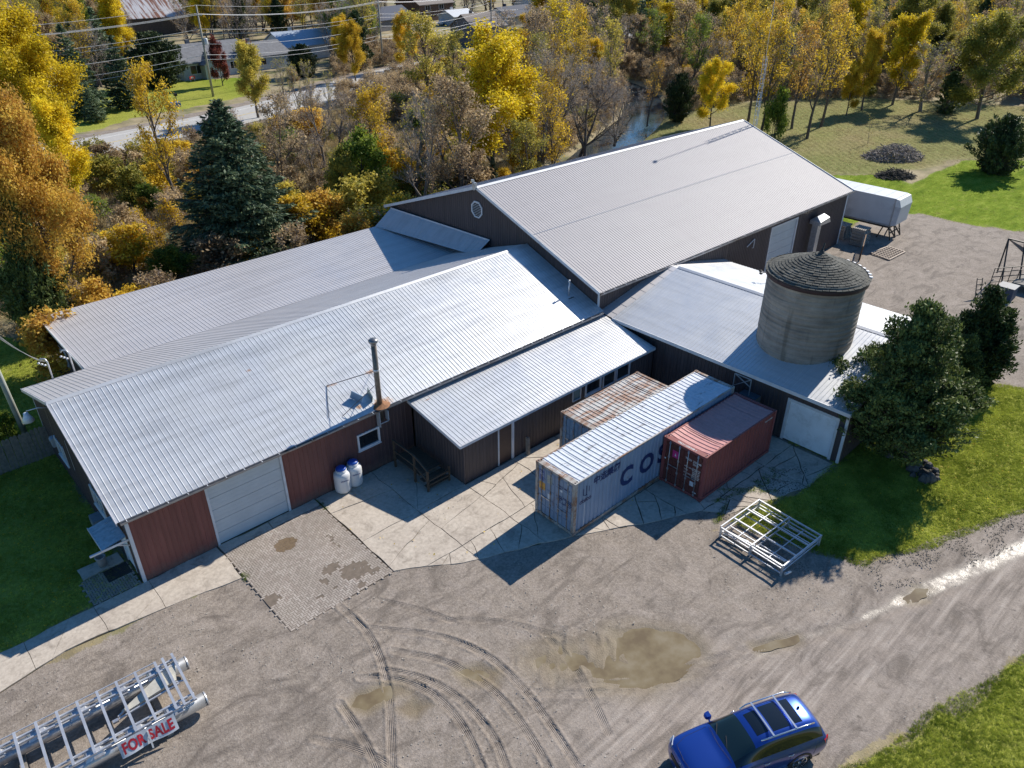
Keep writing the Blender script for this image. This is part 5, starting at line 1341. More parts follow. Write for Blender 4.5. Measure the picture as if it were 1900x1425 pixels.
for (a, b_) in zip(chain[:-1], chain[1:]):
    for dz, off in ((0, 0), (-1.25, -.75), (-1.25, .05), (-1.25, .75), (-3.4, 0), (-4.0, .1), (-5.6, .0), (-7.2, .0), (-7.9, .1)):
        wire('wire', (a[0] - off * .2, a[1] + off, a[2] + dz), (b_[0] - off * .2, b_[1] + off, b_[2] + dz), .9, .024 if dz > -5 else .03, wire_m, wt)
# service pole by the long shed
pole(-.75, 14.3, 8.2, 'grey service pole at the left edge beside the long shed', .15, .12, (), False, plain('pole_green_grey', (.34, .36, .32), .8), (-.25, .25))
for i in range(3):
    wire('service_wire', (-1.0 + .05 * i, 14.55, 7.8 - .3 * i), (.95 + .12 * i, 13.55, 4.7 - .05 * i), .35, .013, wire_d, label=('upper', 'middle', 'lower')[i] + ' service wire from the grey pole to the shed mast', cat='wire', group='service wires')
    wire('overhead_wire', (-1.0, 14.55, 7.9 - .25 * i), (-22, 45, 10 - .4 * i), .6, .012, wire_d, label=('upper', 'middle', 'lower')[i] + ' wire running from the grey pole out of the frame', cat='wire', group='wires leaving the grey pole')
# lone pole behind the barn
pole(50.9, 35.8, 6.3, 'pale slim pole standing behind the barn in front of the yellow maple', .12, .09, (), False, conc_pole)
# lattice antenna tower
at = empty('antenna_tower', (60.5, 10.18, 0), 0.2, label='slim lattice tower with a tall thin mast at the far end of the big barn', cat='tower')
h_ = 14.15; w0 = .2
legs_ = [(w0 * math.cos(R(90 + 120 * i)), w0 * math.sin(R(90 + 120 * i))) for i in range(3)]
for x, y in legs_: MB().tube([(x, y, 0), (x, y, h_)], .022, 6).build('tower_leg', galv, at)
rg = []
for i in range(36):
    z0 = .2 + i * .39
    for a in range(3):
        p0, p1 = legs_[a], legs_[(a + 1) % 3]; rg.append(((p0[0], p0[1], z0), (p1[0], p1[1], z0)))
        if i % 2 and z0 + .39 < h_: rg.append(((p0[0], p0[1], z0), (p1[0], p1[1], z0 + .39)))
bars('lattice_rungs', rg, .022, galv, at)['kind'] = 'stuff'
MB().tube([(0, 0, h_ - .6), (.02, .05, 19.4)], [.03, .022], 6).build('mast', galv, at)
MB().lathe([(0, 0), (.12, .05), (.16, .2), (.1, .32), (0, .36)], 10, (0, .05, 19.3)).build('antenna_head', galv, at)
# wooden fence, left
wf_ = empty('board_fence', (-6.5, 12.3, 0), 0.02, label='weathered dark board fence running left from the long shed corner', cat='fence')
fb = MB().box((0, 0, 0), (.17, .025, 1.75)).add([(0, 0, 1.75), (.17, 0, 1.75), (.17, .025, 1.75), (0, .025, 1.75), (.085, 0, 1.83), (.085, .025, 1.83)], [(0, 1, 4), (3, 5, 2), (0, 4, 5, 3), (1, 2, 5, 4)]).mesh('fence_board', wood_grey)
for i in range(35):
    o = link('fence_board', fb, wf_, loc=(i * .186, rnd.uniform(-.01, .01), rnd.uniform(-.05, .04)), rot=(0, rnd.uniform(-.012, .012), 0))
bars('fence_rail', [((0, .05, .4), (6.5, .05, .4)), ((0, .05, 1.4), (6.5, .05, 1.4))], .05, wood_grey, wf_, .09)
for i in range(4): MB().box((i * 2.1, .03, 0), (i * 2.1 + .1, .13, 1.7)).build('fence_post', wood_grey, wf_)
# brush piles
def brush_pile(name, loc, r_, h, n, mat, label, seed):
    rr = random.Random(seed); m = MB()
    for i in range(n):
        a = rr.uniform(0, 6.28); q = math.sqrt(rr.random()) * r_; hh = h * max(0, 1 - (q / r_) ** 2)
        p = Vector((q * math.cos(a) * 1.5, q * math.sin(a), rr.uniform(0, hh))); d = Vector((rr.uniform(-1, 1), rr.uniform(-1, 1), rr.uniform(-.25, .45))).normalized() * rr.uniform(.5, 1.3)
        m.bar(p - d / 2, p + d / 2, rr.uniform(.02, .07))
    return m.build(name, mat, None, loc, (0, 0, -.4), label=label, cat='brush pile')
brush_pile('brush_pile', (92.8, 9.8, 0), 2.6, 1.6, 900, plain('grey_twig', (.25, .22, .20), .9, vary=.3, scale=5), 'large grey pile of cut branches on the mown meadow', 1)
brush_pile('brush_pile', (84.6, 6.0, 0), 1.5, .8, 380, plain('charred_twig', (.055, .05, .045), .9, vary=.4, scale=5), 'smaller dark burn pile of branches at the edge of the green lawn', 2)
# ================================================================ CAR
cp_ = NT('car_blue'); cp_.set(base=(0.012, 0.058, 0.33), metal=.55, rough=.3)
cp_.b.inputs['Coat Weight'].default_value = 1.0; cp_.b.inputs['Coat Roughness'].default_value = .05
cg = NT('car_glass'); cg.set(base=(.008, .012, .018), rough=.05, spec=.7)
ws = NT('windshield_glass'); ws.set(base=(.014, .03, .035), rough=.05, spec=.7)
chrome = plain('chrome', (.7, .72, .75), .15, .9, vary=.03); tyre_m = plain('tyre', (.018, .018, .018), .85); plast = plain('black_plastic', (.02, .02, .022), .5)
tl = NT('tail_red'); tl.set(base=(.45, .01, .015), rough=.15); hl = NT('headlight_glass'); hl.set(base=(.5, .52, .55), rough=.1, metal=.3)
car = empty('blue_car', (11.62, -21.42, 0.0), R(156.5), label='blue sport utility vehicle with silver roof rails parked on the gravel lane', cat='car')
ST = [(2.50, (.62, .74, .78, .74, .62, .45, .25, 0), (.30, .42, .60, .76, .82, .85, .86, .86)),
      (2.36, (.82, .90, .92, .87, .78, .52, .28, 0), (.24, .42, .66, .86, .94, .985, 1.0, 1.0)),
      (1.95, (.88, .95, .965, .92, .82, .54, .29, 0), (.22, .45, .72, .95, 1.02, 1.06, 1.08, 1.085)),
      (1.35, (.89, .96, .98, .94, .84, .60, .32, 0), (.22, .45, .75, 1.0, 1.07, 1.13, 1.155, 1.16)),
      (1.12, (.89, .96, .98, .95, .86, .72, .42, 0), (.22, .45, .75, 1.01, 1.085, 1.13, 1.17, 1.18)),
      (.22, (.89, .96, .98, .955, .88, .66, .40, 0), (.22, .45, .75, 1.03, 1.11, 1.62, 1.69, 1.71)),
      (-.5, (.89, .96, .98, .955, .88, .67, .42, 0), (.22, .45, .75, 1.03, 1.12, 1.68, 1.75, 1.77)),
      (-1.3, (.89, .96, .98, .955, .88, .67, .42, 0), (.22, .45, .76, 1.04, 1.14, 1.67, 1.74, 1.76)),
      (-1.98, (.88, .95, .97, .95, .88, .65, .42, 0), (.24, .46, .78, 1.06, 1.18, 1.60, 1.68, 1.70)),
      (-2.22, (.86, .93, .96, .94, .87, .66, .42, 0), (.27, .48, .79, 1.06, 1.2, 1.47, 1.55, 1.57)),
      (-2.40, (.84, .91, .94, .92, .85, .74, .46, 0), (.32, .5, .79, 1.04, 1.12, 1.17, 1.2, 1.2)),
      (-2.5, (.70, .82, .86, .84, .74, .5, .3, 0), (.38, .5, .70, .86, .92, .95, .96, .96))]
V_ = []; F_ = []; MI = []
for x, ys, zs in ST:
    for y, z in zip(ys, zs): V_.append((x, y, z))
    for y, z in list(zip(ys, zs))[-2::-1]: V_.append((x, -y, z))
n = 15
for i in range(len(ST) - 1):
    for j in range(n - 1):
        F_.append((i * n + j, (i + 1) * n + j, (i + 1) * n + j + 1, i * n + j + 1)); jj = min(j, 13 - j); m = 0
        if jj == 4 and 4 <= i <= 8: m = 1
        if i == 4 and jj in (5, 6): m = 2
        if i in (9,) and jj in (5, 6): m = 1
        MI.append(m)
F_.append(tuple(range(n))); MI.append(0); F_.append(tuple((len(ST) - 1) * n + j for j in reversed(range(n)))); MI.append(0)
me = bpy.data.meshes.new('tmp'); me.from_pydata(V_, [], F_)
for m in (cp_.m, cg.m, ws.m): me.materials.append(m)
me.polygons.foreach_set('material_index', MI); me.update()
o = bpy.data.objects.new('tmp', me); COL.objects.link(o); sm = o.modifiers.new('s', 'SUBSURF'); sm.levels = 3; sm.render_levels = 3
dg = bpy.context.evaluated_depsgraph_get(); dg.update()
sub = bpy.data.meshes.new_from_object(o.evaluated_get(dg)); bpy.data.objects.remove(o)
co_ = np.empty(len(sub.vertices) * 3, np.float32); sub.vertices.foreach_get('co', co_); co_ = co_.reshape(-1, 3)
mi_ = np.empty(len(sub.polygons), np.int32); sub.polygons.foreach_get('material_index', mi_)
lv = np.empty(len(sub.loops), np.int32); sub.loops.foreach_get('vertex_index', lv); fq = lv.reshape(-1, 4)
# fold face directions outward
for k_, nm, mt in ((0, 'body', cp_.m), (1, 'side_glass', cg.m), (2, 'windshield', ws.m)):
    f = fq[mi_ == k_]; u, inv = np.unique(f, return_inverse=True)
    link(nm, np_mesh(nm, co_[u], inv.reshape(f.shape)[:, ::-1], mt, smooth=True), car)
MB().box((-2.3, -.86, .2), (2.3, .86, .34)).build('underbody', plast, car)
for x in (1.5, -1.42):
    for sy in (1, -1):
        w_ = MB().tube([(x, sy * .70, .36), (x, sy * .955, .36)], .375, 28).build('wheel', tyre_m, car)
        rm = MB(); rm.tube([(x, sy * .93, .36), (x, sy * .962, .36)], .06, 12)
        for q in range(6):
            a = q * math.pi / 3; rm.bar((x, sy * .955, .36), (x + .25 * math.cos(a), sy * .96, .36 + .25 * math.sin(a)), .07, .02)
        for q in range(20):
            a = q * math.pi / 10; b_ = (q + 1) * math.pi / 10; rm.bar((x + .26 * math.cos(a), sy * .955, .36 + .26 * math.sin(a)), (x + .26 * math.cos(b_), sy * .955, .36 + .26 * math.sin(b_)), .03, .03)
        link('rim', rm.mesh('rim', chrome), w_)
        arc = MB()
        for q in range(13):
            a = math.pi * q / 12; b_ = math.pi * (q + 1) / 12
            if q < 12: arc.bar((x + .43 * math.cos(a), sy * .945, .36 + .43 * math.sin(a)), (x + .43 * math.cos(b_), sy * .945, .36 + .43 * math.sin(b_)), .07, .08)
        arc.build('wheel_arch', plast, car)
for sy in (1, -1):
    MB().tube([(.05, sy * .60, 1.70), (-.2, sy * .64, 1.765), (-1.6, sy * .645, 1.765), (-1.95, sy * .61, 1.68)], .024, 8).build('roof_rail', chrome, car)
    MB().add([(.93, sy * .99, 1.04), (.93, sy * 1.17, 1.07), (.93, sy * 1.17, 1.17), (.93, sy * .99, 1.18), (.78, sy * .98, 1.02), (.78, sy * 1.19, 1.05), (.78, sy * 1.19, 1.19), (.78, sy * .98, 1.2), (.985, sy * 1.03, 1.08), (.985, sy * 1.12, 1.09), (.985, sy * 1.12, 1.15), (.985, sy * 1.03, 1.15)], [(4, 7, 6, 5), (0, 1, 5, 4), (1, 2, 6, 5), (2, 3, 7, 6), (3, 0, 4, 7), (0, 8, 9, 1), (1, 9, 10, 2), (2, 10, 11, 3), (3, 11, 8, 0), (8, 11, 10, 9)]).bar((.88, sy * .90, 1.05), (.86, sy * 1.01, 1.08), .05).build('mirror', cp_.m, car)
    for x in (.05, -.85): MB().tube([(x, sy * .965, .99), (x - .12, sy * 1.0, 1.0), (x - .22, sy * .965, 1.0)], .014, 6).build('door_handle', chrome, car)
    MB().bar((.9, sy * .965, .40), (-.95, sy * .965, .40), .02, .05).build('sill_trim', chrome, car)
    MB().prism([(-2.30, sy * .90, .93), (-2.44, sy * .84, .95), (-2.45, sy * .78, 1.12), (-2.24, sy * .895, 1.10)], (0, sy * .045, 0)).build('tail_light', tl.m, car)
    MB().prism([(2.44, sy * .6, .80), (2.33, sy * .86, .84), (2.18, sy * .9, .92), (2.40, sy * .62, .92)], (.03, sy * .02, .02)).build('headlight', hl.m, car)
for x in (-.38, -1.22): MB().box((x - .03, -.64, 1.785), (x + .03, .64, 1.81)).build('crossbar', chrome, car)
from mathutils.bvhtree import BVHTree
bvh = BVHTree.FromPolygons([tuple(map(float, v)) for v in co_], [tuple(int(i) for i in f) for f in fq])
def top_z(x, y):
    h = bvh.ray_cast(Vector((x, y, 4)), Vector((0, 0, -1))); return h[0].z if h[0] else 1.0
def roof_glass(x0, x1, w_, dz):
    V_ = []
    for a in range(9):
        for b_ in range(13):
            x = x0 + (x1 - x0) * a / 8; y = -w_ + 2 * w_ * b_ / 12; V_.append((x, y, top_z(x, y) + dz))
    MB().add(V_, [(a * 13 + b_, a * 13 + b_ + 1, (a + 1) * 13 + b_ + 1, (a + 1) * 13 + b_) for a in range(8) for b_ in range(12)], smooth=True).build('sunroof', cg.m, car)
roof_glass(.05, -.36, .40, .006); roof_glass(-.50, -1.12, .46, .006); roof_glass(-1.30, -1.62, .44, .006)
def seam(name, pts, side=None):
    P_ = []
    for i in range(len(pts) - 1):
        for t_ in np.linspace(0, 1, 8)[:-1 if i < len(pts) - 2 else 8]:
            a, b_ = pts[i], pts[i + 1]; u, v_ = a[0] + (b_[0] - a[0]) * t_, a[1] + (b_[1] - a[1]) * t_
            if side: h = bvh.ray_cast(Vector((u, side * 3, v_)), Vector((0, -side, 0)))
            else: h = bvh.ray_cast(Vector((u, v_, 4)), Vector((0, 0, -1)))
            if h[0]: P_.append(h[0])
    if len(P_) > 1: MB().tube(P_, .007, 4, caps=False).build(name, plast, car)
for sd_ in (1, -1):
    for x in (1.0, .02, -.95): seam('door_seam', [(x, .38), (x, 1.0)], sd_)
    seam('door_seam', [(1.0, .38), (-.95, .38)], sd_); seam('door_seam', [(-1.9, .6), (-1.95, 1.0)], sd_)
    seam('hood_seam', [(1.15, sd_ * .72), (1.9, sd_ * .70), (2.3, sd_ * .55)])
seam('hood_seam', [(2.3, -.55), (2.36, 0), (2.3, .55)]); seam('tailgate_seam', [(-2.0, -.56), (-2.0, .56)]); seam('windshield_edge', [(1.08, -.68), (1.14, 0), (1.08, .68)])
bars('wiper', [((1.13, .55, 1.165), (.82, -.1, 1.36)), ((1.15, -.1, 1.175), (.83, -.62, 1.33))], .02, plast, car)
MB().lathe([(0, 0), (.05, 0), (.02, .06), (0, .07)], 8, (-1.78, 0, 1.73)).build('antenna', plast, car)
ob = MB()
for q in range(16):
    a = q * math.pi / 8; b_ = a + math.pi / 8; ob.bar((2.475, .08 * math.cos(a), .80 + .08 * math.sin(a)), (2.475, .08 * math.cos(b_), .80 + .08 * math.sin(b_)), .02, .02)
ob.bar((2.48, -.08, .80), (2.48, .08, .80), .02, .03).build('badge', chrome, car)
MB().box((2.46, -.5, .55), (2.505, .5, .74)).build('grille', plast, car); MB().box((2.5, -.16, .42), (2.52, .16, .5)).build('number_plate', whitel, car)
MB().bar((2.47, -.5, .76), (2.47, -.12, .68), .03).bar((2.47, .5, .76), (2.47, .12, .68), .03).build('chrome_strip', chrome, car)
# ================================================================ VEGETATION
def leaf_mat(name, A, B_, trans=.46, rough=.6):
    """leaf colours drift between A and B per leaf, per clump and per tree"""
    m = bpy.data.materials.new(name); m.use_nodes = True
    k = NT.__new__(NT); k.m = m; k.t = m.node_tree; k.t.nodes.clear()
    k.out = k.n('ShaderNodeOutputMaterial'); k.b = k.n('ShaderNodeBsdfPrincipled')
    p = k.pos(); isl = k.island(); oi = k.n('ShaderNodeObjectInfo').outputs['Random']
    f = k.math('ADD', k.math('MULTIPLY', isl, .40), k.math('MULTIPLY', oi, .35))
    f = k.math('ADD', f, k.math('MULTIPLY', k.math('SUBTRACT', k.noise(p, .55, 3, .6), .5), 1.5))
    f = k.math('ADD', f, .12)
    hi = tuple(min(1, v * 1.25) for v in B_); lo = tuple(v * .72 for v in A)
    c = k.ramp(f, [(.05, lo), (.35, A), (.65, B_), (.95, hi)])
    k.l(c, k.b.inputs['Base Color']); k.b.inputs['Roughness'].default_value = rough; k.b.inputs['Specular IOR Level'].default_value = .25
    tr_ = k.n('ShaderNodeBsdfTranslucent'); k.l(c, tr_.inputs[0]); mx = k.n('ShaderNodeMixShader'); mx.inputs[0].default_value = trans
    k.l(k.b.outputs[0], mx.inputs[1]); k.l(tr_.outputs[0], mx.inputs[2]); k.l(mx.outputs[0], k.out.inputs[0])
    return m
LM = dict(
    yellow=leaf_mat('leaves_yellow', (.56, .42, .018), (.82, .64, .035)),
    gold=leaf_mat('leaves_gold', (0.538, 0.358, 0.026), (0.794, 0.576, 0.051)),
    orange=leaf_mat('leaves_orange', (.50, .27, .05), (.72, .50, .09)),
    olive=leaf_mat('leaves_olive_yellow', (0.256, 0.256, 0.051), (0.589, 0.486, 0.090)),
    green=leaf_mat('leaves_green', (0.102, 0.166, 0.026), (0.256, 0.320, 0.045)),
    brown=leaf_mat('leaves_brown', (0.28, 0.20, 0.12), (0.55, 0.42, 0.24)),
    maroon=leaf_mat('leaves_maroon', (0.115, 0.032, 0.032), (0.256, 0.077, 0.051)),
    spruce=leaf_mat('needles_spruce', (.065, .105, .055), (.17, .225, .12), .16),
    cedar=leaf_mat('needles_cedar', (.045, .075, .022), (.14, .18, .052), .2),
    dcedar=leaf_mat('needles_dark', (.034, .056, .022), (.085, .12, .038), .15),
    straw=leaf_mat('dry_straw', (0.282, 0.218, 0.115), (0.538, 0.435, 0.243), .2),
    lawn=leaf_mat('grass_blades', (.24, .30, .035), (.50, .54, .10), .25))
bark_d = plain('bark_dark', (.11, .092, .08), .9, vary=.35, scale=4, bump=.4)
bark_g = plain('bark_grey', (.20, .175, .155), .9, vary=.3, scale=4, bump=.3)
twig_g = plain('twigs_grey', (.44, .385, .35), .9, vary=.25, scale=2)
twig_b = plain('twigs_brown', (.34, .28, .23), .9, vary=.25, scale=2)

def tubes(P0, P1, R0, R1, n):
    """many tapered tubes at once"""
    D = P1 - P0; L = np.linalg.norm(D, axis=1, keepdims=True) + 1e-9; D = D / L
    ref = np.where(np.abs(D[:, 2:3]) < .9, [[0, 0, 1.]], [[1., 0, 0]])
    U = np.cross(D, ref); U /= np.linalg.norm(U, axis=1, keepdims=True); W = np.cross(D, U)
    V = []
    for P, Rr in ((P0, R0), (P1, R1)):
        for k in range(n):
            a = 2 * math.pi * k / n; V.append(P + (U * math.cos(a) + W * math.sin(a)) * Rr[:, None])
    V = np.stack(V, 1).reshape(-1, 3); m = len(P0); b = np.arange(m)[:, None] * (2 * n)
    F = []
    for k in range(n):
        k2 = (k + 1) % n; F.append(np.concatenate([b + k, b + n + k, b + n + k2, b + k2], 1))
    return V, np.stack(F, 1).reshape(-1, 4)

def unit(v): return v / (np.linalg.norm(v, axis=-1, keepdims=True) + 1e-9)

def quads(rng, C, size, up=.35, aspect=1.6, drdir=None):
    n = len(C); N = unit(rng.normal(size=(n, 3)) + np.array([0, 0, up * 2]))
    T = unit(np.cross(N, rng.normal(size=(n, 3)))) if drdir is None else unit(drdir - N * np.sum(drdir * N, 1, keepdims=True) + rng.normal(size=(n, 3)) * .25)
    B_ = unit(np.cross(N, T)); s = (size * rng.uniform(.6, 1.35, n))[:, None]
    V = np.stack([C - T * s * .5 * aspect, C + B_ * s * .42, C + T * s * .5 * aspect, C - B_ * s * .42], 1)
    return V.reshape(-1, 3), np.arange(4 * n).reshape(-1, 4)

class Sk:
    def __init__(s, seed): s.g = np.random.default_rng(seed); s.segs = []
    def seg(s, P0, P1, R0, R1): s.segs.append((np.atleast_2d(P0), np.atleast_2d(P1), np.atleast_1d(R0), np.atleast_1d(R1)))

def branch_level(sk, S, D, L, Rr, nseg, curve_up, wob):
    """grow branches in nseg steps; returns arrays of points per branch [n, nseg+1, 3]"""
    g = sk.g; pts = [S]; d = unit(D); rs = [Rr]
    for i in range(nseg):
        d = unit(d + np.array([0, 0, curve_up]) / nseg + g.normal(size=d.shape) * wob)
        pts.append(pts[-1] + d * (L / nseg)[:, None]); r = Rr * (1 - .75 * (i + 1) / nseg); rs.append(r)
        sk.seg(pts[-2], pts[-1], rs[-2], rs[-1])
    return np.stack(pts, 1), np.stack(rs, 1)

def spawn(sk, P, Rr, Lpar, n, tmin, spread, ratio, rratio):
    g = sk.g; m, k, _ = P.shape
    t = g.uniform(tmin, 1.0, (m, n)) * (k - 1); i = np.minimum(t.astype(int), k - 2); f = (t - i)[..., None]
    idx = np.arange(m)[:, None]; S = P[idx, i] * (1 - f) + P[idx, i + 1] * f
    d = unit(P[idx, i + 1] - P[idx, i]); side = unit(np.cross(d, g.normal(size=d.shape)))
    D = unit(d + side * spread * g.uniform(.6, 1.4, (m, n, 1)))
    tt = t / (k - 1); L = Lpar[:, None] * ratio * (1.15 - .6 * tt) * g.uniform(.7, 1.2, (m, n))
    r = (Rr[idx, i] * rratio)
    return S.reshape(-1, 3), D.reshape(-1, 3), L.ravel(), np.maximum(r.ravel(), .006)

def deciduous(name, seed, H, W, trunk=.22, limbs=9, n2=7, n3=6, n4=0, leaves=8000, lsize=.2, lspread=.35, leafm=None, twigm=None, barkm=None, up=.35, r0=None, stems=1, lift=.5, twigw=.02, shape=.7, lfrac=1.0):
    sk = Sk(seed); g = sk.g; r0 = r0 or H * .017 + .04
    allS, allD, allL, allR = [], [], [], []
    for s_ in range(stems):
        off = np.array([g.normal() * .25, g.normal() * .25, 0]) if stems > 1 else np.zeros(3)
        lean = np.array([g.normal() * .25, g.normal() * .25, 1]) if stems > 1 else np.array([g.normal() * .04, g.normal() * .04, 1])
        P, Rr = branch_level(sk, off[None], lean[None], np.array([H * (.88 if stems == 1 else .7 * g.uniform(.7, 1.1))]), np.array([r0 / math.sqrt(stems)]), 8, .2, .06)
        nl = limbs // stems if stems > 1 else limbs
        t = np.linspace(trunk, .96, nl) + g.uniform(-.03, .03, nl); az = np.arange(nl) * 2.4 + g.uniform(0, 6)
        i = np.minimum((t * 8).astype(int), 7); f = (t * 8 - i)[:, None]; S = P[0, i] * (1 - f) + P[0, i + 1] * f
        q = np.clip((t - trunk) / (1 - trunk), 0, 1); env = W / 2 * np.sqrt(np.clip(1 - (q * 1.05 - .35) ** 2 / shape, .12, 1))
        D = np.stack([np.cos(az), np.sin(az), lift + q * 1.3], 1)
        L = env * g.uniform(.85, 1.15, nl) * (1 + .25 * q)
        allS.append(S); allD.append(D); allL.append(L); allR.append(Rr[0, i] * .55)
    P1, R1 = branch_level(sk, np.concatenate(allS), np.concatenate(allD), np.concatenate(allL), np.concatenate(allR), 5, up, .12)
    L1 = np.concatenate(allL)
    S, D, L, r = spawn(sk, P1, R1, L1, n2, .25, .8, .5, .6)
    P2, R2 = branch_level(sk, S, D, L, r, 3, up * .8, .15)
    big = list(sk.segs); sk.segs = []
    S, D, L3, r = spawn(sk, P2, R2, L, n3, .2, .85, .55, .6)
    P3, R3 = branch_level(sk, S, D, L3, r, 2, up * .5, .2)
    cat_ = lambda lst, j: np.concatenate([q[j] for q in lst])
    n_big1 = 8 * stems + 5
    Vt, Ft = tubes(cat_(big[:n_big1], 0), cat_(big[:n_big1], 1), cat_(big[:n_big1], 2), cat_(big[:n_big1], 3), 7)
    V2, F2 = tubes(cat_(big[n_big1:], 0), cat_(big[n_big1:], 1), cat_(big[n_big1:], 2), cat_(big[n_big1:], 3), 4)
    trunk_me = np_mesh(name + '_trunk', np.concatenate([Vt, V2]), np.concatenate([Ft, F2 + len(Vt)]), barkm or bark_d, smooth=True)
    # twigs: slim blades
    T0, T1 = cat_(sk.segs, 0), cat_(sk.segs, 1)
    tips = P3
    if n4:
        S, D, L4, r = spawn(sk, P3, R3, L3, n4, .1, .9, .7, .6)
        E_ = S + D * L4[:, None] + np.array([0, 0, up * .12]) * L4[:, None]; T0 = np.concatenate([T0, S]); T1 = np.concatenate([T1, E_])
        tips = np.stack([S, (S + E_) / 2, E_], 1)
    d = unit(T1 - T0); sdv = unit(np.cross(d, g.normal(size=d.shape))) * twigw
    Vw = np.stack([T0 - sdv / 2, T0 + sdv / 2, T1 + sdv * .15, T1 - sdv * .15], 1).reshape(-1, 3); Fw = np.arange(len(Vw)).reshape(-1, 4)
    V = [Vw]; F = [Fw]; mi = [np.zeros(len(Fw), int)]
    if leaves:
        m = len(tips); sel = g.permutation(m)[:max(1, int(m * lfrac))]
        a = g.choice(sel, leaves); t = g.uniform(0, tips.shape[1] - 1.001, leaves); i = t.astype(int); f = (t - i)[:, None]
        C = tips[a, i] * (1 - f) + tips[a, i + 1] * f + g.normal(size=(leaves, 3)) * lspread
        Vl, Fl = quads(g, C, lsize); V.append(Vl); F.append(Fl + len(Vw)); mi.append(np.ones(len(Fl), int))
    crown = np_mesh(name + '_crown', np.concatenate(V), np.concatenate(F), [twigm or twig_b, leafm or LM['yellow']], np.concatenate(mi))
    return trunk_me, crown, H, W

def conifer(name, seed, H, W, n_br=170, per=150, size=.2, leafm=None, droop=-.18, power=.9, base=.06, lump=0.0):
    g = np.random.default_rng(seed)
    t = np.sort(g.uniform(base, .985, n_br)) ; az = np.arange(n_br) * 2.399 + g.normal(size=n_br) * .2
    lum = 1 + lump * np.sin(az * 3 + t * 14) + g.normal(size=n_br) * .13
    L = np.maximum(W / 2 * (1 - t) ** power * lum, .15) * np.clip((t - base) / .08 + .55, 0, 1)
    S = np.stack([0 * t, 0 * t, t * H], 1)
    D0 = np.stack([np.cos(az), np.sin(az), droop + .75 * t], 1)
    V = []; F = []; o = 0
    E_ = S + unit(D0) * L[:, None] + np.array([0, 0, 1]) * (L * .12)[:, None]
    Vt, Ft = tubes(np.concatenate([S, np.array([[0, 0, -.2]])]), np.concatenate([E_, np.array([[0, 0, H * .97]])]), np.concatenate([np.full(n_br, .035), [H * .018 + .03]]), np.concatenate([np.full(n_br, .01), [.02]]), 5)
    tm = np_mesh(name + '_trunk', Vt, Ft, bark_d)
    cnt = np.maximum((per * (L / L.max()) ** 1.3).astype(int), 10); idx = np.repeat(np.arange(n_br), cnt); N = len(idx)
    u = g.beta(1.7, 1.0, N); wid = (L[idx] * .30 * np.sin(np.clip(u, 0, 1) * math.pi * .85 + .25) + .08)
    side = np.stack([-np.sin(az[idx]), np.cos(az[idx]), 0 * u], 1); lat_ = g.uniform(-1, 1, N)
    dd = unit(D0[idx]); C = S[idx] + dd * (L[idx] * u)[:, None] + side * (lat_ * wid)[:, None] + np.array([0, 0, 1.]) * (L[idx] * .12 * u ** 2 - np.abs(lat_) * wid * .25 - .10 * g.random(N))[:, None] + g.normal(size=(N, 3)) * .05
    dr = dd + side * lat_[:, None] * .8 + np.array([0, 0, -.15])
    Vl, Fl = quads(g, C, size, .5, 2.2, dr)
    cm = np_mesh(name + '_crown', Vl, Fl, leafm or LM['spruce'])
    return tm, cm, H, W

def cedar(name, seed, H, lobes, n, size, leafm):
    """several upright lobes of scaly foliage; lobes (x, y, z0, z1, radius)"""
    g = np.random.default_rng(seed); Cs = []; segs0 = []; segs1 = []; r_ = []
    tot = sum(l[4] * l[4] * (l[3] - l[2]) for l in lobes)
    for (x, y, z0, z1, rad) in lobes:
        k = int(n * rad * rad * (z1 - z0) / tot); nb = int(70 * rad * (z1 - z0) / 6 + 30)
        t = g.random(nb) ** .9; az = g.uniform(0, 6.283, nb); rr = rad * np.clip(1.3 * (1 - t) ** .72, .05, 1.15) * np.clip((t + .25) / .45, .5, 1) * g.uniform(.55, 1.4, nb)
        base = np.stack([x * t ** .5 + 0 * t, y * t ** .5 + 0 * t, z0 + (z1 - z0) * t * .93 - .5], 1); tip = base + np.stack([np.cos(az) * rr, np.sin(az) * rr, rr * (.35 + .9 * t)], 1)
        segs0.append(base); segs1.append(tip); r_.append(np.full(nb, .035))
        a = g.integers(0, nb, k); u = g.beta(2.8, .8, k)
        c = base[a] + (tip[a] - base[a]) * u[:, None]
        cr = .08 + .14 * np.sin(u * 3.1); c = c + g.normal(size=(k, 3)) * cr[:, None] * np.array([1, 1, .8])
        Cs.append(c)
        top = np.array([x * .9, y * .9, z1 - 1.3]); segs0.append(np.array([[0, 0, .4]])); segs1.append(top[None]); r_.append(np.array([.16]))
    C = np.concatenate(Cs); P0 = np.concatenate(segs0); P1 = np.concatenate(segs1); rr_ = np.concatenate(r_)
    Vt, Ft = tubes(np.concatenate([P0, [[0, 0, -.2]]]), np.concatenate([P1, [[.1, 0, 1.6]]]), np.concatenate([rr_, [.24]]), np.concatenate([rr_ * .25, [.18]]), 6)
    dr = unit(C - np.array([0, 0, H * .3])) * .6 + np.array([0, 0, .6])
    Vl, Fl = quads(g, C, size, .2, 1.9, dr)
    return np_mesh(name + '_trunk', Vt, Ft, bark_d), np_mesh(name + '_crown', Vl, Fl, leafm), H, max(l[4] for l in lobes) * 2

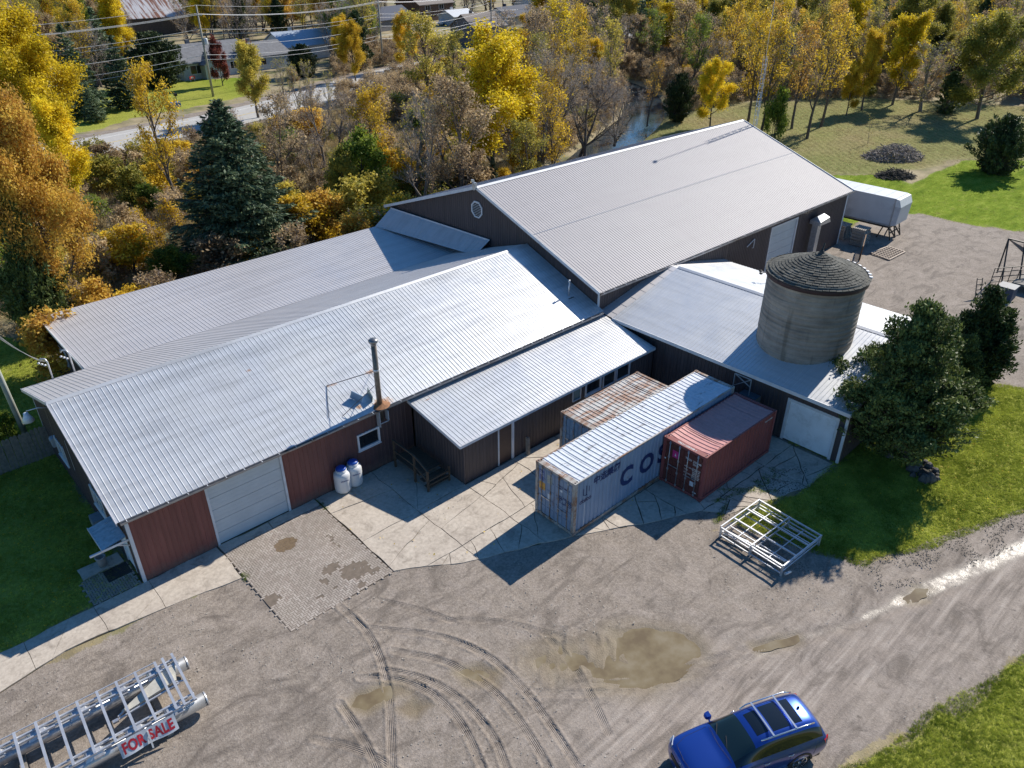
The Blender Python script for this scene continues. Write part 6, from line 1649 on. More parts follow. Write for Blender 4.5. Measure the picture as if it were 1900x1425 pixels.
def put_tree(proto, name, x, y, h, wscale=1.0, label='', cat='tree', group=None, leaf=None, rz=None, sub=('trunk', 'crown')):
    tm, cm, H, W = proto
    s = h / H; rz = rnd.uniform(0, 6.28) if rz is None else rz
    e = empty(name, (x, y, 0), rz, label=label, cat=cat, group=group); e.scale = (s * wscale, s * wscale, s)
    link(sub[0], tm, e); c = link(sub[1], cm, e)
    if leaf:
        sl_ = c.material_slots[-1]; sl_.link = 'OBJECT'; sl_.material = LM[leaf]
    return e

PR = {}
PR['full1'] = deciduous('maple_a', 11, 11, 8.5, .2, 13, 9, 7, 0, 34000, .155, .36, up=.5, shape=.75)
PR['full2'] = deciduous('maple_b', 12, 12, 7.5, .18, 14, 8, 7, 0, 28000, .165, .34, up=.6, shape=.8, lift=.9)
PR['big'] = deciduous('maple_c', 13, 12, 10, .15, 16, 10, 8, 0, 76000, .135, .38, up=.45, shape=.8)
PR['half1'] = deciduous('ash_a', 21, 12, 7.5, .25, 11, 8, 6, 4, 4600, .17, .28, up=.7, lift=.9, lfrac=.6, twigm=twig_b)
PR['half2'] = deciduous('ash_b', 22, 12, 8, .3, 10, 8, 6, 4, 3000, .18, .30, up=.8, lift=1.1, lfrac=.5, twigm=twig_g, barkm=bark_d)
PR['bare1'] = deciduous('willow_a', 31, 12, 12, .18, 12, 9, 7, 6, 900, .12, .25, up=.5, lift=.5, leafm=LM['brown'], twigm=twig_g, barkm=bark_d, stems=3, lfrac=.5, r0=.42)
PR['bare2'] = deciduous('alder_a', 32, 10, 7, .2, 11, 8, 6, 5, 900, .15, .2, up=.7, lift=.8, leafm=LM['olive'], twigm=twig_g, barkm=bark_g, lfrac=.4)
PR['bare3'] = deciduous('ash_c', 33, 12, 7, .35, 10, 8, 6, 5, 1300, .17, .25, up=.9, lift=1.2, leafm=LM['gold'], twigm=twig_b, barkm=bark_d, lfrac=.5)
PR['sap'] = deciduous('sapling_a', 34, 5, 2.6, .3, 7, 5, 4, 0, 120, .1, .1, up=.8, lift=1, leafm=LM['olive'], twigm=twig_g, barkm=bark_g, r0=.06)
PR['bush1'] = deciduous('bush_a', 41, 3, 3.4, .08, 15, 6, 5, 0, 5200, .15, .22, up=.4, stems=5, lift=.6, r0=.12)
PR['bush2'] = deciduous('bush_b', 42, 3, 3.6, .08, 15, 6, 5, 4, 1500, .13, .2, up=.5, stems=5, lift=.7, r0=.1, leafm=LM['brown'], twigm=twig_g, lfrac=.6)
PR['round'] = deciduous('round_a', 43, 6, 5, .12, 13, 8, 6, 0, 15000, .16, .26, up=.4, lift=.6)
PR['spruceN'] = conifer('spruce_a', 51, 13, 8.6, 420, 260, .15, LM['spruce'], -.22, .80, .05, .10)
PR['spruce'] = conifer('spruce_b', 52, 12, 5.8, 150, 90, .24, LM['spruce'], -.2, .85, .04, .12)
PR['pine'] = conifer('pine_a', 53, 12, 7, 110, 110, .28, LM['spruce'], .05, .6, .15, .2)
PR['cedarN'] = cedar('cedar_a', 61, 9, [(0.1, .2, 1.6, 9.0, 1.9), (-1.0, .8, 1.5, 7.4, 1.7), (1.1, -.7, 1.5, 8.0, 1.7), (-2.0, 1.4, 1.0, 5.4, 1.5), (2.0, -1.6, 1.0, 5.6, 1.7), (.3, -2.6, .9, 4.6, 1.6), (-1.7, -1.3, 1.2, 5.0, 1.5), (2.7, .9, 1.0, 5.2, 1.6), (-.6, 2.5, 1.1, 4.6, 1.5), (-3.0, -.1, 1.1, 3.6, 1.3), (2.2, 2.6, 1.0, 4.4, 1.3), (3.2, -2.2, .8, 3.4, 1.3)], 105000, .095, LM['cedar'])
PR['cedarM'] = cedar('cedar_b', 62, 8, [(0, .1, .6, 8.0, 1.25), (-.8, .7, .3, 5.8, 1.4), (.9, -.7, .3, 6.2, 1.4), (.2, 1.3, .3, 4.2, 1.4), (-.3, -1.4, .3, 4.4, 1.4)], 46000, .11, LM['cedar'])
PR['cedarF'] = cedar('cedar_c', 63, 7, [(0, 0, .2, 7, 2.6), (-1.8, .8, .2, 5.2, 2.2), (1.9, -.8, .2, 5.4, 2.3)], 24000, .16, LM['dcedar'])
PR['colF'] = cedar('cedar_d', 64, 8, [(0, 0, .1, 8, 1.7)], 9000, .19, LM['dcedar'])
# ---------------------------------------------------------------- trees one can tell apart
TL = []
def tree(proto, name, xyh, label, w=1.0, leaf=None, rz=None, group=None, cat='tree'):
    TL.append((xyh[0], xyh[1])); return put_tree(PR[proto], name, xyh[0], xyh[1], xyh[2], w, label, cat, group, leaf, rz)
tree('cedarN', 'cedar_tree', (31.8, -17.2, 9.4), 'big dark green cedar with several tops beside the white garage door', 1.05, rz=.6)
tree('cedarM', 'cedar_tree', ((43.07, -16.81, 6.96)), 'second dark cedar at the right edge, behind the big one', 1.1, rz=0)
tree('cedarM', 'cedar_tree', (41.0, -16.9, 4.4), 'lower dark cedar between the big one and the right edge', 1.0, rz=2)
tree('spruceN', 'spruce_tree', ((20.04, 31.78, 12.76)), 'tall blue green spruce standing behind the low rear shed', 1.34, rz=.3)
tree('big', 'maple_tree', ((5.27, 28.42, 12.39)), 'large orange and gold maple at the left edge above the lawn', .66, 'orange', rz=1)
tree('big', 'maple_tree', ((14.98, 68.84, 14.67)), 'tall yellow maple crown filling the upper left edge', 1.0, 'yellow', rz=2)
tree('full2', 'maple_tree', ((13.49, 52.60, 9.19)), 'yellow maple between the orange maple and the road, upper left', .95, 'yellow', rz=2.2)
tree('cedarM', 'cedar_tree', ((3.86, 27.46, 10.60)), 'narrow dark green tree at the left edge in front of the orange maple', .7)
tree('half1', 'ash_tree', ((20.99, 47.53, 11.95)), 'thin tree with a golden yellow top left of the tall spruce', .75, 'gold', rz=1)
tree('round', 'bush', ((13.31, 29.98, 2.71)), 'green bush at the left foot of the tall spruce behind the rear shed', 1.5, 'green')
for i, (k_, lab, lf, w_, pr) in enumerate(((((25.26, 30.98, 3.35)), 'orange green bush right of the spruce along the rear shed roof', 'gold', 1.25, 'bush1'), (((27.77, 31.46, 3.33)), 'rusty orange bush, second right of the spruce', 'orange', 1.2, 'bush1'), (((30.52, 31.86, 3.64)), 'green and yellow bush, third right of the spruce', 'olive', 1.3, 'bush1'), (((33.18, 32.09, 3.56)), 'green bush touching the corner of the big barn', 'olive', 1.2, 'bush1'),
        (((2.97, 21.30, 3.33)), 'orange tinted shrub behind the left end of the rear shed', 'orange', 1.0, 'bush1'))):
    tree(pr, 'bush', k_, lab, w_, lf, cat='bush')
tree('round', 'leafy_tree', ((34.27, 35.45, 6.19)), 'round yellow green tree behind the bushes right of the spruce', 1.05, 'green', rz=1)
tree('round', 'leafy_tree', ((32.14, 35.61, 5.13)), 'smaller olive tree left of the round yellow green one', .8, 'olive', rz=1)
tree('full1', 'maple_tree', ((49.77, 34.37, 12.68)), 'bright yellow maple behind the barn and the slim pole', 1.15, 'yellow', rz=0)
tree('round', 'maple_tree', ((54.40, 34.48, 6.00)), 'low golden maple touching the right side of the bright yellow one', .7, 'gold')
tree('spruce', 'spruce_tree', ((48.22, 32.52, 3.60)), 'small dark spruce at the foot of the slim pole', 1.1)
tree('cedarM', 'cedar_tree', ((42.31, 32.82, 3.90)), 'small dark cedar left of the slim pole behind the barn roof', .55)
tree('bare2', 'bare_tree', ((40.51, 35.44, 9.11)), 'grey forked bare tree right of the yellow green round tree', 1.1)
tree('bare1', 'bare_tree', ((58.95, 36.57, 12.96)), 'broad grey bare tree right of the bright yellow maple', 1.0, rz=1)
tree('bare1', 'bare_tree', ((65.32, 35.15, 11.30)), 'broad brownish bare tree left of the creek', 1.0, rz=3)
tree('bare1', 'bare_tree', ((72.13, 36.24, 7.86)), 'grey bare tree leaning over the near bank of the creek', .9, rz=2)
tree('half2', 'ash_tree', ((76.07, 48.22, 9.76)), 'thin yellow leaved tree between the broad bare trees', .9, 'gold', rz=2)
tree('bare1', 'bare_tree', ((68.65, 48.28, 8.77)), 'grey bare tree behind the two broad ones', .9, rz=5)
tree('half1', 'ash_tree', ((65.89, 67.23, 12.32)), 'tall half bare tree with yellow leaves and a dark forked trunk', 1.25, 'olive', rz=2)
tree('half1', 'ash_tree', ((72.96, 68.96, 9.57)), 'smaller half bare tree right of the tall forked one', .9, 'olive')
tree('full1', 'maple_tree', ((74.94, 100.56, 8.25)), 'golden tree beside the far road, below the white topped pole', .85, 'gold')
tree('full1', 'maple_tree', ((89.39, 104.52, 8.66)), 'yellow tree behind the tall half bare one', .8, 'gold')
tree('full2', 'leafy_tree', ((46.91, 82.86, 8.75)), 'olive yellow tree on the near verge of the far road', 1.15, 'olive', rz=2)
for i, (a, lab) in enumerate(((((48.68, 77.77, 7.70)), 'leftmost'), (((49.41, 74.71, 7.27)), 'second'), (((52.36, 75.92, 7.41)), 'third'), (((52.63, 72.74, 6.33)), 'rightmost'))):
    tree('bare2', 'bare_tree', a, lab + ' of the four pale bare saplings near the far road', .6)
tree('round', 'maple_tree', ((55.00, 112.40, 6.50)), 'small maroon leaved tree in front of the grey blue house', .62, 'maroon')
tree('bush1', 'bush', ((65.54, 124.15, 4.25)), 'little maroon shrub beside the garage of the grey blue house', .8, 'maroon', cat='bush')
tree('cedarF', 'cedar_tree', ((70.42, 111.10, 6.22)), 'round dark juniper in front of the pale blue roofed house', .95)
tree('cedarF', 'cedar_tree', ((46.41, 118.67, 9.64)), 'large rounded dark evergreen left of the grey blue house', 1.05)
tree('spruce', 'spruce_tree', ((35.32, 102.98, 10.48)), 'pointed spruce left of the rounded evergreen', 1.2)
tree('spruce', 'spruce_tree', ((28.43, 101.12, 12.61)), 'tall broad spruce in the upper left, above the yellow maple', 1.35)
tree('spruce', 'spruce_tree', ((41.59, 130.59, 12.33)), 'dark spruce behind the pointed one in the upper left', 1.3)
tree('pine', 'pine_tree', ((40.09, 168.54, 10.77)), 'feathery green pine in the top left corner', 1.2)
tree('spruce', 'spruce_tree', ((28.49, 96.05, 5.45)), 'small spruce on the shaded lawn across the road', 1.3)
tree('full1', 'leafy_tree', ((92.75, 132.51, 13.32)), 'bright green tree at the top behind the power lines', 1.15, 'green')
tree('full2', 'leafy_tree', ((100.03, 131.96, 8.29)), 'green tree beside the second power pole', .9, 'green')
tree('full1', 'maple_tree', ((109.64, 90.98, 8.35)), 'small round golden tree right of the grey gabled house', .8, 'gold')
tree('full1', 'maple_tree', ((105.98, 72.61, 7.93)), 'pale yellow tree above the bare trees', .9, 'olive')
tree('full2', 'maple_tree', ((92.03, 57.58, 7.95)), 'yellow tree peeping above the broad bare trees', .9, 'gold')
tree('full1', 'maple_tree', ((89.98, 34.24, 7.36)), 'bright yellow small maple left of the lattice tower', .85, 'yellow')
tree('bare3', 'maple_tree', ((84.30, 40.77, 8.09)), 'thin orange leaved tree beside the creek', .8, 'orange')
tree('cedarF', 'cedar_tree', ((90.01, 39.88, 7.09)), 'dark evergreen right of the creek', .62)
LN = [(((94.41, 31.15, 12.44)), 'half2', 'gold', 'leftmost'), (((91.75, 27.34, 11.97)), 'half2', 'gold', 'second'), (((94.20, 25.98, 12.40)), 'bare3', 'olive', 'third'), (((97.81, 26.24, 11.29)), 'half2', 'orange', 'fourth'), (((94.09, 21.86, 12.25)), 'bare3', 'gold', 'fifth, nearest the lawn,'), (((102.11, 24.18, 12.12)), 'half2', 'gold', 'sixth')]
for a, pr, lf, w_ in LN: tree(pr, 'ash_tree', a, w_ + ' of the slim leaf-shedding trees in the row behind the barn end', .85, lf)
tree('full2', 'maple_tree', ((117.20, 25.62, 9.53)), 'yellow maple at the back of the meadow, the left of a pair', .8, 'gold', rz=1)
tree('full2', 'maple_tree', ((124.89, 24.33, 11.13)), 'taller yellow maple at the back of the meadow, the right of a pair', .95, 'yellow', rz=3)
tree('full1', 'maple_tree', ((112.06, 25.46, 6.36)), 'low yellow maple left of the pair at the back of the meadow', .75, 'gold', rz=3)
tree('bare2', 'bare_tree', ((123.04, 19.25, 9.05)), 'dense grey bare thicket tree right of the yellow pair', 1.5)
tree('colF', 'cedar_tree', ((124.15, 16.10, 6.57)), 'dark column of evergreen right of the grey thicket', 1.2)
tree('full1', 'maple_tree', ((123.70, 11.36, 11.49)), 'large yellow and olive tree near the right edge above the juniper', 1.15, 'olive', rz=1)
tree('cedarF', 'cedar_tree', ((94.31, -0.90, 6.85)), 'large dark juniper at the right edge of the green lawn', 1.0, rz=1)
tree('sap', 'sapling', ((97.15, 15.08, 3.07)), 'single leafless sapling in the middle of the mown meadow', .9)
sv = (90.76, 24.89, 4.94)
tree('bush1', 'ivy_stump', sv, 'leafy stump covered in vines beside the lattice tower', .55, 'green', cat='stump')
tree('round', 'bush', ((-1.51, 14.52, 1.87)), 'bright green shrub at the left edge above the board fence', .8, 'green', cat='bush')
tree('bush1', 'bush', ((2.60, 25.47, 1.94)), 'small leafy bush on the lawn left of the rear shed', .7, 'olive', cat='bush')

# ---------------------------------------------------------------- far houses
def house(name, x, y, rz, L, Wd, hw, hr, wallm, roofm, label, wins=(), door=None, cat='house', ov=.4):
    t = empty(name, (x, y, 0), rz, label=label, cat=cat)
    MB().prism([(-L / 2, -Wd / 2, 0), (-L / 2, Wd / 2, 0), (-L / 2, Wd / 2, hw), (-L / 2, 0, hr), (-L / 2, -Wd / 2, hw)], (L, 0, 0)).build('walls', wallm, t)
    sl_ = (hr - hw) / (Wd / 2); rf = MB()
    for s_ in (1, -1):
        a = (-L / 2 - ov, s_ * (Wd / 2 + ov), hw - ov * sl_ + .04); b_ = (-L / 2 - ov, 0, hr + .04)
        V_ = [a, (L / 2 + ov, a[1], a[2]), (L / 2 + ov, 0, b_[2]), b_]; V_ += [(q[0], q[1], q[2] + .16) for q in V_]
        rf.add(V_, [(0, 1, 2, 3), (7, 6, 5, 4), (0, 4, 5, 1), (1, 5, 6, 2), (2, 6, 7, 3), (3, 7, 4, 0)])
    r_ = rf.build('roof', roofm, t)
    MB().box((-L * .2, .3, hr - .6), (-L * .2 + .6, .9, hr + .8)).build('chimney', roofm, r_)
    for (face, u, z, ww, wh) in wins:
        if face == 'f': M_ = frame_matrix((u, -Wd / 2, z), (1, 0, 0), (0, 0, 1), (0, -1, 0))
        elif face == 'l': M_ = frame_matrix((-L / 2, u, z), (0, -1, 0), (0, 0, 1), (-1, 0, 0))
        else: M_ = frame_matrix((L / 2, u, z), (0, 1, 0), (0, 0, 1), (1, 0, 0))
        b_ = MB().box((-.1, -.1, .0), (ww + .1, 0, .08)).box((-.1, wh, 0), (ww + .1, wh + .1, .08)).box((-.1, 0, 0), (0, wh, .08)).box((ww, 0, 0), (ww + .1, wh, .08)).box((ww / 2 - .03, 0, 0), (ww / 2 + .03, wh, .06)).build('window', trim_w, t)
        b_.matrix_local = M_
        link('pane', MB().box((0, 0, .01), (ww, wh, .03)).mesh('pane', glass), b_)
    if door is not None: MB().box((door, -Wd / 2 - .05, 0), (door + 1, -Wd / 2 - .005, 2.1)).build('door', door_white, t)
    return t
wl_blue = plain('siding_blue_grey', (.40, .46, .50), .7); rf_grey = plain('shingle_grey', (.16, .165, .18), .9, vary=.2, scale=2); rf_dark = plain('shingle_navy', (.03, .045, .085), .8, vary=.2)
rf_brown = plain('shingle_brown', (.21, .185, .17), .9, vary=.15, scale=2); wl_grey = plain('siding_grey', (.16, .16, .17), .8); wl_tan = plain('stone_tan', (.42, .38, .31), .85, vary=.25, scale=2); wl_brown = plain('siding_brown', (.12, .075, .055), .8)
rf_lb = plain('metal_blue_grey', (.36, .42, .50), .45, .3); wl_white = plain('siding_white', (.58, .6, .62), .6)
house('grey_blue_house', 58.5, 127.0, .12, 14, 9, 2.9, 5.4, wl_blue, rf_grey, 'low grey blue bungalow with a dark shingle roof beyond the road', [('f', -5.6, 1.0, 2.4, 1.4), ('f', 2.6, 1.1, 1.4, 1.2)], -.6)
house('garage_wing', 70.0, 128.0, .12, 9, 8, 2.6, 4.6, wl_blue, rf_grey, 'attached low wing right of the grey blue bungalow', [('f', -3, 1.0, 2.0, 1.1)])
house('porch_gable', 57.2, 121.9, math.pi / 2 + .12, 2.6, 3.4, 2.6, 3.8, wl_blue, rf_grey, 'small front gable of the grey blue bungalow behind the power pole', [], None, 'porch')
house('pale_house', 84.5, 135.5, .1, 15, 9, 2.8, 5.2, wl_white, rf_lb, 'white bungalow with a pale blue grey metal roof', [('f', 3, 1.0, 1.8, 1.2)])
rbm = NT('rusty_barn_roof'); p = rbm.pos(); rbm.set(base=rbm.mix(rbm.ramp(rbm.noise(rbm.mapping(p, (1.6, .12, .12)), 1, 5, .6), [(.47, 0.), (.56, 1.)]), (.55, .54, .55), (.22, .10, .06)), rough=.5, metal=.2)
house('old_barn', 77.0, 205.0, -.1, 21, 14, 4.2, 8.4, plain('barn_boards', (.09, .075, .065), .9, vary=.3), rbm.m, 'old barn with a rust streaked metal roof in the upper left', [], None, 'barn')
house('gabled_house', 127.0, 127.0, .10, 11, 8, 4.0, 6.6, wl_grey, rf_brown, 'two storey house with a taupe gable roof and pale stone base', [('l', 2.6, 4.1, .9, 1.0), ('l', -.6, 4.1, .9, 1.0), ('f', 2.6, 1.2, 1.2, 1.4)])
MB().box((121.7, 123.0 - .35, 0), (132.3, 123.0 - .05, 2.3)).build('stone_base', wl_tan, label='pale stone lower wall of the two storey gabled house', cat='wall')
house('dark_roof_house', 129.5, 170, .25, 14, 9, 2.8, 5.4, wl_grey, rf_dark, 'house with a dark navy roof left of the brown one at the top', [('f', 4, 1.0, 1.2, 1.1)])
house('brown_house', 154, 184, .15, 15, 10, 4.6, 7.4, wl_brown, rf_brown, 'brown two storey house at the top edge', [('f', -5, 3.0, 2.0, 1.3), ('f', 1, 3.0, 2.0, 1.3)])
house('white_roof_shed', 151.5, 165.5, .15, 9, 6, 2.4, 3.8, wl_blue, plain('white_metal', (.6, .62, .64), .4), 'small shed with a shiny white roof right of the brown house', [], None, 'shed')
house('white_house', 163, 154, .2, 15, 8, 2.7, 4.8, wl_white, rf_dark, 'long white bungalow with a navy roof right of the gabled house', [('f', 1, 1.0, 2.4, 1.1)])
house('navy_roof_house', 196, 172, .15, 20, 14, 3.2, 9.0, wl_white, rf_dark, 'large house with a steep navy roof at the top edge', [('f', -4, 1.0, 2, 1.2)])
fc_ = empty('picket_fence', (119.3, 119.6, 0), .1, label='grey board fence in front of the gabled house', cat='fence')
for i in range(40): MB().box((i * .25, 0, 0), (i * .25 + .2, .03, 1.5)).build('fence_board', wood_grey, fc_) if i == 0 else link('fence_board', fc_.children[0].data, fc_, loc=(i * .25, 0, 0))
cs = empty('sale_sign', (52.9, 120.2, 0), .3, label='small red and white sign on the lawn by the grey blue house', cat='sign')
MB().box((-.6, 0, .4), (.6, .05, .95)).build('sign_board', plain('sign_red', (.5, .04, .05), .5), cs); MB().box((-.3, -.01, .55), (.3, -.005, .8)).build('sign_patch', whitel, cs)
MB().box((-.5, 0, 0), (-.45, .05, .5)).box((.45, 0, 0), (.5, .05, .5)).build('sign_stake', whitel, cs)
bb = empty('recycling_bin', ((41.32, 99.27) + (0,))[:3], label='small blue bin at the far roadside', cat='bin')
MB().box((-.7, -.4, 0), (.7, .4, .7)).build('bin_body', plain('bin_blue', (.03, .17, .5), .5), bb)
mb_ = empty('mailbox', ((42.66, 102.17) + (0,))[:3], label='black mailbox on a post behind the blue bin', cat='mailbox')
MB().box((-.05, -.05, 0), (.05, .05, 1.1)).build('post', wood_grey, mb_); MB().box((-.2, -.3, 1.1), (.2, .3, 1.5)).build('box', black_m, mb_)
bs = empty('road_sign', ((55.84, 84.43) + (0,))[:3], .6, label='grey back of a road sign among the pale saplings', cat='sign')
MB().box((-1.0, 0, 1.0), (1.0, .04, 2.2)).build('panel', plain('sign_back', (.3, .31, .34), .6), bs); MB().box((-.7, .05, 0), (-.6, .12, 2.2)).box((.6, .05, 0), (.7, .12, 2.2)).build('posts', wood_grey, bs)
cr2 = empty('parked_car', (147.5, 166.5, 0), .3, label='distant white car parked in front of the brown house', cat='car')
MB().box((-2.1, -.85, .35), (2.1, .85, .95)).prism([(-1.5, -.75, .95), (1.1, -.75, .95), (.5, -.68, 1.45), (-1.2, -.68, 1.45)], (0, 1.45, 0)).build('body', wl_white, cr2)
for x in (-1.3, 1.3):
    for y in (-.8, .8): MB().tube([(x, y - .1, .33), (x, y + .1, .33)], .33, 12).build('wheel', tyre_m, cr2)

# ---------------------------------------------------------------- the woods: one tree at a time
CAMP = np.array(camo.location); RM = camo.rotation_euler.to_matrix()
RMI = np.array(RM.transposed())
def to_px(x, y, z=0):
    q = RMI @ (np.array([x, y, z]) - CAMP); d = -q[2]
    if d < 1: return (-9999, -9999, d)
    return (950 + 1416.2 * q[0] / d, 712.5 - 1416.2 * q[1] / d, d)
def pd(x, y, pts): return float(seg_dist(np.array([x]), np.array([y]), pts)[0][0])
HOUSES = [(58.5, 127, 10), (70, 128, 7), (84.5, 135.5, 9), (77, 205, 13), (127, 127, 8), (129.5, 170, 9), (154, 184, 10), (151.5, 165.5, 6), (163, 154, 9), (196, 172, 13), (147, 166, 4)]
BUILT = [(-4, -8, 31, 25), (27, -17, 62, 25)]
def blocked(x, y, rad=2.5):
    A = lambda p: bool(inside(np.array([x]), np.array([y]), p)[0])
    if any(A(p) for p in (MEADOW, LAWN_FAR, LAWN_L, LAWN_H, GRAVEL_REAR, LAWN_R)): return True
    if y < -1.5 and x < 60: return True
    if any(a < x < c and b < y < d for a, b, c, d in BUILT): return True
    if any(math.hypot(x - a, y - b) < r_ for a, b, r_ in HOUSES): return True
    if any(math.hypot(x - a, y - b) < rad for a, b in TL): return True
    return False
VIEWS = [(160, 205, 260, 285), (340, 130, 470, 215), (490, 95, 620, 215), (560, 130, 840, 175), (300, 50, 500, 160), (500, 55, 610, 115), (690, 0, 1000, 60), (855, 30, 950, 95), (915, 85, 945, 105), (220, 0, 340, 60), (1180, 150, 1225, 265), (110, 190, 380, 245), (840, 85, 940, 110), (690, 95, 730, 125)]
WOODS = [('half1', 'ash_tree', 'olive'), ('half2', 'ash_tree', 'gold'), ('bare3', 'bare_tree', 'olive'), ('bare2', 'bare_tree', 'brown'), ('full1', 'maple_tree', 'gold'), ('full2', 'maple_tree', 'olive'), ('colF', 'cedar_tree', None), ('spruce', 'spruce_tree', None), ('bare1', 'bare_tree', 'brown')]
WLAB = {'ash_tree': 'half bare slender tree with thinning yellow leaves in the autumn woods', 'bare_tree': 'leafless grey brown tree among the autumn woods', 'maple_tree': 'full crowned golden tree among the autumn woods', 'cedar_tree': 'dark narrow evergreen among the autumn woods', 'spruce_tree': 'dark pointed spruce among the autumn woods'}
LNAME = {'olive': 'olive yellow', 'gold': 'golden', 'yellow': 'bright yellow', 'orange': 'orange', 'brown': 'pale brown', 'green': 'green', None: ''}
def place_name(x, y, d):
    rdist = y - float(np.interp(x, [q[0] for q in ROADC], [q[1] for q in ROADC]))
    cx_ = float(np.interp(y, [30, 45, 62, 98], [55, 89, 108, 112]))
    if rdist > 0: return 'beyond the far road, behind the houses' if d > 170 else 'across the road near the houses'
    if x < cx_: return 'between the sheds and the road' if x < 50 else 'left of the creek behind the big barn'
    if y < 12: return 'at the right, behind the dark juniper'
    return 'right of the creek, deep behind the meadow' if d > 150 else 'right of the creek, along the meadow edge'
def wlabel(nm, lf, x, y, h, d):
    c = LNAME.get(lf, ''); s_ = 'tall' if h > 10.4 else 'lower'
    if nm == 'ash_tree': a = s_ + ' slender tree with thinning ' + c + ' leaves'
    elif nm == 'maple_tree': a = s_ + ' full crowned ' + c + ' tree'
    elif nm == 'bare_tree': a = s_ + ' nearly leafless grey twigged tree'
    elif nm == 'cedar_tree': a = s_ + ' narrow dark evergreen'
    else: a = s_ + ' pointed dark spruce'
    return a + ' ' + place_name(x, y, d)
wr_ = random.Random(99); ntree = 0; cnts = {}
cells = []
for i in range(0, 46):
    for j in range(0, 46):
        step = 6.2
        x = 28 + i * step + wr_.uniform(-2.4, 2.4); y = 14 + j * step + wr_.uniform(-2.4, 2.4); cells.append((x, y))
cells.sort(key=lambda c: math.hypot(c[0] - CAMP[0], c[1] - CAMP[1]))
for x, y in cells:
    px_, py_, d = to_px(x, y)
    if d < 40 or px_ < -120 or px_ > 2020 or py_ > 420 or d > 265: continue
    if d > 150 and wr_.random() < .35: continue
    if pd(x, y, ROADC) < 8.5 or pd(x, y, CREEK) < 5.0 or blocked(x, y, 3.6): continue
    rs_ = wr_.random(); left = y - x * .55
    h = wr_.uniform(7.5, 12.5)
    near_brush = d < 115 and px_ < 760          # thin scrub between the sheds and the road
    if near_brush and wr_.random() < (.5 if px_ < 520 else .25): continue
    if near_brush: h = wr_.uniform(4.5, 8) if px_ < 520 else wr_.uniform(5.5, 10)
    q = to_px(x, y, h)
    bad = False
    for (a, b, c, e_) in VIEWS:
        if a < (q[0] + px_) / 2 < c and q[1] < (b + e_) / 2 and py_ > (b + e_) / 2: bad = True
    if bad: continue
    if near_brush: k_ = wr_.choices(range(9), (2, 2, 3, 6, .4, .6, 0, .2, 0))[0]
    elif px_ > 1150: k_ = wr_.choices(range(9), (4, 4.5, 5, 3.6, 1.3, 1.5, 3.0, 1.6, 1.2))[0]
    else: k_ = wr_.choices(range(9), (4, 3.5, 4, 4, 1.3, 1.6, .9, .9, 2.2))[0]
    if k_ in (6, 7) and d < 120 and px_ < 1180: k_ = 0
    pr, nm, lf = WOODS[k_]
    if lf and pr in ('bare3',): lf = wr_.choice(['brown', 'olive', 'gold'])
    elif lf and pr not in ('bare2', 'bare1'): lf = wr_.choices(['olive', 'gold', 'yellow', 'orange', 'brown', 'green'], (5, 3.4, 2.0, .7, 2.6, 1.0))[0]
    if d > 160: h *= 1.1
    put_tree(PR[pr], nm, x, y, h, wr_.uniform(.8, 1.15), wlabel(nm, lf if pr != 'bare1' else None, x, y, h, d), 'tree', 'trees of the autumn woods, ' + nm.replace('_', ' ') + 's', lf); cnts[nm] = cnts.get(nm, 0) + 1
print('WOODS', cnts)
# ---------------------------------------------------------------- shrubs in the scrub
ns = 0; br_ = random.Random(5)
for t_ in range(5200):
    x = br_.uniform(-8, 150); y = br_.uniform(20, 110); px_, py_, d = to_px(x, y)
    if ns >= 290: break
    if px_ < -60 or px_ > 1960 or py_ > 640 or py_ < 60: continue
    if br_.random() > (70 / d) ** 2.0: continue
    if pd(x, y, ROADC) < 10.5 or pd(x, y, CREEK) < 4.6: continue
    if blocked(x, y, 1.2): continue
    pr = br_.choices(['bush2', 'bush1'], (6, 4))[0]; lf = br_.choices(['brown', 'olive', 'gold', 'orange', 'green'], (5, 4, 2, 1, 1.4))[0]
    hh_ = br_.uniform(1.2, 3.4); put_tree(PR[pr], 'shrub', x, y, hh_, br_.uniform(.9, 1.5), ('large ' if hh_ > 2.3 else 'small ') + LNAME[lf] + (' twiggy shrub ' if pr == 'bush2' else ' leafy shrub ') + place_name(x, y, d), 'shrub', 'shrubs of the rough ground', lf, sub=('stems', 'crown')); ns += 1
print('SHRUBS', ns)

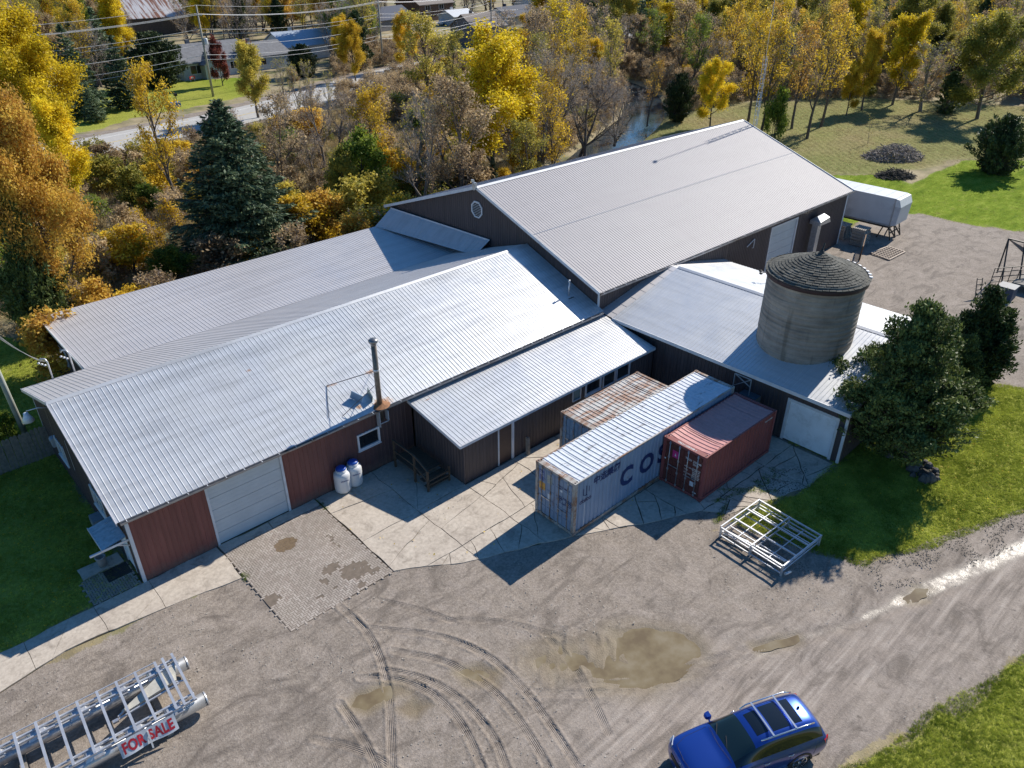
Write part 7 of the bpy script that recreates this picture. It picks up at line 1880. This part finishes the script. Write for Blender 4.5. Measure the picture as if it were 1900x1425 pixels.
# ---------------------------------------------------------------- grass, straw, fallen leaves
def tuft_mesh(name, seed, n, h, spread, w_, mat):
    g = np.random.default_rng(seed); S = np.c_[g.normal(size=(n, 2)) * spread * .4, np.zeros(n)]; D = unit(np.c_[g.normal(size=(n, 2)) * .55, np.ones(n)]); L = h * g.uniform(.5, 1.15, n)
    E_ = S + D * L[:, None]; sd_ = unit(np.cross(D, g.normal(size=(n, 3)))) * w_
    V = np.stack([S - sd_ / 2, S + sd_ / 2, E_], 1).reshape(-1, 3)
    return np_mesh(name, V, np.arange(3 * n).reshape(-1, 3), mat)
def scatter(name, P, src, smin, smax, seed, label=None):
    """one object of uncountable growth: a point mesh with tufts instanced on it"""
    me = bpy.data.meshes.new(name); me.vertices.add(len(P)); me.vertices.foreach_set('co', np.asarray(P, np.float32).ravel()); me.update()
    o = link(name, me, kind='stuff')
    so_ = bpy.data.objects.new(name + '_tuft', src)
    ng = bpy.data.node_groups.new(name + '_nodes', 'GeometryNodeTree')
    ng.interface.new_socket('Geometry', in_out='INPUT', socket_type='NodeSocketGeometry'); ng.interface.new_socket('Geometry', in_out='OUTPUT', socket_type='NodeSocketGeometry')
    N = ng.nodes; i_ = N.new('NodeGroupInput'); o_ = N.new('NodeGroupOutput'); ip = N.new('GeometryNodeInstanceOnPoints'); oi = N.new('GeometryNodeObjectInfo'); oi.inputs['Object'].default_value = so_
    rr = N.new('FunctionNodeRandomValue'); rr.data_type = 'FLOAT_VECTOR'; rr.inputs[0].default_value = (0, 0, 0); rr.inputs[1].default_value = (.25, .25, 6.28)
    rs2 = N.new('FunctionNodeRandomValue'); rs2.data_type = 'FLOAT'; rs2.inputs[2].default_value = smin; rs2.inputs[3].default_value = smax; rs2.inputs['Seed'].default_value = seed
    mp = N.new('GeometryNodeMeshToPoints'); Lk = ng.links.new
    Lk(i_.outputs[0], mp.inputs[0]); Lk(mp.outputs[0], ip.inputs['Points']); Lk(oi.outputs['Geometry'], ip.inputs['Instance']); Lk(rr.outputs[0], ip.inputs['Rotation']); Lk(rs2.outputs[1], ip.inputs['Scale']); Lk(ip.outputs[0], o_.inputs[0])
    md = o.modifiers.new('tufts', 'NODES'); md.node_group = ng
    return o
g_ = np.random.default_rng(77)
def pick(n, box, mask):
    x = g_.uniform(box[0], box[2], n); y = g_.uniform(box[1], box[3], n); m = mask(x, y); return np.c_[x[m], y[m], np.zeros(m.sum())]
ins_ = lambda p: (lambda x, y: sdf(x, y, p) + .5 * vnoise(x, y, 1.1) > -.1)
Pl = np.concatenate([pick(110000, (20, -32, 46, -12), ins_(LAWN_R)), pick(60000, (6, -34, 30, -23), ins_(LAWN_BR)), pick(60000, (-16, 0, 3, 34), ins_(LAWN_L))])
scatter('lawn_grass', Pl, tuft_mesh('grass_tuft', 1, 14, .07, .12, .012, LM['lawn']), .6, 1.5, 3)
Pf = pick(60000, (60, -45, 125, 12), lambda x, y: inside(x, y, LAWN_FAR))
scatter('far_lawn_grass', Pf, tuft_mesh('short_grass_tuft', 6, 10, .06, .22, .018, LM['lawn']), .5, 1.4, 4)
def wild(x, y):
    m = ~(inside(x, y, MEADOW) | inside(x, y, LAWN_FAR) | inside(x, y, LAWN_L) | inside(x, y, LAWN_H) | inside(x, y, GRAVEL_REAR))
    m &= ~((x > -3) & (x < 61) & (y < 24)) & ~((y < 0)); m &= seg_dist(x, y, ROADC)[0] > 6.5; m &= seg_dist(x, y, CREEK)[0] > 3.8
    return m
Pb = pick(52000, (-10, 20, 130, 80), lambda x, y: wild(x, y) & (g_.random(len(x)) < .85))
scatter('dry_grass', Pb, tuft_mesh('straw_tuft', 2, 22, .75, .5, .035, LM['straw']), .5, 1.4, 5)
Pm = pick(50000, (56, 0, 142, 46), lambda x, y: inside(x, y, MEADOW))
scatter('meadow_grass', Pm, tuft_mesh('meadow_tuft', 3, 10, .08, .3, .02, LM['straw']), .5, 1.4, 6)
bu = PR['bush2'][1]
def woods_pts(x, y):
    m = wild(x, y) & (y > 26) & (np.hypot(x + 4, y + 28) < 190)
    return m
Pw = []
for x_, y_, z_ in pick(16000, (60, 26, 230, 190), woods_pts):
    q_ = to_px(x_, y_)
    if q_[0] > 620 and q_[0] < 1960 and q_[1] < 330 and not any(math.hypot(x_ - a, y_ - b) < r_ for a, b, r_ in HOUSES) and len(Pw) < 1500: Pw.append((x_, y_, 0))
Pw += [tuple(q) for q in pick(3000, (120, -20, 220, 40), wild)[:260]]
scatter('wood_undergrowth', np.array(Pw), bu, .45, 1.1, 12)
def litter(name, P, size, mat, seed):
    g = np.random.default_rng(seed); C = P + np.array([0, 0, .03]); V, F_ = quads(g, C, size, 1.6, 1.2); return link(name, np_mesh(name, V, F_, mat), kind='stuff')
litter('fallen_leaves', np.concatenate([pick(5000, (-14, 0, 0, 32), ins_(LAWN_L)), pick(700, (21, -24, 40, -13), ins_(LAWN_R)), pick(150, (8, -12, 27, 0), ins_(APRON)) + np.array([0, 0, .05])]), .07, LM['gold'], 4)
litter('loose_stones', pick(9000, (-10, -30, 40, -2), lambda x, y: inside(x, y, yard) & (vnoise(x, y, 2.5) > .05) & (np.max([sdf(x, y, q) for q in PUD], axis=0) < -.25)), .05, plain('pebble', (.33, .31, .28), .9, vary=.3), 8)
# dark clods of dirt where gravel meets grass
litter('dirt_clods', np.concatenate([pick(60000, (12, -27, 40, -13), lambda x, y: (np.abs(sdf(x, y, LAWN_R) + .8) < .9) & (vnoise(x, y, .7) > .0)) , pick(60000, (8, -30, 34, -22), lambda x, y: (np.abs(sdf(x, y, LAWN_BR) + .6) < .7) & (vnoise(x, y, .7) > .0))])[:3800], .055, plain('clod', (.13, .115, .095), .95), 9)
tuf = tuft_mesh('weed_tuft', 8, 16, .13, .14, .015, LM['green'])
Pj = [(8.05, -.3 - .12 * i) for i in range(6)] + [(3.25, -2.4 - .1 * i) for i in range(4)] + [(24.6 + .12 * i, -13.9 + .25 * math.sin(i)) for i in range(18)] + [(21.9 + .15 * i, -13.1 - .05 * i) for i in range(20)] + [(23.0 + .1 * i, -12.9 - .1 * i) for i in range(20)] + [(20.8 + .1 * i, -14.1 + .03 * i) for i in range(16)]
scatter('weeds_in_joints', np.array([(x + rnd.uniform(-.1, .1), y + rnd.uniform(-.1, .1), .0) for x, y in Pj for _ in range(3)]), tuf, .5, 1.3, 9)
